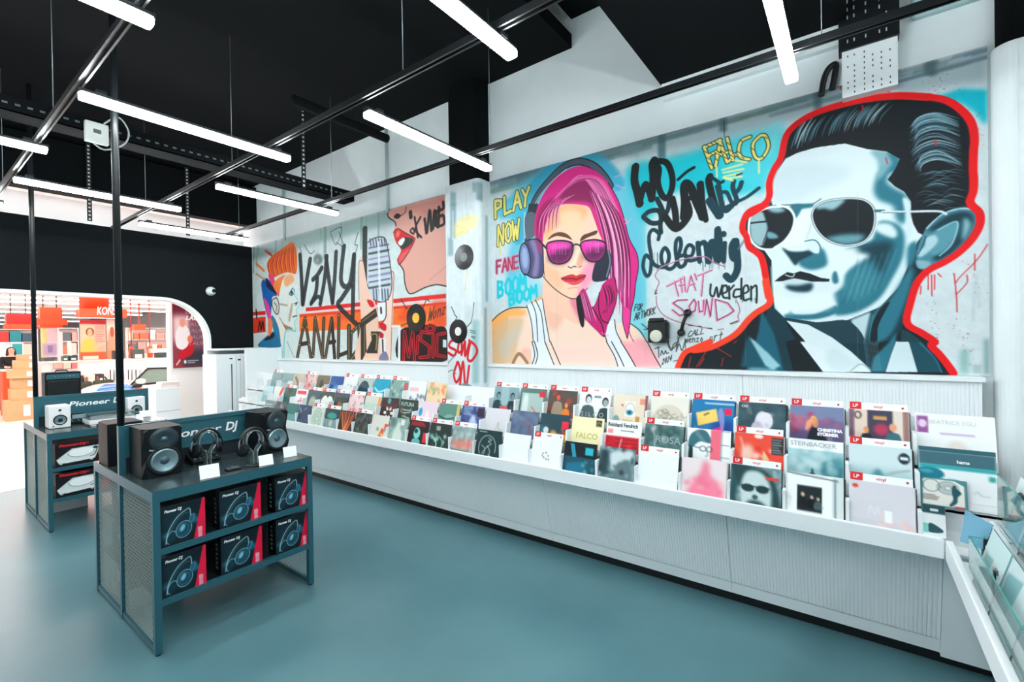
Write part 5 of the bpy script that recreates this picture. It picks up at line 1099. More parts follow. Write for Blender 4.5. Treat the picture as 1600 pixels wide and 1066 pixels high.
for k, px in enumerate((168, 180, 196, 208, 222)):
    t = sbox('game_console', 'upright white game console with a black slot on the low display', 'console', px, 577, px+9, 597, 19, .35, M_WHITE, 'upright white consoles')
    MB().box(t['w']*.42, t['w']*.58, -.012, 0, t['h']*.2, t['h']*.95).build('slot', M_BLACK, t)
t = sbox('low_display', 'white low display under the upright white consoles', 'display table', 164, 597, 240, 606, 18.9, .6, M_WHITE, floor=True); MB().box(0, t['w'], -.02, 0, t['h']-.05, t['h']).build('edge', M_PALEP, t)
for k, (a, b, y0, y1, c1, lab, rot) in enumerate(((112, 130, 588, 606, (56, 50, 52), 'dark printed carton beside the black amplifiers', 0), (132, 149, 586, 602, (238, 214, 200), 'pale carton with a sheet hanging, between two dark cartons', 0), (150, 163, 585, 600, (60, 62, 66), 'dark printed carton nearest the upright consoles', 0))):
    q = sbox('product_carton', lab, 'carton', a, y0, b, y1, 18.6, .4, mat('product carton %d' % k, c1, .6)); MB().box(q['w']*.45, q['w']*.8, -.01, 0, q['h']*.35, q['h']*.6).build('label', M_CARD, q); MB().box(q['w']*.05, q['w']*.3, -.01, 0, q['h']*.1, q['h']*.8).build('picture', mat('carton picture', (150, 90, 70), .6), q)
for a, b, y0, y1, lab in ((112, 146, 598, 622, 'dark olive padded bag in front of the printed cartons'), (147, 180, 595, 612, 'dark olive padded bag behind the blue car bonnet')):
    q = sbox('padded_bag', lab, 'bag', a, y0, b, y1, 18.45, .3, mat('olive cloth', (60, 70, 58), .8), bev=.08); MB().tube([(q['w']*.3, .2, q['h']), (q['w']*.4, .2, q['h']+.08), (q['w']*.6, .2, q['h']+.08), (q['w']*.7, .2, q['h'])], .02, 6).build('handle', M_BLACK, q)
t = sbox('low_display', 'low orange-fronted table carrying the olive bags', 'display table', 110, 620, 172, 626, 18.42, .4, M_ORANGE, floor=True); MB().box(0, t['w'], -.02, 0, t['h']-.04, t['h']).build('edge', M_WHITE, t)
# car
CY = 16.6
cl_, cr_ = at(128, 600, 1, CY), at(244, 600, 1, CY); czt = at(182, 601, 1, CY).z
car = empty('display_car', 'white car with a blue bonnet patch and open windscreen frame, parked in the shop', 'car', ((cl_.x+cr_.x)/2, CY, 0))
hw_ = (cr_.x-cl_.x)/2
def shell(m, sx, sy, sz, z0, a0, a1, b0, b1, na=28, nb=14):
    vs, fs = [], []
    for i in range(na+1):
        a = a0+(a1-a0)*i/na
        for j in range(nb+1):
            b = b0+(b1-b0)*j/nb; e = .86
            ca, sa, cb_, sb = math.cos(a), math.sin(a), math.cos(b), math.sin(b)
            p = lambda v: math.copysign(abs(v)**e, v)
            vs.append((sx*p(cb_)*p(ca), .9+sy*p(cb_)*p(sa), z0+sz*p(sb)))
    for i in range(na):
        for j in range(nb): q = i*(nb+1)+j; fs.append((q, q+nb+1, q+nb+2, q+1))
    return m.add(vs, fs, True)
M_CARW = mat('car white', (240, 238, 236), .2, coat=.6)
shell(MB(), hw_, .78, czt-.5, .5, 0, 2*PI, 0, PI/2, 40, 12).add([(hw_*.97*math.cos(q), .9+.76*math.sin(q), zz) for zz in (.2, .5) for q in np.linspace(0, 2*PI, 40, endpoint=False)], [(i, (i+1) % 40, 40+(i+1) % 40, 40+i) for i in range(40)], True).build('body', M_CARW, car)
shell(MB(), hw_*1.008, .787, (czt-.5)*1.008, .5, -2.25, -1.0, .62, 1.3, 20, 10).build('bonnet_patch', mat('car blue', (24, 120, 196), .25, coat=.5), car)
shell(MB(), hw_*1.01, .79, (czt-.5)*1.01, .5, -1.0, -.62, .1, .7, 10, 10).build('side_stripe', M_ORANGE2, car)
wq = [at(px, py, 1, CY+.5)-car.location for px, py in ((203, 603), (231, 576), (263, 575), (262, 596), (232, 600))]
MB().tube([tuple(v) for v in wq], .03, 8, True).build('windscreen_frame', M_BLACK, car)
MB().add([tuple(v+Vector((0, .02, 0))) for v in wq]+[tuple(v+Vector((0, .03, 0))) for v in wq], [(0, 1, 2, 3, 4), (9, 8, 7, 6, 5)]).build('windscreen', mat('car glass', (150, 176, 166), .08, trans=.3), car)
q = at(220, 596, 1, CY+.3)-car.location; MB().lathe([(0, -.09), (.1, -.06), (.13, 0), (.1, .06), (0, .09)], 16, tr(*q), False).build('mirror', M_CARW, car)
q = at(240, 590, 1, CY+.7)-car.location; MB().lathe([(0, -.05), (.16, -.03), (.18, .04), (0, .06)], 16, tr(*q), False).build('seat', M_BLACK, car)
q = at(214, 602, 1, CY+.3)-car.location; MB().bbox(q.x-.1, q.x+.12, q.y-.06, q.y+.06, q.z-.06, q.z+.03, .03).build('mirror_foot', M_BLACK, car)
for sx in (-.66, .66):
    for yy in (.35, 1.45): MB().lathe([(.15, -.09), (.29, -.1), (.31, -.06), (.31, .06), (.29, .1), (.15, .09)], 24, frame((sx*hw_, yy, .31), (1, 0, 0), (0, 0, 1))).build('wheel', M_RUB, car)
t = sbox('white_cabinet', 'white waist-high cabinet with papers on top, before the running poster wall', 'cabinet', 243, 608, 282, 640, 11.0, .45, M_WHITE, floor=True)
MB().box(0, t['w'], -.006, 0, t['h']*.62, t['h']*.625).build('seam', M_STEELW, t)
o = sbox('paper_tray', 'clear tray of papers on the white cabinet', 'tray', 252, 598, 281, 608, 11.02, .3, mat('paper', (226, 214, 206), .6)); MB().box(.02, o['w']-.05, -.005, 0, .02, o['h']*.6).build('sheet', M_PALEP, o)
# boxes, bin, person at the open side
M_KRAFT = mat('brown cardboard', (206, 166, 122), .75, noise=.06, nscale=8); M_TAPE = mat('pale tape', (226, 206, 170), .5)
zs = 0.0
for k, (a, b, y0, y1, Y, lab) in enumerate(((8, 54, 630, 657, 18.8, 'largest cardboard box, bottom of the stack by the far pole'), (17, 58, 616, 630, 18.85, 'flat cardboard box second from the bottom of the stack'), (20, 58, 602, 616, 18.9, 'cardboard box third from the bottom of the stack'), (15, 58, 591, 602, 18.8, 'thin pale cardboard box fourth from the bottom of the stack'), (24, 59, 579, 591, 18.9, 'cardboard box second from the top of the stack'), (30, 56, 571, 579, 18.95, 'small brown box at the very top of the cardboard stack'))):
    t = sbox('cardboard_box', lab, 'box', a, y0, b, y1, Y, .55, M_KRAFT, 'stacked cardboard boxes', .006)
    t.location.z = zs; zs += t['h']+.001
    MB().box(t['w']*.62, t['w']*.86, -.004, 0, t['h']*.2, t['h']*.75).build('label', M_CARD, t); MB().box(0, t['w'], .24, .30, t['h'], t['h']+.0008).build('tape', M_TAPE, t)
q = sbox('red_bin', 'orange-red square bin behind the cardboard stack', 'bin', 4, 581, 26, 640, 20.2, .6, M_ORANGE, floor=True); MB().bbox(-.02, q['w']+.02, -.02, .62, q['h'], q['h']+.05, .01).build('rim', M_PALEP, q)
t = sbox('service_desk', 'teal and white service desk at the edge of the shop opening', 'desk', -40, 570, 42, 640, 22.5, .8, mat('desk teal', (40, 96, 98), .5), floor=True); MB().box(-.05, t['w']+.05, -.05, .85, t['h'], t['h']+.05).build('desk_top', M_WHITE, t)
desk_top_z = t['h']+.05
def z_desk_gap(q): return max(.02, q.location.z-desk_top_z)
for a, b, lab, c1 in ((-10, 16, 'white backed screen on the service desk', (206, 226, 230)), (17, 37, 'teal screen behind the person in black', (40, 160, 170))):
    q = sbox('desk_screen', lab, 'screen', a, 536, b, 561, 22.7, .06, M_WHITE); MB().box(.03, q['w']-.03, -.01, 0, .03, q['h']-.03).build('panel', mat('screen %s' % (c1,), c1, .3), q); MB().box(q['w']*.45, q['w']*.55, .02, .06, -(z_desk_gap(q)), 0).build('stand', M_STEELW, q)
# person
pz = at(18, 571, 1, 22.0)
pe = empty('person', 'person with dark hair in a black top sitting at the service desk', 'person', (pz.x, 22.0, 0))
def skin(name, joints, edges, m, parent, lv=2):
    me = bpy.data.meshes.new(name); me.from_pydata([j[:3] for j in joints], edges, []); o = put(name, me, parent)
    md = o.modifiers.new('skin', 'SKIN'); md.use_smooth_shade = True
    for v, j in zip(me.skin_vertices[0].data, joints): v.radius = (j[3], j[4] if len(j) > 4 else j[3])
    me.skin_vertices[0].data[0].use_root = True
    s = o.modifiers.new('sub', 'SUBSURF'); s.levels = lv; s.render_levels = lv; me.materials.append(m); return o
zz = pz.z
J = [(0, 0, zz-.25, .17, .12), (0, 0, zz+.0, .16, .11), (0, 0, zz+.2, .18, .11), (0, 0, zz+.3, .07, .06), (0, -.01, zz+.38, .055), (0, -.02, zz+.47, .085, .095), (0, -.02, zz+.56, .07, .085),
     (.2, 0, zz+.23, .065), (.26, -.08, zz+.02, .05), (.14, -.28, zz-.06, .04), (.05, -.36, zz-.05, .03), (-.2, 0, zz+.23, .065), (-.26, -.08, zz+.02, .05), (-.14, -.28, zz-.06, .04), (-.05, -.36, zz-.05, .03)]
skin('body', J, [(0, 1), (1, 2), (2, 3), (3, 4), (4, 5), (5, 6), (2, 7), (7, 8), (8, 9), (9, 10), (2, 11), (11, 12), (12, 13), (13, 14)], mat('skin', (226, 180, 156), .6), pe)
skin('black_top', [(0, 0, zz-.26, .18, .13), (0, 0, zz+.0, .17, .12), (0, 0, zz+.2, .19, .12), (0, 0, zz+.27, .09, .08), (.2, 0, zz+.23, .075), (.27, -.08, zz+.02, .06), (.15, -.26, zz-.055, .048), (-.2, 0, zz+.23, .075), (-.27, -.08, zz+.02, .06), (-.15, -.26, zz-.055, .048)], [(0, 1), (1, 2), (2, 3), (2, 4), (4, 5), (5, 6), (2, 7), (7, 8), (8, 9)], mat('black cloth', (22, 24, 28), .8), pe)
skin('hair', [(0, .03, zz+.6, .1), (0, .06, zz+.5, .1, .08), (.07, .03, zz+.42, .05), (.09, .02, zz+.3, .04), (-.07, .03, zz+.42, .05), (-.09, .02, zz+.3, .04)], [(0, 1), (1, 2), (2, 3), (1, 4), (4, 5)], mat('dark hair', (36, 24, 22), .6), pe)
fm = MB()
for sx in (-.033, .033): fm.lathe([(.012, 0), (.01, .006), (0, .008)], 8, frame((sx, -.112, zz+.505), (1, 0, 0), (0, 0, 1)), False)
fm.build('eyes', M_BLACK, pe); MB().bar((-.03, -.115, zz+.43), (.03, -.115, zz+.43), .008, .012).build('mouth', mat('lips', (190, 90, 90), .5), pe); MB().add([(-.014, -.105, zz+.46), (.014, -.105, zz+.46), (0, -.135, zz+.462), (0, -.108, zz+.505)], [(0, 1, 2), (0, 2, 3), (1, 3, 2), (0, 3, 1)], True).build('nose', MATS['skin'], pe)
# ------------------------------------------------------------------ murals
def crop(ox, oy, k):
    """drawing coordinates read off an enlargement of the photograph"""
    def f(s):
        a = np.array([[float(v) for v in q.split(',')] for q in s.split()])
        return a/k+np.array([ox, oy])
    return f
def wall_fn(ymax, ymin, z0, z1, nx, ny, x):
    def fn(P):
        P = np.asarray(P, float)
        d = np.array(RT)[None]*((P[:, :1]-800)/F_PX)-np.array(UP)[None]*((P[:, 1:]-533)/F_PX)+np.array(FWD)[None]
        t = (x-EYE.x)/d[:, 0]; y = d[:, 1]*t; z = EYE.z+d[:, 2]*t
        return np.stack([(ymax-y)/(ymax-ymin)*(nx-1), (z1-z)/(z1-z0)*(ny-1)], 1)
    return fn
GL = {'A': ['0,1 .45,0 .9,1', '.2,.62 .75,.6'], 'B': ['0,0 .02,1', '0,.02 .6,.12 .55,.4 .05,.48 .7,.6 .65,.92 .02,1'], 'C': ['.8,.12 .4,0 .05,.4 .1,.85 .5,1 .85,.85'], 'D': ['0,0 .05,1', '0,.0 .8,.3 .8,.7 .05,1'], 'E': ['.75,.02 0,0 .02,1 .8,.98', '0,.5 .6,.48'], 'F': ['.75,.02 0,0 .02,1', '0,.48 .6,.46'],
      'G': ['.8,.1 .4,0 .05,.4 .1,.85 .5,1 .85,.85 .85,.55 .5,.55'], 'H': ['0,0 .02,1', '.8,0 .78,1', '0,.5 .8,.5'], 'I': ['.2,0 .2,1'], 'K': ['0,0 .02,1', '.75,0 .05,.55 .8,1'], 'L': ['0,0 .05,1 .75,.95'], 'M': ['0,1 .1,0 .45,.6 .8,0 .95,1'], 'N': ['0,1 .05,0 .75,1 .8,0'], 'O': ['.45,0 .05,.3 .1,.8 .5,1 .85,.7 .8,.2 .45,0'],
      'P': ['.02,1 0,0 .65,.12 .65,.45 .05,.52'], 'R': ['.02,1 0,0 .65,.12 .6,.42 .05,.5 .75,1'], 'S': ['.75,.1 .35,0 .05,.25 .45,.5 .75,.72 .4,1 .02,.88'], 'T': ['0,.03 .9,0', '.45,0 .45,1'], 'U': ['0,0 .05,.75 .4,1 .75,.75 .8,0'], 'V': ['0,0 .4,1 .8,0'], 'W': ['0,0 .2,1 .45,.3 .7,1 .95,0'], 'Y': ['0,0 .4,.5 .8,0', '.4,.5 .3,1'], 'Z': ['0,0 .8,.02 .05,1 .85,.98'],
      'w': ['0,.4 .15,1 .4,.5 .6,1 .85,.4'], 'e': ['.05,.7 .7,.62 .45,.38 .08,.6 .15,.95 .7,.95'], 'r': ['.05,.4 .1,1', '.08,.6 .35,.4 .65,.45'], 'd': ['.6,.5 .2,.5 .05,.75 .3,1 .62,.85', '.65,0 .65,1'], 'n': ['.05,.4 .08,1', '.08,.6 .4,.4 .65,.55 .7,1'], 'z': ['0,.45 .6,.42 .05,.98 .7,.95'], 'o': ['.4,.4 .05,.7 .35,1 .7,.7 .4,.4'], '_': ['0,1 .8,1'], 'a': ['.65,.5 .2,.45 .05,.8 .4,1 .65,.7 .7,1'], 't': ['.35,.1 .35,1', '.05,.45 .7,.4'], 'm': ['.02,.45 .05,1', '.05,.55 .3,.45 .4,1', '.4,.55 .65,.45 .8,1'], 'h': ['.05,0 .05,1', '.05,.6 .4,.45 .6,1'], 's': ['.6,.45 .1,.5 .6,.8 .05,1'], '2': ['.05,.2 .5,0 .6,.35 .05,1 .75,.95'], '0': ['.4,0 .05,.5 .4,1 .7,.5 .4,0'], '4': ['.5,1 .5,0 .05,.65 .8,.62'], '-': ['.1,.5 .7,.45']}
def glyphs(cv, txt, p0, p1, h, wid, col, lean=0.0, sharp=True, **k):
    """hand lettering along a baseline from p0 to p1 in photograph pixels, h tall"""
    p0, p1 = np.array(p0, float), np.array(p1, float); n = len(txt); adv = (p1-p0)/n
    for i, ch in enumerate(txt):
        for s in GL.get(ch, []):
            q = np.array([[float(v) for v in w_.split(',')] for w_ in s.split()])
            P = p0+adv*i+q[:, :1]*adv*.95+np.stack([(1-q[:, 1])*h*lean, -(1-q[:, 1])*h], 1)
            cv.line(P, wid, col, smooth=not sharp, **k)
def drips(cv, x0, x1, y, n, l0, l1, wid, col, alpha=.7):
    for _ in range(n):
        x = x0+(x1-x0)*rng.random(); cv.line([(x, y), (x+rng.normal()*.4, y+l0+(l1-l0)*rng.random())], wid, col, False, alpha=alpha)
def spray(cv, x0, y0, x1, y1, n, r, col, spread=4.0):
    for _ in range(n):
        t = rng.random(); q = r*(.3+rng.random()); cv.ell(x0+(x1-x0)*t+rng.normal()*spread, y0+(y1-y0)*t+rng.normal()*spread, q, q, col)

# ---- portrait mural on the near wall
YA, YB, ZA, ZB, MX = 3.628, -0.752, 1.788, 4.04, WX-0.018
NX, NY = 880, 452
cv = Canvas(NX, NY, (206, 217, 220), wall_fn(YA, YB, ZA, ZB, NX, NY, MX))
N1, N2, N3, N6, N7 = crop(980, 180, 6.6625), crop(980, 320, 6.6625), crop(980, 440, 6.6625), crop(690, 270, 4.844), crop(690, 470, 6.27)
A7, B3, C4, D8, E5, F5 = crop(800, 267, 3.9925), crop(800, 0, 3.9925), crop(1200, 0, 3.9925), crop(1200, 267, 3.9925), crop(800, 534, 4), crop(1200, 534, 4)
cv.noise(.02, 9); cv.noise(.012, 3)
GREY = (122, 150, 154); DG = (70, 98, 106)
# grey brushed band along the top, blue sprays
TOPL = lambda x: 281-(x-765)*.2715
cv.poly([(765, TOPL(765)-5), (1545, TOPL(1545)-5), (1545, 125), (1400, 150), (1270, 178), (1200, 200), (1100, 225), (900, 262), (765, 305)], (158, 176, 182), False, blur=6)
for k in range(46):
    x = 765+rng.random()*760; l = 40+rng.random()*120; o = rng.random()*18
    cv.line([(x, TOPL(x)+3+o), (x+l, TOPL(x+l)+3+o)], 3+rng.random()*5, (118-rng.integers(40), 142-rng.integers(36), 148-rng.integers(36)), False, alpha=.45, soft=1.5)
cv.poly([(765, TOPL(765)), (1290, TOPL(1290)), (1290, TOPL(1290)+9), (765, TOPL(765)+9)], (92, 120, 126), False, alpha=.55, blur=2)
for x, dep in ((1034, 40), (1130, 24), (1278, 30), (1450, 22), (1458, 26)): cv.rect(x-6, TOPL(x), x+6, TOPL(x)+dep, DG, blur=2, alpha=.8)
for x, y in ((985, 232), (860, 268)): cv.rect(x-14, y-8, x+14, y+12, GREY, blur=4, alpha=.6)
AQ = (0, 186, 200)
cv.poly(N1('0,560 330,470 700,380 800,340 1100,260 1600,160 1600,420 1480,620 1440,760 1200,820 900,860 700,780 400,830 150,1000 0,1060'), AQ, True, blur=8, alpha=.95)
cv.poly(N1('1000,300 1600,180 1580,500 1440,780 1100,700'), (90, 208, 220), True, blur=10, alpha=.7)
cv.poly(N2('0,0 180,-80 190,300 188,1066 0,1066'), (110, 205, 215), False, blur=3, alpha=.9)
cv.poly(N3('30,0 188,0 195,420 240,640 150,560 30,430'), (120, 208, 218), False, blur=1, alpha=.9)
cv.poly(N2('60,0 200,-100 330,0 160,200'), AQ, True, blur=8, alpha=.8)
cv.poly(C4('1000,620 1200,555 1375,560 1378,780 1340,760 1290,700 1200,640'), (0, 178, 196), False, blur=3)
cv.poly(C4('0,800 100,760 60,900 0,1000'), (120, 206, 214), True, blur=5, alpha=.8)
cv.poly([(800, 300), (838, 270), (880, 248), (930, 250), (960, 262), (1000, 330), (1008, 470), (990, 480), (960, 400), (840, 420), (806, 480), (790, 430), (800, 360)], (96, 190, 212), True, blur=8, alpha=.9)
for s in (5, 9, 14): cv.line(A7('40,420 60,260 120,120 220,20 330,-75 420,-90 520,-70 610,10 660,80'), 26-s, (38, 140+s*2, 186+s), alpha=.35, soft=3)
cv.poly(A7('10,690 90,640 200,720 190,800 60,830'), (150, 206, 222), True, blur=6, alpha=.8)
# lettering at the far end
K = (26, 30, 32)
def outlined(txt, p0, p1, h, w1, c1, w2, c2, lean=0.0):
    glyphs(cv, txt, p0, p1, h, w1, c1, lean); glyphs(cv, txt, p0, p1, h, w2, c2, lean)
cv.poly(N6('440,230 640,140 670,190 640,330 520,350 430,340'), (70, 190, 214), True, blur=4, alpha=.8)
outlined('PLAY', (774, 341), (830, 318), 27, 6.5, (56, 60, 40), 4.2, (226, 216, 120)); outlined('NOW', (778, 384), (812, 372), 30, 5.5, (56, 60, 40), 3.4, (236, 222, 116))
glyphs(cv, 'FANE', (776, 427), (812, 418), 19, 5, (214, 120, 150)); glyphs(cv, 'FANE', (776, 427), (812, 418), 19, 1.6, (150, 30, 70))
glyphs(cv, 'BOOM', (778, 465), (823, 452), 25, 4.2, (20, 196, 212)); glyphs(cv, 'BOOM', (796, 478), (840, 464), 19, 4.2, (20, 196, 212)); drips(cv, 779, 783, 380, 2, 8, 22, 2, (236, 216, 100))
# woman
SK = (246, 204, 176)
cv.poly(N7('440,620 470,460 440,270 470,220 560,130 680,70 830,65 900,0 1003,0 1003,620'), (236, 178, 126), True, blur=1)
cv.poly(A7('195,690 300,770 380,800 440,790 450,930 600,960 720,940 790,1000 840,1066 870,1240 -40,1240 -20,900 100,840 190,800'), (246, 214, 194), False, blur=1)
cv.poly(E5('740,0 800,-20 850,10 930,160 760,160 700,60 680,0'), (246, 168, 176), True, blur=4)
cv.poly(A7('200,700 300,770 330,900 260,1000 205,900'), (240, 176, 150), True, blur=5, alpha=.7)
cv.poly(N7('480,460 620,200 800,170 760,330 690,620 470,620'), (220, 184, 142), True, blur=4, alpha=.8)
cv.poly(N7('560,420 700,280 800,260 700,430 620,600'), (206, 200, 186), True, blur=6, alpha=.7); cv.poly(N7('780,480 870,480 890,620 830,600'), (250, 190, 170), True, blur=3); cv.line(N7('700,610 760,520 840,610'), 5, (140, 96, 60), alpha=.8); cv.poly(N7('450,230 560,140 690,90 820,90 800,150 640,170 500,260'), (252, 176, 96), True, blur=3, alpha=.9)
cv.line(N7('475,225 560,135 680,72 830,66'), 1.4, K)
# tank top
cv.poly(A7('92,840 190,800 205,900 235,1066 300,1213 -60,1213 -60,1213 130,1213 135,1066'), (226, 234, 238), False)
cv.poly(E5('120,0 205,0 265,160 125,160'), (228, 236, 240), False)
cv.poly(E5('590,0 680,0 770,160 660,160'), (232, 236, 240), False); cv.poly(A7('575,1000 600,940 640,930 680,1066 590,1066'), (228, 234, 238), False)
cv.poly(E5('265,145 205,0 300,20 590,0 660,160 265,160'), (246, 216, 200), False)
cv.poly(E5('300,20 420,40 540,10 600,60 640,160 330,160 290,90'), (248, 206, 194), True, blur=8, alpha=.7)
for q in ('92,840 120,940 133,1066', '120,815 150,900 160,1066', '145,805 180,880 195,980 205,1066', '190,800 205,900 235,1066'): cv.line(A7(q), 1.3, K)
for q in ('125,0 142,80 125,145', '140,0 160,80 145,145', '205,0 265,150', '240,0 305,150', '590,0 640,90 662,155', '622,0 670,90 700,155', '680,0 730,80 772,155', '845,0 890,90 930,160'): cv.line(E5(q), 1.5, K)
for q in ('600,945 580,1010 592,1066', '640,930 650,1000 682,1066', '700,930 790,990 840,1066'): cv.line(A7(q), 1.4, K)
# neck, face
cv.poly(A7('205,660 300,760 380,800 440,770 440,900 420,960 300,900 215,850'), (246, 196, 170), True, blur=1)
cv.poly(A7('360,790 440,770 450,950 400,900'), (236, 130, 150), True, blur=3)
FACE = A7('190,450 205,330 250,240 320,205 430,205 500,240 545,330 590,450 575,560 530,640 470,730 420,785 370,797 300,760 235,710 205,660 190,560')
cv.poly(FACE, SK, True)
cv.poly(A7('200,420 215,320 255,250 330,215 430,215 470,260 400,330 300,330 240,400'), (240, 174, 116), True, blur=5, alpha=.85)
cv.poly(A7('300,260 400,240 440,300 400,380 320,350'), (248, 206, 168), True, blur=6)
cv.poly(A7('195,560 230,600 300,640 310,740 235,705 205,650'), (240, 188, 152), True, blur=5)
cv.poly(A7('440,600 540,560 560,600 480,720 400,790 430,700'), (250, 142, 186), True, blur=6, alpha=.8)
cv.poly(A7('330,590 380,480 420,500 440,590 400,620'), (252, 220, 196), True, blur=4)
cv.line(A7('195,660 240,712 300,762 370,797 420,787 470,732'), 1.3, (60, 34, 34)); cv.line(A7('190,470 190,560 205,660'), 1, (120, 70, 56))
cv.line(A7('350,598 370,606 385,596 400,600'), 1.6, (110, 60, 60)); cv.line(A7('415,604 435,594'), 1.4, (150, 70, 90)); cv.poly(A7('430,500 445,560 430,595 400,590'), (226, 150, 120), True, blur=2, alpha=.7)
cv.poly(A7('222,430 255,395 300,382 345,396 375,430 330,415 275,408'), (110, 60, 40), True); cv.poly(A7('425,440 440,405 480,388 530,372 525,395 475,415'), (96, 50, 40), True)
cv.poly(A7('305,672 345,652 380,646 400,655 425,646 462,652 440,690 392,712 345,700'), (216, 46, 62), True); cv.line(A7('308,674 380,672 400,678 458,654'), 1.4, (90, 16, 28)); cv.line(A7('340,695 392,700 436,684'), 1.6, (246, 120, 130), alpha=.8); cv.line(A7('350,735 392,728 420,732'), 2, (226, 150, 130), alpha=.7, soft=1.5)
# headphones
SL = (76, 88, 104)
BAND = A7('98,430 92,330 112,262 160,150 250,40 330,-30 420,-58 510,-30 575,35 612,95')
cv.line(BAND, 10.5, K); cv.line(BAND, 7.5, SL); cv.line(A7('120,262 170,160 258,58 338,-10'), 1.4, (176, 190, 200))
cv.poly(A7('105,205 165,205 150,270 95,262'), (46, 54, 62)); cv.poly(A7('90,270 150,275 140,405 78,410'), (88, 102, 114), True); cv.line(A7('80,260 75,340 82,420'), 1.6, (190, 206, 214))
# hair
MG, MGD, MGL = (222, 34, 132), (120, 14, 74), (246, 132, 192)
HAIR = A7('150,440 140,330 165,210 230,95 320,10 420,-30 520,0 600,75 660,180 700,300 730,420 780,520 788,610 772,700 762,790 742,880 732,960 720,1045 692,940 690,850 660,760 640,660 612,560 575,460 540,380 512,300 482,230 430,212 330,208 270,232 222,300 196,400 190,450')
cv.poly(HAIR, MG, True)
cv.poly(A7('300,190 330,120 420,60 520,90 600,200 560,260 480,200 400,190'), MGD, True, blur=3, alpha=.8); cv.poly(A7('570,250 640,330 700,460 680,560 620,470 580,370'), (150, 24, 96), True, blur=3, alpha=.7)
cv.poly(A7('150,300 200,200 270,170 240,250 200,330 180,420 155,420'), (170, 24, 96), True, blur=3)
r2 = np.random.default_rng(3)
for k in range(44):
    t = k/44; q = A7('%f,%f %f,%f %f,%f %f,%f' % (250+120*t, 150-110*t+40, 330+120*t, 60-80*t+50, 430+140*t, 30+40*t, 520+150*t, 140+120*t)); cv.line(q, 1.6+2.4*r2.random(), (MGL, MGD, (250, 180, 216), (244, 80, 164))[k % 4], taper=True)
for k in range(56):
    t = r2.random(); x = 500+120*t; q = A7('%f,%f %f,%f %f,%f %f,%f %f,%f' % (x-20, 120+60*t, x+30+20*t, 260+20*t, x+70+30*t, 420+20*t, x+80+40*t, 560+30*t, x+90+30*t, 720+200*r2.random())); cv.line(q, 1.4+2.4*r2.random(), (MGL, MGD, (250, 170, 210), (110, 10, 66))[k % 4], taper=True)
for k in range(12):
    t = k/12; cv.line(A7('%f,%f %f,%f %f,%f' % (155+12*k, 420-6*k, 170+12*k, 300-8*k, 240+14*k, 190-4*k)), 1.8, (MGL if k % 2 else MGD), taper=True, alpha=.9)
cv.poly(A7('690,850 740,880 735,960 720,1045 700,970'), (236, 60, 150), True)
cv.line(A7('600,75 660,180 700,300 730,420 780,520 788,610 772,700 762,790 742,880 735,960 720,1045'), 1.3, (50, 16, 44)); cv.line(A7('690,850 690,940 718,1045'), 1.2, (50, 16, 44))
# plait
cv.poly(A7('405,800 450,735 500,850 545,760 572,700 640,665 652,740 640,850 600,950 575,1035 530,1000 470,940 420,870'), (196, 24, 110), True)
cv.poly(A7('400,800 440,790 450,960 425,955'), (20, 22, 26), True)
for k in range(40):
    b = (450, 850) if k % 2 else (590, 800); a = r2.random(); q = A7('%f,%f %f,%f %f,%f' % (b[0]-30+50*a, b[1]-90, b[0]-10+60*a, b[1], b[0]+10+70*a*(1 if k % 2 else -.6), b[1]+90)); cv.line(q, .8+1.4*r2.random(), ((30, 8, 24), MGL, MG, (90, 10, 56))[k % 4], taper=True, alpha=.8)
cv.line(A7('500,850 560,960 575,1035'), 1.6, (30, 8, 24)); cv.line(A7('545,760 540,850 560,930 600,950'), 1.6, (30, 8, 24)); cv.line(A7('640,665 655,760 640,850 600,950'), 1.4, (30, 8, 24))
# ear cups, glasses
cv.poly(A7('55,480 82,440 140,425 186,450 196,560 190,655 130,668 82,642 52,580'), (70, 74, 112), True); cv.poly(A7('110,440 150,440 170,540 160,650 125,655 140,540'), (150, 130, 176), True, blur=3, alpha=.8); cv.poly(A7('150,420 185,440 185,520 165,500'), (150, 60, 110), True, blur=2); cv.ell(820, 405, 8.5, 25, (112, 120, 168), -.06); cv.ell(820, 403, 5, 17, (150, 170, 206), -.06, blur=2); cv.ring(820, 405, 8.5, 25, 1.6, K, -.06); cv.line(A7('82,440 140,425 186,450 196,560 190,655 130,668 82,642'), 1.4, K)
cv.poly(A7('500,680 520,570 565,490 605,500 622,560 600,665 560,690'), (36, 42, 58), True); cv.line(A7('600,500 612,570 590,660'), 2.2, (110, 130, 150))
for q, hx in (('216,462 258,440 330,437 376,456 376,512 350,562 300,581 250,571 226,532', 296), ('428,452 500,430 560,438 584,460 577,520 540,562 482,562 447,522', 505)):
    P_ = A7(q); cv.poly(P_, (228, 44, 160), True)
    cx_, cy_ = P_.mean(0); cv.poly(P_[3:] if hx == 296 else P_[3:], (84, 22, 72), True, blur=6, alpha=.9); cv.rect(cx_-16, cy_-13, cx_+16, cy_-5, (244, 90, 190), blur=3, alpha=.7)
    cv.line(P_, 2.3, (40, 26, 40), closed=True)
    for _ in range(5): x = cx_-12+24*r2.random(); cv.line([(x, cy_-12), (x, cy_+4)], .8, (250, 140, 210), False, alpha=.6)
cv.line(A7('374,472 400,458 430,470'), 2.2, (40, 26, 40)); cv.line(A7('155,425 218,482'), 2.0, (50, 40, 44)); cv.line(A7('185,460 218,492'), 1.2, (50, 40, 44))
cv.line(E5('760,0 740,-40 720,-110'), 1.2, (196, 40, 110))
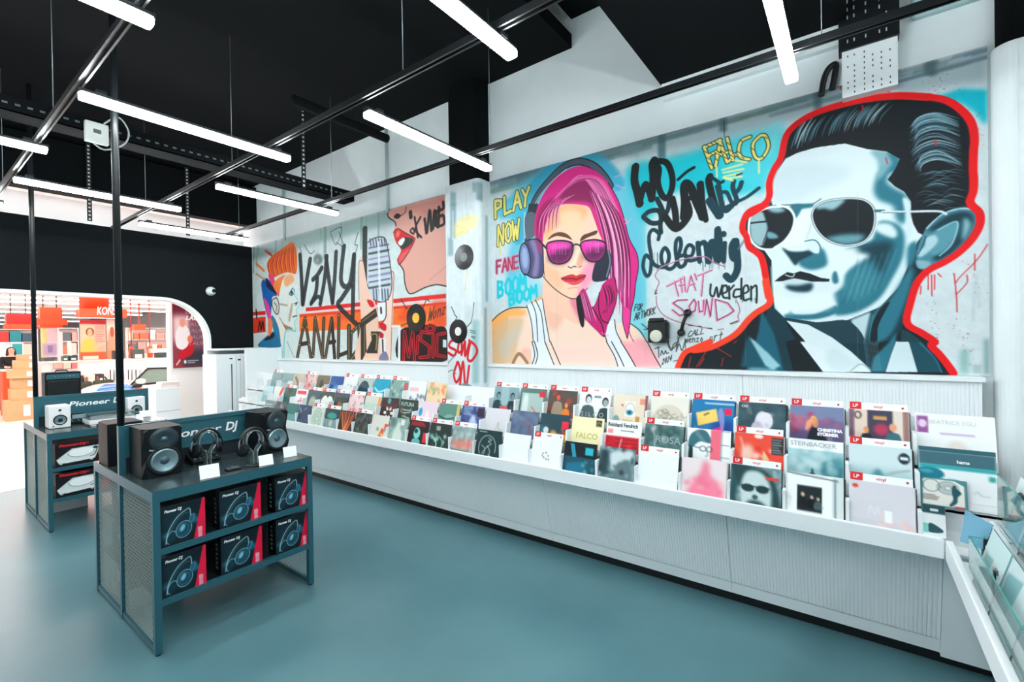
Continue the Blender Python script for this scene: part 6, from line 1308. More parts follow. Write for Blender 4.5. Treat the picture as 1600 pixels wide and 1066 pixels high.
for q in ('705,330 745,300', '700,300 720,330', '640,40 690,20', '650,90 700,110', '560,1010 600,1030'): cv.line(A7(q), 2.0, (246, 150, 200), False, alpha=.6)
# black writing
W = 9.5; KB, KT = (18, 24, 28), (16, 58, 70)
def bl(s, w_=62, col=KB, f=N1, **k): cv.line(f(s), w_*1.12/6.6625, col, **k)
bl('85,540 75,680 105,800 130,920', 75); bl('130,900 190,720 255,870', 62); bl('255,870 270,650 260,520 280,470', 70); bl('270,480 400,490 460,600 470,740 420,860 360,830 320,700 330,560 270,490', 56)
bl('530,670 620,590 695,545', 30); bl('860,640 850,700 900,900 950,1040', 66); bl('590,1060 600,900 590,760 610,710 660,750 720,900 790,1060', 76); bl('780,1060 770,850 760,720', 70); bl('620,880 720,830', 50); bl('870,640 960,700 1000,690', 30, (20, 40, 50)); bl('930,740 990,1000', 32, KT); bl('950,700 1010,990 1100,940 1130,900', 40, KT); bl('1000,800 1040,810 1090,910 1130,900', 36, KT); bl('1110,690 1100,760 1140,880 1130,920', 44, KT); bl('1190,700 1170,760 1120,820', 44, KT); bl('1150,900 1250,850 1370,760', 34, KT)
def b2(s, w_=44, col=KT, **k): bl(s, w_, col, N2, **k)
b2('170,120 230,70 320,60 350,110 340,180 250,190 170,130', 44, (18, 44, 52)); b2('310,-60 360,40 390,130', 46, (18, 44, 52)); b2('350,290 350,180 420,60 440,-60', 44, (18, 44, 52)); b2('470,-60 500,80 510,230', 62, KB); b2('390,120 510,250 640,110 620,-20', 66, KB); b2('780,-40 810,100 820,160', 50, KB); b2('860,-40 960,110', 80); b2('960,120 1010,40 1100,0', 40)
b2('325,360 330,300 270,260 230,310 230,420 250,540 240,700 200,740 165,640 190,530 240,560 290,630 380,650 430,580 430,500 390,450 355,520 370,620 440,670 500,630 530,540 560,420 545,350 510,380 505,500 540,640 600,620 610,530 530,540', 36); b2('610,540 670,530 690,450 640,420 600,500 640,580 720,570', 34); b2('735,400 755,590', 46); b2('745,420 810,400 835,590', 46); b2('850,590 870,400 930,380 940,260', 60); b2('900,400 940,580', 70); b2('980,560 960,330 945,250', 52); b2('1015,400 1005,590', 44); cv.ell(*N2('1005,305')[0], 4.6, 5, KT); b2('1110,370 1080,430 1085,540 1120,560 1110,370', 44); b2('1130,380 1150,620 1130,720 1080,780 1030,740', 66); b2('1160,460 1220,370', 26, (90, 110, 116), alpha=.6)
drips(cv, 1093, 1136, 409, 12, 4, 20, .9, KT); drips(cv, 1006, 1040, 395, 6, 6, 30, .8, KT, .5); drips(cv, 1090, 1150, 312, 10, 8, 22, .8, KT, .4)
for q in ('870,830 865,930 900,950 930,860 950,960 990,840', '980,930 1040,900 1030,840 990,870 1000,960 1050,970', '1060,850 1065,980', '1065,890 1110,840', '1190,770 1185,980', '1180,880 1120,890 1110,960 1180,950', '1200,930 1260,900 1250,840 1210,870 1215,990 1270,980', '1290,850 1290,990', '1290,880 1340,840 1350,920 1345,1020'): bl(q, 19, (22, 40, 44), N2)
drips(cv, 1128, 1184, 466, 8, 3, 8, .9, (22, 40, 44))
# yellow name, yellow strokes
FQ = ['800,330 880,550', '800,335 950,270', '850,420 960,360', '920,530 970,260', '930,420 1040,390', '960,260 1040,490', '1040,240 1100,470', '1060,480 1110,410 1150,410', '1280,225 1190,270 1160,370 1190,440 1270,460', '1390,210 1310,300 1330,430 1400,450 1470,330 1440,220 1390,210']
for q in FQ: cv.line(N1(q), 7.2, (40, 50, 30), smooth=len(q.split()) > 3)
for q in FQ: cv.line(N1(q), 4.2, (230, 216, 120), smooth=len(q.split()) > 3)
for q in FQ:
    P_ = N1(q)
    for t in (.25, .55, .8): c_ = P_[0]+(P_[-1]-P_[0])*t if len(P_) == 2 else spline(P_, False)[int(t*5*(len(P_)-1))]; cv.line([c_+[-2, -1.5], c_+[2, 1.5]], 1.1, (60, 56, 40), False)
for q in ('990,570 1200,510', '1000,600 1210,560', '1010,640 1190,600', '1030,660 1190,640', '1000,650 1100,680', '930,540 935,640', '1370,460 1372,600', '1120,470 1240,490'): cv.line(N1(q), 3.2, (236, 224, 150), alpha=.85, soft=1)
cv.line(N1('1140,625 1195,605'), 2.6, K)
cv.line(N1('1008,60 1012,230'), 1, K, False)
# pink THAT SOUND with a ragged outline
PK = (236, 150, 186)
TH_ = ['410,850 590,760', '490,800 530,950', '550,770 570,910', '590,750 600,900', '540,840 600,830', '620,910 660,740 710,890', '640,840 700,820', '700,720 720,780', '730,740 880,680', '790,720 770,950']
for q in TH_: cv.line(N2(q), 3.4, PK, False); cv.line(N2(q)+[.9, .4], .8, (90, 20, 46), False)
SO_ = ['620,195 520,200 470,230 560,290 610,340 540,360 465,300', '690,190 640,260 650,330 700,310 710,230 690,190', '735,210 745,320 790,310 790,200', '800,350 820,190 860,370 880,180', '910,200 930,410 1050,350 1105,310 1040,230 910,190']
for q in SO_: cv.line(N3(q), 3.6, PK, False); cv.line(N3(q)+[1.2, -.8], 1.3, (80, 24, 50), False)
for q in ('300,100 310,60 330,0 290,-60 340,-140 470,-200 620,-240 800,-260 900,-200 1010,-160', '300,150 310,250 370,340 480,400 620,440 760,470 880,490', '940,500 1000,490', '1140,200 1170,290 1150,360 1160,410 1080,440'): cv.line(N3(q), 1.5, (226, 150, 176)); cv.line(N3(q)+[.5, .8], .7, (100, 40, 70))
for q in ('300,90 290,130 310,120', '640,455 680,460', '840,485 880,490', '1070,440 1150,410', '740,465 770,470'): cv.line(N3(q), 1.4, K)
# small notes
glyphs(cv, 'FOR', (991, 486), (1004, 484), 10, 1.2, K, .2); glyphs(cv, 'ARTWORK', (991, 501), (1025, 490), 11, 1.2, K, .1); cv.line(N3('150,440 215,495'), 1.2, K, False); cv.line(N3('215,460 217,498 175,498'), 1.2, K, False)
glyphs(cv, 'CALL', (1074, 527), (1101, 521), 9, 1.2, K, .3); glyphs(cv, 'wenzo', (1070, 536), (1100, 534), 11, 1.2, K); glyphs(cv, '_art', (1100, 536), (1130, 530), 14, 1.3, K, .2)
for q in ('290,700 340,680', '325,690 330,790', '350,770 360,720 380,760 400,720 410,750 430,740', '430,580 425,660 460,720 480,660 520,640 510,730 540,650 570,720 600,630 605,690'): cv.line(N3(q), 1.3, K)
glyphs(cv, '2024', (1034, 570), (1050, 563), 9, 1.1, K, .2); cv.line(N3('480,830 550,815'), 1, K, False); cv.line(N3('540,640 525,580 535,560'), .9, K)
# man in dark glasses
REDC = (228, 12, 18); RED2 = (246, 62, 34)
OUT = np.vstack([E5('1035,160 1075,75 1130,45 1240,0'), N3('680,715 860,690 1050,600 1160,520 1260,400 1350,320 1480,230 1470,100 1440,0'), N2('1470,960 1440,740 1400,560 1340,490 1270,440 1240,330 1200,260 1210,170 1270,70 1440,0'), N1('1230,1060 1420,930 1480,840 1480,700 1530,560 1600,440'),
    C4('110,855 170,780 280,712 420,662 600,620 800,597 1000,605 1120,630 1210,690 1268,765 1288,860 1282,960 1280,1066'), D8('1284,60 1280,130 1262,200 1318,262 1320,340 1270,430 1190,510 1100,570 1000,622 930,700 890,820 868,950 960,1012 1040,1066'), crop(1440, 480, 6.6625)('100,400 200,510 300,640 330,690')])
keep = [0]
for i in range(1, len(OUT)):
    if np.hypot(*(OUT[i]-OUT[keep[-1]])) > 5: keep.append(i)
OUT = OUT[keep]
SIL = np.vstack([OUT, [(1490, 590), (1058, 590)]])
cv.poly(SIL, (16, 28, 34), False)
TE, TD, TL, WH = (38, 112, 130), (14, 52, 64), (130, 176, 186), (218, 232, 236)
# face field
cv.poly(np.vstack([C4('60,1066 110,990 180,955 300,920 480,895 620,930 740,945 822,990 800,1066'), D8('780,10 745,55 790,95 850,130 892,190 888,260 905,330 935,385 965,400 935,440 900,500 870,600 820,720 700,850 500,935 300,945 100,915 40,850 25,700 22,560 -20,500 -60,460 0,350 30,220 20,180 40,60')]), WH, False)
cv.poly(D8('40,0 320,-40 500,-20 480,60 300,130 180,190 60,200 20,180'), (206, 222, 228), True, blur=6)
cv.poly(C4('640,940 740,945 822,990 800,1066 700,1066 680,1000'), TL, True, blur=2); cv.poly(C4('740,945 822,992 790,1066 720,1066 770,1010'), TE, True, blur=2)
cv.poly(D8('700,0 780,-30 740,60 790,110 850,140 880,200 850,330 800,300 780,220 690,180 660,110'), TE, True, blur=3)
cv.poly(D8('690,0 780,-60 690,60'), TL, True, blur=3)
cv.poly(D8('840,170 890,200 885,300 905,360 870,480 860,600 800,730 760,760 850,560 850,420 860,300'), (206, 226, 230), True, blur=1)
# cheek shadow
cv.poly(D8('690,320 800,330 850,400 840,540 770,680 690,800 560,880 420,900 430,830 400,780 470,720 480,640 560,560 640,520 560,480 480,490 560,460 650,430'), TE, True, blur=2)
cv.poly(D8('560,480 720,440 780,460 740,560 700,640 660,560 600,560'), TD, True, blur=4, alpha=.9); cv.poly(D8('520,640 620,600 680,700 600,790 500,800 470,740'), (60, 138, 152), True, blur=5, alpha=.8)
cv.poly(D8('680,330 760,330 805,380 790,420 720,400 670,370'), (214, 230, 232), True, blur=2)
cv.poly(D8('380,480 480,500 620,520 620,545 540,590 480,640 450,720 420,620 380,560'), (222, 234, 238), True, blur=3)
for k in range(12): cv.line(D8('%f,%f %f,%f' % (470+22*k, 830-10*k, 560+22*k, 560-6*k)), 1.4, (TL if k % 2 else TD), alpha=.25, soft=2)
# nose
cv.poly(D8('210,230 250,225 270,300 250,380 240,440 110,480 90,460 140,380 180,300'), (228, 238, 241), True); cv.poly(D8('150,215 215,215 180,290 160,280'), TE, True, blur=1); cv.poly(D8('200,520 330,480 370,560 350,600 260,618 190,580'), TE, True, blur=2); cv.poly(D8('88,480 130,540 170,590 200,560 280,520 270,500 190,505 130,500'), TD, True, blur=1); cv.poly(D8('230,440 290,440 325,480 315,520 270,505 240,470'), (214, 228, 232), True, blur=1); cv.line(D8('230,440 290,432 325,470 320,515 280,520'), 1.8, TE); cv.line(D8('270,330 240,420'), 2, (190, 210, 216), soft=2)
# mouth and chin
cv.poly(D8('40,690 75,660 120,632 160,640 200,626 260,640 330,668 385,675 382,692 270,692 165,672 90,690'), (12, 26, 32), False); cv.poly(D8('85,695 165,675 270,695 250,712 160,716 110,708'), (196, 214, 220), True, blur=1); cv.poly(D8('110,715 190,715 275,702 265,750 190,756 130,742'), TD, True, blur=2); cv.line(D8('110,650 150,662 165,645'), 2, WH, alpha=.8); cv.poly(D8('405,640 425,628 440,690 415,705 400,680'), TE, True, blur=1)
cv.poly(D8('100,900 130,880 135,830 150,880 180,895 300,890 420,840 420,890 300,925 130,925'), TE, True, blur=1); cv.poly(D8('40,760 120,800 300,770 400,760 420,800 380,860 200,880 80,890 40,840'), (226, 238, 241), True, blur=4)
cv.line(D8('20,600 25,700 40,850 100,915'), 2.0, TL, soft=1.5)
# ear
cv.poly(D8('965,400 1000,340 1080,270 1180,230 1260,228 1300,270 1290,350 1230,440 1130,540 1040,590 960,610 925,590 935,480'), (70, 130, 146), True)
cv.poly(D8('1000,370 1100,290 1200,255 1270,270 1280,330 1230,420 1150,510 1060,560 1030,540 1140,470 1190,320 1050,370'), TD, True, blur=2); cv.poly(D8('1040,380 1180,320 1150,440 1060,520 1010,510 1060,450'), (84, 148, 162), True, blur=1); cv.line(D8('990,360 1080,275 1190,238 1270,240'), 2.4, (170, 204, 212)); cv.line(D8('1060,370 1180,318 1150,450 1070,530'), 2.0, (150, 196, 206)); cv.poly(D8('1225,290 1265,330 1240,400 1210,430 1215,350'), TL, True, blur=2)
cv.poly(D8('985,420 1040,400 1060,440 1020,490 950,540 930,510 975,470'), (170, 202, 210), True, blur=1); cv.poly(D8('925,560 1010,570 1000,605 950,612'), TL, True, blur=1); cv.poly(D8('870,480 925,440 930,520 900,590 872,620'), TE, True, blur=2); cv.line(D8('985,410 965,470 935,520'), 1.6, TD)
# hair
HA = np.vstack([C4('120,985 135,900 190,800 300,735 430,688 600,650 800,625 990,632 1110,655 1190,715 1240,790 1255,900 1250,1066'), D8('1250,40 1240,180 1160,230 1080,270 990,345 960,390 915,340 895,260 890,190 850,130 790,95 750,50 785,0'), C4('800,1040 822,992 740,945 620,930 480,895 300,920 190,950')])
cv.poly(HA, (12, 20, 26), False)
for k in range(46):
    t = r2.random(); x = 150+560*t; y0_ = 780-150*t**.7+40*r2.random(); cv.line(C4('%f,%f %f,%f %f,%f' % (x+60+30*t, y0_-20, x+20, y0_+50, x-10, y0_+110+30*(1-t))), .8+2.0*r2.random(), ((110, 160, 176), (190, 214, 222), (50, 92, 108))[k % 3], taper=True, alpha=.75)
for k in range(60):
    t = r2.random(); y = 690+300*t; cv.line(C4('%f,%f %f,%f %f,%f %f,%f' % (860+60*r2.random()+30*t, y+90, 940+30*t, y+35, 1050+20*t, y+5+10*r2.random(), 1190+20*t, y+40+40*r2.random())), .7+1.8*r2.random(), ((110, 160, 176), (176, 206, 216), (46, 86, 102))[k % 3], taper=True, alpha=.75)
for k in range(46):
    y = -10+250*r2.random(); x = 900+200*r2.random(); cv.line(D8('%f,%f %f,%f %f,%f' % (x, y+20, x+60, y-5, x+140, y+10)), .6+1.1*r2.random(), ((90, 136, 150), (160, 196, 206), (40, 76, 90))[k % 3], taper=True, alpha=.6)
for q in ('590,660 592,690', '735,985 745,1020', '1040,870 1050,910'): cv.line(C4(q), 2.2, (210, 40, 50), False, alpha=.8)
# sunglasses
cv.line(D8('-20,225 60,215 150,212 270,208 330,175'), 1.6, (60, 80, 86)); cv.poly(D8('140,215 270,205 280,225 170,240'), TE, True, blur=1)
L2 = D8('270,275 300,215 380,180 500,168 600,178 660,225 672,300 655,380 600,445 500,470 410,455 340,415 290,350'); cv.poly(L2, (14, 26, 32), True); cv.poly(D8('300,215 380,185 480,175 450,215 400,245 350,235 310,240'), (150, 188, 196), True, blur=2); cv.poly(D8('360,420 480,395 600,400 570,445 480,462 410,445'), (96, 150, 162), True, blur=3); cv.line(L2, 4.4, (226, 238, 241), closed=True); cv.line(L2, 1.0, (60, 84, 92), closed=True)
L1 = np.vstack([N2('1270,180 1300,110 1390,60 1500,25 1600,20'), D8('60,215 130,235 165,290 150,370 100,440 40,480'), N2('1560,450 1480,465 1390,455 1310,400 1270,310')]); cv.poly(L1, (16, 28, 34), True)
cv.poly(N2('1280,170 1310,110 1400,70 1440,160 1460,260 1410,420 1340,410 1290,340'), (150, 182, 188), True, blur=1); cv.poly(D8('0,225 60,222 110,245 60,262 10,250'), (140, 180, 190), True, blur=2); cv.poly(D8('0,380 50,395 60,420 0,420'), (110, 160, 170), True, blur=1); cv.line(N2('1250,195 1340,185 1440,175'), 3, (20, 34, 40), False); cv.line(L1, 3.4, (228, 240, 242), closed=True); cv.line(N2('1460,270 1410,400'), 1, K)
cv.line(D8('672,250 720,250'), 5, (60, 110, 122), False); cv.line(D8('715,255 860,255 1060,252 1110,270'), 3.8, (206, 224, 228)); cv.line(D8('715,262 860,262'), 1, (60, 90, 96), False)
# neck, collar, coat
cv.poly(np.vstack([D8('40,860 100,915 300,945 500,930 700,850 790,760 900,600 935,620 900,760 860,900 830,990 780,1066'), F5('620,0 640,190 -140,190'), N3('1490,230 1520,160')]), TD, False)
cv.poly(D8('520,930 640,880 600,1066 540,1066'), (196, 216, 222), False, blur=1); cv.poly(D8('650,900 760,800 860,640 905,610 880,760 780,1000 700,1066 640,1066'), TE, True, blur=2); cv.poly(D8('640,1066 650,960 700,860 760,820 690,960 680,1066'), (12, 30, 38), True)
for k in range(10): x = 500+14*k; cv.line(D8('%f,900 %f,1060' % (x+30, x)), .6, TL, False, alpha=.6)
cv.poly(D8('110,935 300,950 500,935 600,1066 400,1066 250,1010'), (24, 58, 68), True)
cv.poly(F5('-140,200 -60,-60 -40,-200 40,-40 100,190'), (20, 92, 112), False, blur=1); cv.poly(F5('-140,190 -10,60 60,190'), (120, 180, 192), False, blur=2); cv.poly(N3('1180,890 1230,640 1260,560 1380,700 1480,880 1480,910'), (20, 78, 96), False, blur=2); cv.poly(N3('1270,580 1330,620 1480,760 1599,880 1520,910 1440,880'), (150, 196, 206), False, blur=1)
cv.poly(D8('100,925 110,940 330,1066 440,1240 300,1250 180,1066'), (12, 24, 30), False); cv.poly(F5('110,0 200,-20 345,190 160,190'), (10, 22, 28), False)
cv.poly(D8('115,935 250,960 400,1040 520,1130 640,1240 560,1250 400,1250 330,1200 220,1050'), (216, 230, 234), False); cv.poly(F5('200,0 230,0 350,60 500,160 640,175 645,190 345,190'), (220, 232, 236), False); cv.poly(F5('400,40 520,110 580,140 520,185 420,185 360,110'), (206, 222, 226), True, blur=3); cv.line(F5('515,185 580,140 640,180'), 1.2, (120, 150, 156))
cv.poly(F5('640,190 660,100 760,0 800,-60 800,0 735,190'), TE, False, blur=1); cv.poly(F5('735,190 770,80 800,0 880,0 940,190'), (206, 224, 230), False); cv.poly(F5('880,0 935,190 1090,190 1010,60 960,0'), (18, 70, 84), False); cv.poly(D8('830,990 870,1000 960,1066 830,1066'), (24, 60, 70), False); cv.line(F5('950,10 1040,100 1085,190'), 3, (30, 120, 150), alpha=.7)
for k in range(9): x = 600+10*k; cv.line(F5('%f,0 %f,180' % (x, x+25)), .7, TL, False, alpha=.5)
for q in ('640,890 660,780', '720,890 800,760 830,720', '930,690 1080,780', '1000,800 980,880', '1110,640 1140,620', '750,880 800,800'): cv.line(N3(q), 1.4, (206, 40, 44), False, alpha=.8)
# red outline over everything
cv.line(OUT[:36], 9.5, RED2); cv.line(OUT[14:], 10.5, REDC)
for q in ('1000,640 1000,740', '1020,650 1022,780', '1040,650 1038,740', '1060,640 1080,660', '955,720 950,770'): cv.line(D8(q), 1.6, REDC, False)
for q in ('1370,460 1300,560 1200,660 1170,700', '1160,640 1175,780 1180,880', '1175,770 1240,700 1240,650', '1290,520 1290,620'): cv.line(D8(q), 1.8, (206, 40, 48))
for q in ('450,540 560,565 700,570 760,572', '690,575 720,560', '450,540 455,560'): cv.line(C4(q), 1.8, (196, 50, 54), False)
for a in ((1480, 370, 1540, 460, 34), (1490, 500, 1520, 560, 30), (1440, 110, 1500, 135, 26), (1400, 130, 1490, 140, 16), (1525, 180, 1540, 230, 20)):
    spray(cv, *a[:4], a[4], .7, (206, 50, 56) if a[0] < 1500 else (190, 60, 66), 6)
spray(cv, 1450, 110, 1530, 180, 30, .6, (50, 60, 64), 8); spray(cv, 1455, 460, 1465, 540, 26, .6, (60, 76, 80), 5)
cv.rect(1500, 545, 1514, 585, (120, 170, 168), blur=3, alpha=.8); cv.rect(1538, 530, 1546, 585, (90, 130, 130), blur=2, alpha=.7); cv.rect(1520, 570, 1534, 584, (150, 176, 172), blur=1, alpha=.7); cv.line([(1530, 480), (1525, 430), (1520, 500)], 4, (170, 186, 190), alpha=.5, soft=2)
cv.a = np.clip(cv.a+(rng.random((NY, NX, 1))-.5)*.012, 0, 1)
# joints of the boards
for x in (870, 1008, 1165, 1340): cv.line([(x, 300), (x, 570)], .5, (150, 166, 170), False, alpha=.35)
mur = put('mural', cv.mesh('mural', YA-YB, ZB-ZA, M_MURAL, .016, edge=(190, 200, 203)), None, frame((MX, YA, ZA), (0, -1, 0), (0, 0, 1)))
tag(mur, 'long painted mural of a pink-haired woman in headphones and a dark-haired man in sunglasses', 'mural')

# ---- vinyl mural on the far wall
YA, YB, ZA, ZB = BY-.002, 4.16, 1.788, 4.04
NX, NY = 600, 300
cv = Canvas(NX, NY, (206, 218, 218), wall_fn(YA, YB, ZA, ZB, NX, NY, MX))
N4, N5, G6, H6 = crop(390, 340, 4.44), crop(540, 300, 3.806), crop(400, 267, 3.9925), crop(400, 534, 4)
cv.noise(.025, 7)
T2 = lambda x: 384.2-(x-400)*.2694
cv.poly([(395, T2(395)-4), (700, T2(700)-4), (700, T2(700)+22), (395, T2(395)+22)], (150, 178, 178), False, blur=5)
for k in range(40): x = 396+300*rng.random(); cv.line([(x, T2(x)), (x+rng.normal(), T2(x)+10+40*rng.random())], 1+2.5*rng.random(), (96+rng.integers(50), 126+rng.integers(40), 128+rng.integers(40)), False, alpha=.55, soft=1.5)
# stripes
RS, OS = (224, 34, 30), (244, 112, 34)
def band(x0, ya0, yb0, x1, ya1, yb1, col, **k): cv.poly([(x0, ya0), (x1, ya1), (x1, yb1), (x0, yb0)], col, False, **k)
band(395, 487.5, 493, 415, 486, 492, RS); band(395, 497, 521, 415, 495, 519, (226, 60, 36))
band(478, 481, 487, 697, 459, 466, RS); band(468, 490, 493, 697, 467.5, 470, (240, 190, 186)); band(468, 491.5, 518, 697, 472, 510, OS)
for k in range(30): x = 470+225*rng.random(); cv.ell(x, 500-(x-470)*.06+rng.normal()*4, 8, 5, ((250, 150, 50), (226, 60, 30), (246, 90, 30))[k % 3], blur=3, alpha=.6)
band(697-22, 470, 512, 697, 468, 510, (226, 70, 40), blur=3, alpha=.6); band(468, 491.5, 496, 697, 472, 476, (226, 50, 30), alpha=.8)
for q in ('50,690 45,640 50,700', '60,790 70,720 80,780 90,720 100,780'): cv.line(N4(q), 2.2, (40, 20, 20))
# singer
HC = (226, 104, 40)
cv.poly(N4('150,420 120,330 150,270 220,220 290,170 320,210 330,300 320,390 260,380 200,400'), HC, True)
for k in range(26):
    t = k/25; cv.line(N4('%f,%f %f,%f %f,%f' % (150+170*t, 420-50*t, 130+180*t, 330-50*t, 170+140*t, 255-80*t)), 1.2, ((120, 36, 24), (250, 150, 60), (206, 50, 40), (226, 60, 90))[k % 4], taper=True, alpha=.85)
cv.poly(N4('82,450 120,420 160,470 190,540 170,560 150,640 150,760 110,640 90,540'), (24, 92, 166), True); cv.poly(N4('100,560 130,600 150,680 140,720 120,660'), (230, 60, 150), True); cv.poly(N4('120,430 160,480 200,520 180,530 120,480'), (30, 34, 60), True); cv.poly(N4('130,410 160,400 210,540 190,530'), (236, 70, 120), True)
cv.poly(N4('190,430 250,400 240,480 200,530 165,470'), (236, 130, 60), True); cv.line(N4('45,320 100,370'), 3, (226, 130, 60)); cv.line(N4('45,390 105,430'), 2.4, (196, 150, 110)); cv.line(N4('110,230 150,260'), 3, (206, 60, 60))
FC = N4('235,420 290,385 320,420 310,480 320,540 345,600 325,640 330,690 310,730 320,770 280,770 240,740 215,690 210,600 205,540')
cv.poly(FC, (216, 224, 220), True); cv.poly(N4('240,420 290,390 310,440 250,480'), (230, 166, 120), True, blur=2); cv.poly(N4('205,690 240,740 300,770 250,780 215,740'), (150, 110, 80), True, blur=1); cv.poly(N4('270,700 290,600 300,610 280,720'), (176, 160, 140), True, blur=1); cv.line(N4('205,600 260,610'), 2, (170, 150, 130), soft=1.5)
cv.line(N4('275,530 300,490 310,520 290,540 275,530'), 1.6, (50, 90, 110)); cv.ell(*N4('292,520')[0], 2, 3, (40, 60, 80)); cv.line(N4('310,600 330,590 320,610'), 1.4, (50, 40, 40)); cv.line(N4('300,690 330,680'), 1.6, (80, 50, 50)); cv.line(N4('300,480 315,540 345,600 325,640 330,690 310,730 320,775'), 1.5, (120, 206, 206))
cv.poly(N4('155,560 190,550 210,620 200,680 170,660'), (206, 206, 200), True); cv.line(N4('160,570 190,560 205,620 195,670 170,650 155,600 160,570'), 1.2, K); cv.line(N4('170,590 190,620 185,650'), 1, K)
cv.poly(N4('190,680 240,760 250,800 230,880 200,860 180,760'), (226, 222, 212), True); cv.poly(N4('160,680 200,760 215,880 180,820 150,720'), (30, 120, 160), True); cv.poly(N4('60,895 110,830 170,790 200,840 210,900'), (24, 110, 150), True); cv.poly(N4('100,850 165,800 170,830 130,850'), (20, 30, 40), True); cv.poly(N4('130,700 160,720 150,800 130,820'), (240, 120, 80), True, blur=1); cv.poly(N4('235,900 245,800 330,790 330,975 238,975'), (206, 222, 220), False); cv.line(N4('240,970 240,860 258,780 320,790'), 2, (100, 196, 196)); cv.line(N4('260,860 290,930 310,975'), .8, (100, 120, 124))
# VINYL
def v4(q, w_=26, col=(28, 34, 36), f=N4): cv.line(f(q), w_*1.1/4.44, col, grain=.15)
v4('350,260 360,420 368,600'); v4('370,600 395,440 420,290'); v4('425,600 470,550 490,560', 20); v4('440,430 470,400 500,350', 26); v4('470,420 460,520 430,590'); v4('490,600 520,430 535,270'); v4('530,270 550,430 575,590'); v4('575,590 590,420 600,240'); v4('655,200 640,330 635,440 665,480 700,440 725,260', 28); v4('725,260 720,420 715,690', 28); v4('700,470 640,560 615,610 700,700 740,740', 28); cv.ell(*N4('475,290')[0], 7, 8.5, (70, 84, 86), alpha=.7, blur=2); cv.ell(*N4('470,300')[0], 3, 4, (150, 160, 160), alpha=.7, blur=1)
v4('115,220 112,640', 34, (28, 34, 36), N5); v4('140,560 180,470 225,380', 34, (40, 50, 52), N5)
for q in ('560,100 640,70 600,190 560,100', '620,100 650,180', '345,200 360,240', '380,190 420,250 450,230', '600,170 640,200'): cv.line(N4(q), .9, (60, 76, 78))
for q in ('75,240 55,310 70,320 50,390', '260,90 258,150'): cv.line(N5(q), 1.0, (40, 50, 52))
# brown lettering
BR = (92, 76, 52)
for q in ('330,975 385,700 425,975', '350,880 410,870', '440,960 455,700', '455,700 505,970', '505,970 515,700', '525,975 570,700 590,975', '545,870 590,860', '620,680 615,970', '615,960 690,930', '745,760 705,800 700,960 745,975'):
    cv.line(N4(q), 5.4, (36, 32, 26), False)
for q in ('330,975 385,700 425,975', '440,960 455,700', '455,700 505,970', '505,970 515,700', '525,975 570,700', '620,680 615,970', '745,760 705,800 700,960 745,975'):
    cv.line(N4(q), 2.6, BR, False)
    P_ = spline(N4(q), False, 6)
    for i in range(0, len(P_)-1, 2): cv.line([P_[i]+[-1.1, -1], P_[i]+[1.1, 1]], 1.0, (186, 160, 110), False)
for q in ('20,800 20,1000', '80,790 90,990', '30,1000 100,900'): cv.line(N5(q), 7, (34, 34, 30), False); cv.line(N5(q), 2, (120, 104, 70), False)
# microphone and hand
cv.poly(N5('85,640 80,420 100,400 130,560 160,620 190,720 200,860 240,1000 60,1000 90,800'), (234, 196, 176), True); cv.poly(N5('265,470 285,480 285,620 270,1000 225,1000 230,700 262,600'), (240, 206, 190), True); cv.line(N5('80,640 78,430 100,410'), 1, (120, 80, 70)); cv.line(N5('268,475 287,490 280,640 268,1000'), 1, (120, 80, 70))
cv.poly(N5('133,300 170,275 225,270 245,310 265,430 275,540 262,620 220,655 165,640 135,560'), (196, 206, 216), True); cv.line(N5('133,300 170,275 225,270 245,310 265,430 275,540 262,620 220,655 165,640'), 1.5, (50, 58, 64))
for k in range(8): y = 320+34*k; cv.line(N5('%f,%f %f,%f' % (140, y+14, 255+8*(k > 2), y-8)), 3.4 if k % 2 else 2.2, ((90, 96, 130), (60, 80, 84), (130, 136, 170))[k % 3], alpha=.9)
for k in range(6): x = 145+17*k; cv.line(N5('%f,280 %f,320' % (x, x+6)), 2.0, (80, 90, 110)); cv.line(N5('%f,580 %f,640' % (x+20, x+24)), 2.6, (90, 106, 126))
cv.line(N5('195,300 205,640'), 4, (226, 232, 236), alpha=.8)
cv.poly(N5('188,660 240,655 240,760 195,770'), (226, 232, 232), False); cv.line(N5('210,690 212,720'), 3, K, False); cv.line(N5('240,655 240,740 220,775'), 1.6, K); cv.poly(N5('130,640 160,650 172,680 150,685 132,660'), (206, 20, 36), True); cv.poly(N5('200,775 240,790 238,825 210,815'), (206, 20, 36), True); cv.poly(N5('200,830 225,845 222,870 204,868'), (190, 20, 36), True); cv.poly(N5('205,870 240,870 240,960 208,960'), (226, 230, 230), False); cv.line(N5('220,880 222,950'), 2.4, K)
cv.poly(N5('90,760 180,690 190,740 120,790 125,960 190,960 200,830 150,830 155,880 100,1000 90,1000'), (46, 44, 36), False); cv.line(N5('100,770 175,715'), 1.6, (120, 104, 70)); cv.line(N5('112,800 112,960'), 2, (120, 104, 70)); cv.line(N5('150,850 185,850 180,940'), 2, (150, 130, 90)); cv.poly(N5('210,965 240,950 255,1000 200,1000'), (120, 120, 150), True)
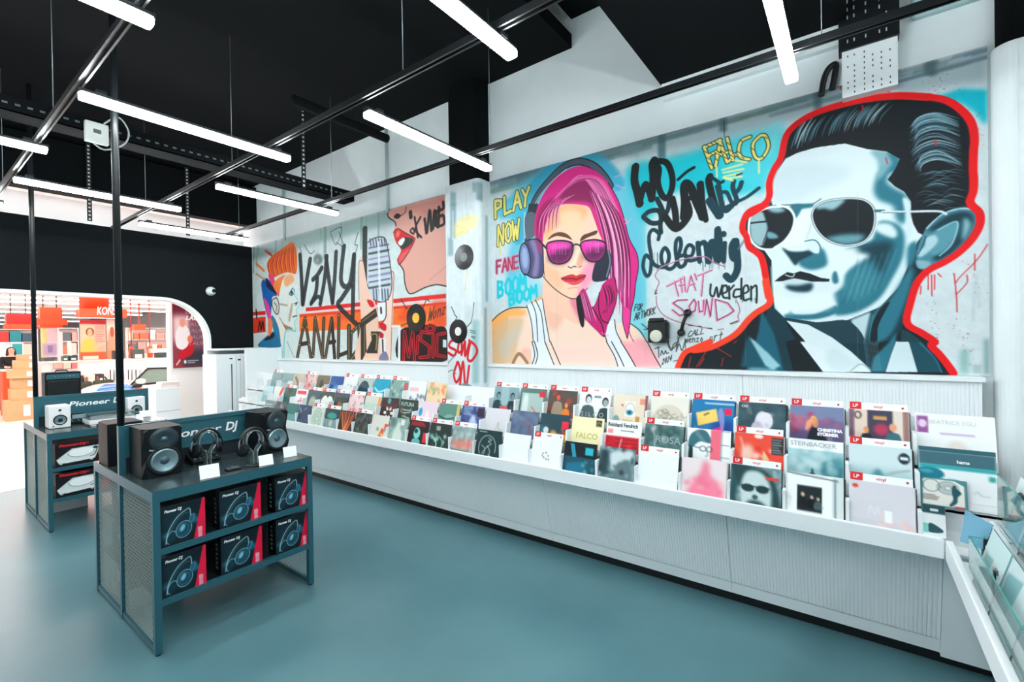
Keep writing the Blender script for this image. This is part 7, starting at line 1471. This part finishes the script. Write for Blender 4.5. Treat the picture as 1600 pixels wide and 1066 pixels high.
# face with red lips
cv.poly(np.vstack([[(605, T2(605))], [(697.5, T2(697.5))], N5('600,445 600,560 540,552 470,570 400,604 370,595 352,540 345,470 320,430 310,400 330,350 300,280 285,240 295,200 290,170 250,140')]), (222, 164, 150), False)
cv.poly(np.vstack([[(612, T2(612))], [(697.5, T2(697.5))], N5('600,200 420,120 260,130')]), (196, 124, 116), False, blur=6, alpha=.7)
cv.line(N5('248,110 255,150 290,175 300,200'), 1.6, K); cv.line(N5('320,430 345,470 352,540 370,595 400,604 470,570 540,552 600,562'), 1.7, K); cv.line(N5('500,525 600,440'), 2, (90, 60, 56), taper=True); cv.poly(N5('285,150 305,128 330,140 310,160'), (40, 30, 30), True); cv.line(N5('330,140 355,120 360,90'), 1.4, (80, 46, 44))
cv.poly(N5('285,240 310,218 350,240 405,270 410,290 380,350 340,410 318,432 308,400 330,345 300,300'), (214, 40, 46), True); cv.poly(N5('312,300 340,272 400,278 390,310 345,340 325,330'), (40, 50, 48), True); cv.poly(N5('312,300 340,272 352,285 330,320'), (226, 232, 226), True); cv.poly(N5('315,420 330,370 380,340 350,400'), (226, 90, 90), True, blur=1); cv.line(N5('285,240 310,218 350,240 405,270 410,290 380,350 340,410 318,432 308,400'), 1.1, (80, 20, 24)); cv.ell(*N5('310,250')[0], 3, 6, (246, 120, 110), .3, blur=2)
def kl(q, w_=16): cv.line(N5(q), w_/3.806, (34, 34, 34))
kl('385,120 388,150', 22); kl('410,150 430,270', 12); kl('445,150 415,220 450,270', 12); kl('410,240 400,215 385,235 405,250', 10); kl('470,160 480,245'); kl('485,240 500,110 510,230'); kl('520,220 530,110 550,210 555,90'); kl('580,60 580,100 540,120 535,200 585,190 580,140 555,150')
# small disc note, MUSIC
glyphs(cv, 'Wonz', (668, 503), (697, 490), 22, 1.4, (60, 40, 36), .2)
for q in ('360,690 330,640', '370,690 355,695', '460,690 480,640 500,650', '320,800 370,780'): cv.line(N5(q), 1.2, (40, 36, 34), False)
cv.poly(N5('322,830 420,800 480,790 540,800 600,820 600,1003 320,1003'), (30, 14, 16), True)
for q in ('345,1000 350,830 375,980 400,830 410,1000', '430,860 425,960', '500,840 450,830 445,880 500,920 495,980 440,985', '520,850 520,980', '590,840 545,850 540,970 590,980', '480,810 500,790 530,800 520,830 490,830'): cv.line(N5(q), 4.6, (206, 20, 36), False); cv.line(N5(q), 1.8, (60, 8, 14), False)
cv.rect(692, 531, 697.5, 543, (206, 226, 228)); cv.line(N5('280,800 320,800 318,1000'), 4, (226, 230, 230), False)
for x in (450, 497, 545, 590, 640): cv.line([(x, T2(x)+6), (x, 560)], .5, (150, 166, 166), False, alpha=.4)
cv.a = np.clip(cv.a+(rng.random((NY, NX, 1))-.5)*.012, 0, 1)
mur2 = put('mural', cv.mesh('mural', YA-YB, ZB-ZA, M_MURAL, .016, edge=(190, 200, 203)), None, frame((MX, YA, ZA), (0, -1, 0), (0, 0, 1)))
tag(mur2, 'painted mural with an orange-haired singer, a hand with microphone and huge red lips', 'mural')

# ---- painted column
NX, NY = 150, 560
PATH = C1-C0+.26
ZA, ZB = 1.0, 4.03
base_fn = wall_fn(C1, C1-PATH, ZA, ZB, NX, NY, CX)
cv = Canvas(NX, NY, (212, 222, 226), base_fn); cv.noise(.02, 8)
for x, y0_, y1_, w_ in ((708, 300, 322, 9), (708, 318, 372, 9), (748, 283, 312, 9), (741, 285, 300, 6), (704, 372, 400, 8), (760, 330, 470, 5), (757, 480, 600, 6)): cv.rect(x-w_/2, y0_, x+w_/2, y1_, (124, 156, 164), blur=2, alpha=.75)
for k in range(30): x = 698+60*rng.random(); y = 290+230*rng.random(); cv.line([(x, y), (x+rng.normal(), y+20+50*rng.random())], 1+2*rng.random(), (188, 202, 208) if k % 2 else (232, 238, 240), False, alpha=.5, soft=1.5)
cv.poly(N6('95,400 150,340 260,320 260,410 200,440 110,490'), (240, 226, 150), True, blur=4, alpha=.7)
for q in ('110,400 200,440 120,470', '150,360 230,340', '100,480 160,440'): cv.line(N6(q), 2, (236, 216, 120), alpha=.6, soft=1)
for q in ('215,560 180,720', '235,570 200,700 175,890', '225,560 195,650'): cv.line(N6(q), 1.6, (226, 206, 160), alpha=.8)
for q in ('150,160 130,140 115,100 95,60', '245,260 290,210 305,140 318,20', '130,200 150,165'): cv.line(N7(q), 1.2, K, False)
cv.rect(728, 480, 742, 500, (190, 204, 206), blur=4, alpha=.6); cv.poly(N7('255,280 340,290 350,380 290,390'), (190, 210, 210), True, blur=3, alpha=.7); cv.rect(738, 500, 748, 600, (130, 176, 178), blur=3, alpha=.7)
for q in ('145,380 90,400 75,450 140,490 120,540 65,510', '170,400 160,500 195,490 195,400', '195,530 230,400 230,540 275,400', '280,420 255,560 290,590 345,510 330,440 270,390', '150,620 120,720 145,800 185,720 165,610 150,610', '180,830 210,600 235,860 270,640'): cv.line(N7(q), 3.6, (210, 24, 36))
for q in ('130,540 60,620 45,700 110,680 140,720', '60,580 50,690'): cv.line(N7(q), 1.4, (120, 130, 136))
for q in ('150,930 150,870 230,820 300,860 325,930 250,880', '260,870 310,930'): cv.line(N7(q), 4, (110, 150, 156), alpha=.9)
for q in ('280,290 330,300', '285,310 335,320', '290,350 330,355', '300,360 330,370'): cv.line(N7(q), 1.2, (90, 110, 114), False)
me = cv.mesh('column_paint', PATH, ZB-ZA, M_MURAL)
# bend the painted sheet around the rounded near edge of the column
co = np.empty(len(me.vertices)*3, np.float32); me.vertices.foreach_get('co', co); co = co.reshape(-1, 3); u = co[:, 0].copy(); zz_ = co[:, 1].copy()
flat = C1-C0-CR; arcl = CR*PI/2
ang = np.clip((u-flat)/CR, 0, PI/2); e_ = np.maximum(u-flat-arcl, 0)
ynew = np.where(u <= flat, C1-u, C0+CR-CR*np.sin(ang)); xnew = np.where(u <= flat, CX, CX+CR-CR*np.cos(ang)+e_)
xnew = np.minimum(xnew, WX); me.vertices.foreach_set('co', np.stack([xnew, ynew, ZA+zz_], 1).ravel().astype(np.float32)); me.update()
pc = put('column', me); tag(pc, kind='structure')
cl = MB().prism([(WX, C1-.001), (WX, C0+.003)]+[(CX+CR+.003-CR*math.cos(a), C0+CR+.003-CR*math.sin(a)) for a in np.linspace(PI/2, 0, 8)]+[(CX+.003, C1-.001)], 4.03, None, 0.85)
struct('column', cl, M_WALL)
# vinyl discs fixed to the wall paint
M_VINYL = mat('black vinyl', (16, 18, 20), .28)
def disc(p, r, label, hole, side):
    t = empty('vinyl_disc', label, 'vinyl record', p)
    T = frame((0, 0, 0), (0, -1, 0), (0, 0, 1)); m = MB()
    m.lathe([(r, 0), (r, .003), (r*.97, .004)]+[q for k in range(8) for q in ((r*(.94-.07*k), .0032), (r*(.92-.07*k), .004))]+[(r*.36, .004)], 40, T, False); m.build('grooves', M_VINYL, t)
    MB().lathe([(r*.36, .0042), (.004, .0042)], 28, T, False).build('label', hole, t)
disc(at(725, 402, 0, CX-.002), .155, 'black vinyl disc on the painted column above the red lettering, streaked with cream paint', mat('grey label', (120, 130, 132), .5), 1)
disc(at(716, 518, 0, CX-.002), .15, 'black vinyl disc on the painted column touching the red lettering', mat('white label', (226, 228, 226), .5), 1)
disc(at(650, 497, 0, MX-.002), .2, 'black vinyl disc on the orange stripe of the mural beside the red lips', mat('yellow label', (240, 190, 60), .5), 1)
# wall telephone
q = at(1030, 518, 0, MX-.002)
t = empty('wall_telephone', 'old black wall telephone fixed on the mural between the two portraits', 'telephone', q)
def tp(m, a, b): return m
MB().bbox(-.075, -.004, -.09, .09, -.11, .11, .015).build('body', M_BLACK, t); MB().bbox(-.095, -.05, -.07, .07, .09, .13, .012).bbox(-.06, -.01, -.105, -.085, -.07, .09, .006).build('cradle', M_BLACK, t)
MB().lathe([(.058, 0), (.058, .012), (.05, .016), (.0, .018)], 28, frame((-.075, .005, -.045), (0, -1, 0), (0, 0, 1)), False).build('dial', mat('ivory dial', (206, 206, 190), .4), t)
h0, h1 = at(1074, 489, 0, MX-.03)-q, at(1064, 520, 0, MX-.03)-q
hm = MB(); hm.tube([tuple(h0), tuple((h0+h1)/2+Vector((-.03, 0, 0))), tuple(h1)], [.018, .016, .018], 12)
for hh in (h0, h1): hm.lathe([(.034, 0), (.036, .02), (.03, .04), (.0, .044)], 20, frame(hh+Vector((.02, 0, 0)), (0, -1, 0), (0, 0, 1)))
hm.build('handset', M_BLACK, t)
cd = [tuple(at(a, b, 0, MX-.012)-q) for a, b in ((1064, 522), (1060, 530), (1057, 538), (1050, 545), (1046, 540), (1044, 530), (1042, 522))]
MB().tube([tuple(v) for v in spline(cd, False)], .004, 6).build('cord', M_BLACK, t)

cv = Canvas(60, 260, (226, 233, 235), wall_fn(-.875, -1.6, 1.6, 3.93, 60, 260, 4.357)); cv.noise(.015, 6)
for x, y0_, y1_, w_ in ((1590, 126, 138, 6), (1587, 138, 190, 4), (1590, 300, 345, 5), (1575, 290, 360, 3), (1568, 150, 300, 2)): cv.rect(x-w_/2, y0_, x+w_/2, y1_, (96, 150, 156), blur=2, alpha=.75)
for k in range(60): x = 1556+16*rng.random(); y = 120+20*rng.random() if k < 16 else 150+120*rng.random(); cv.line([(x, y), (x+6*rng.random(), y+.5)], .6, (120, 140, 144), False, alpha=.4)
me = cv.mesh('column_paint', .725, 3.93-1.6, M_MURAL); o = put('column', me, None, frame((4.357, -.875, 1.6), (0, -1, 0), (0, 0, 1))); tag(o, kind='structure')
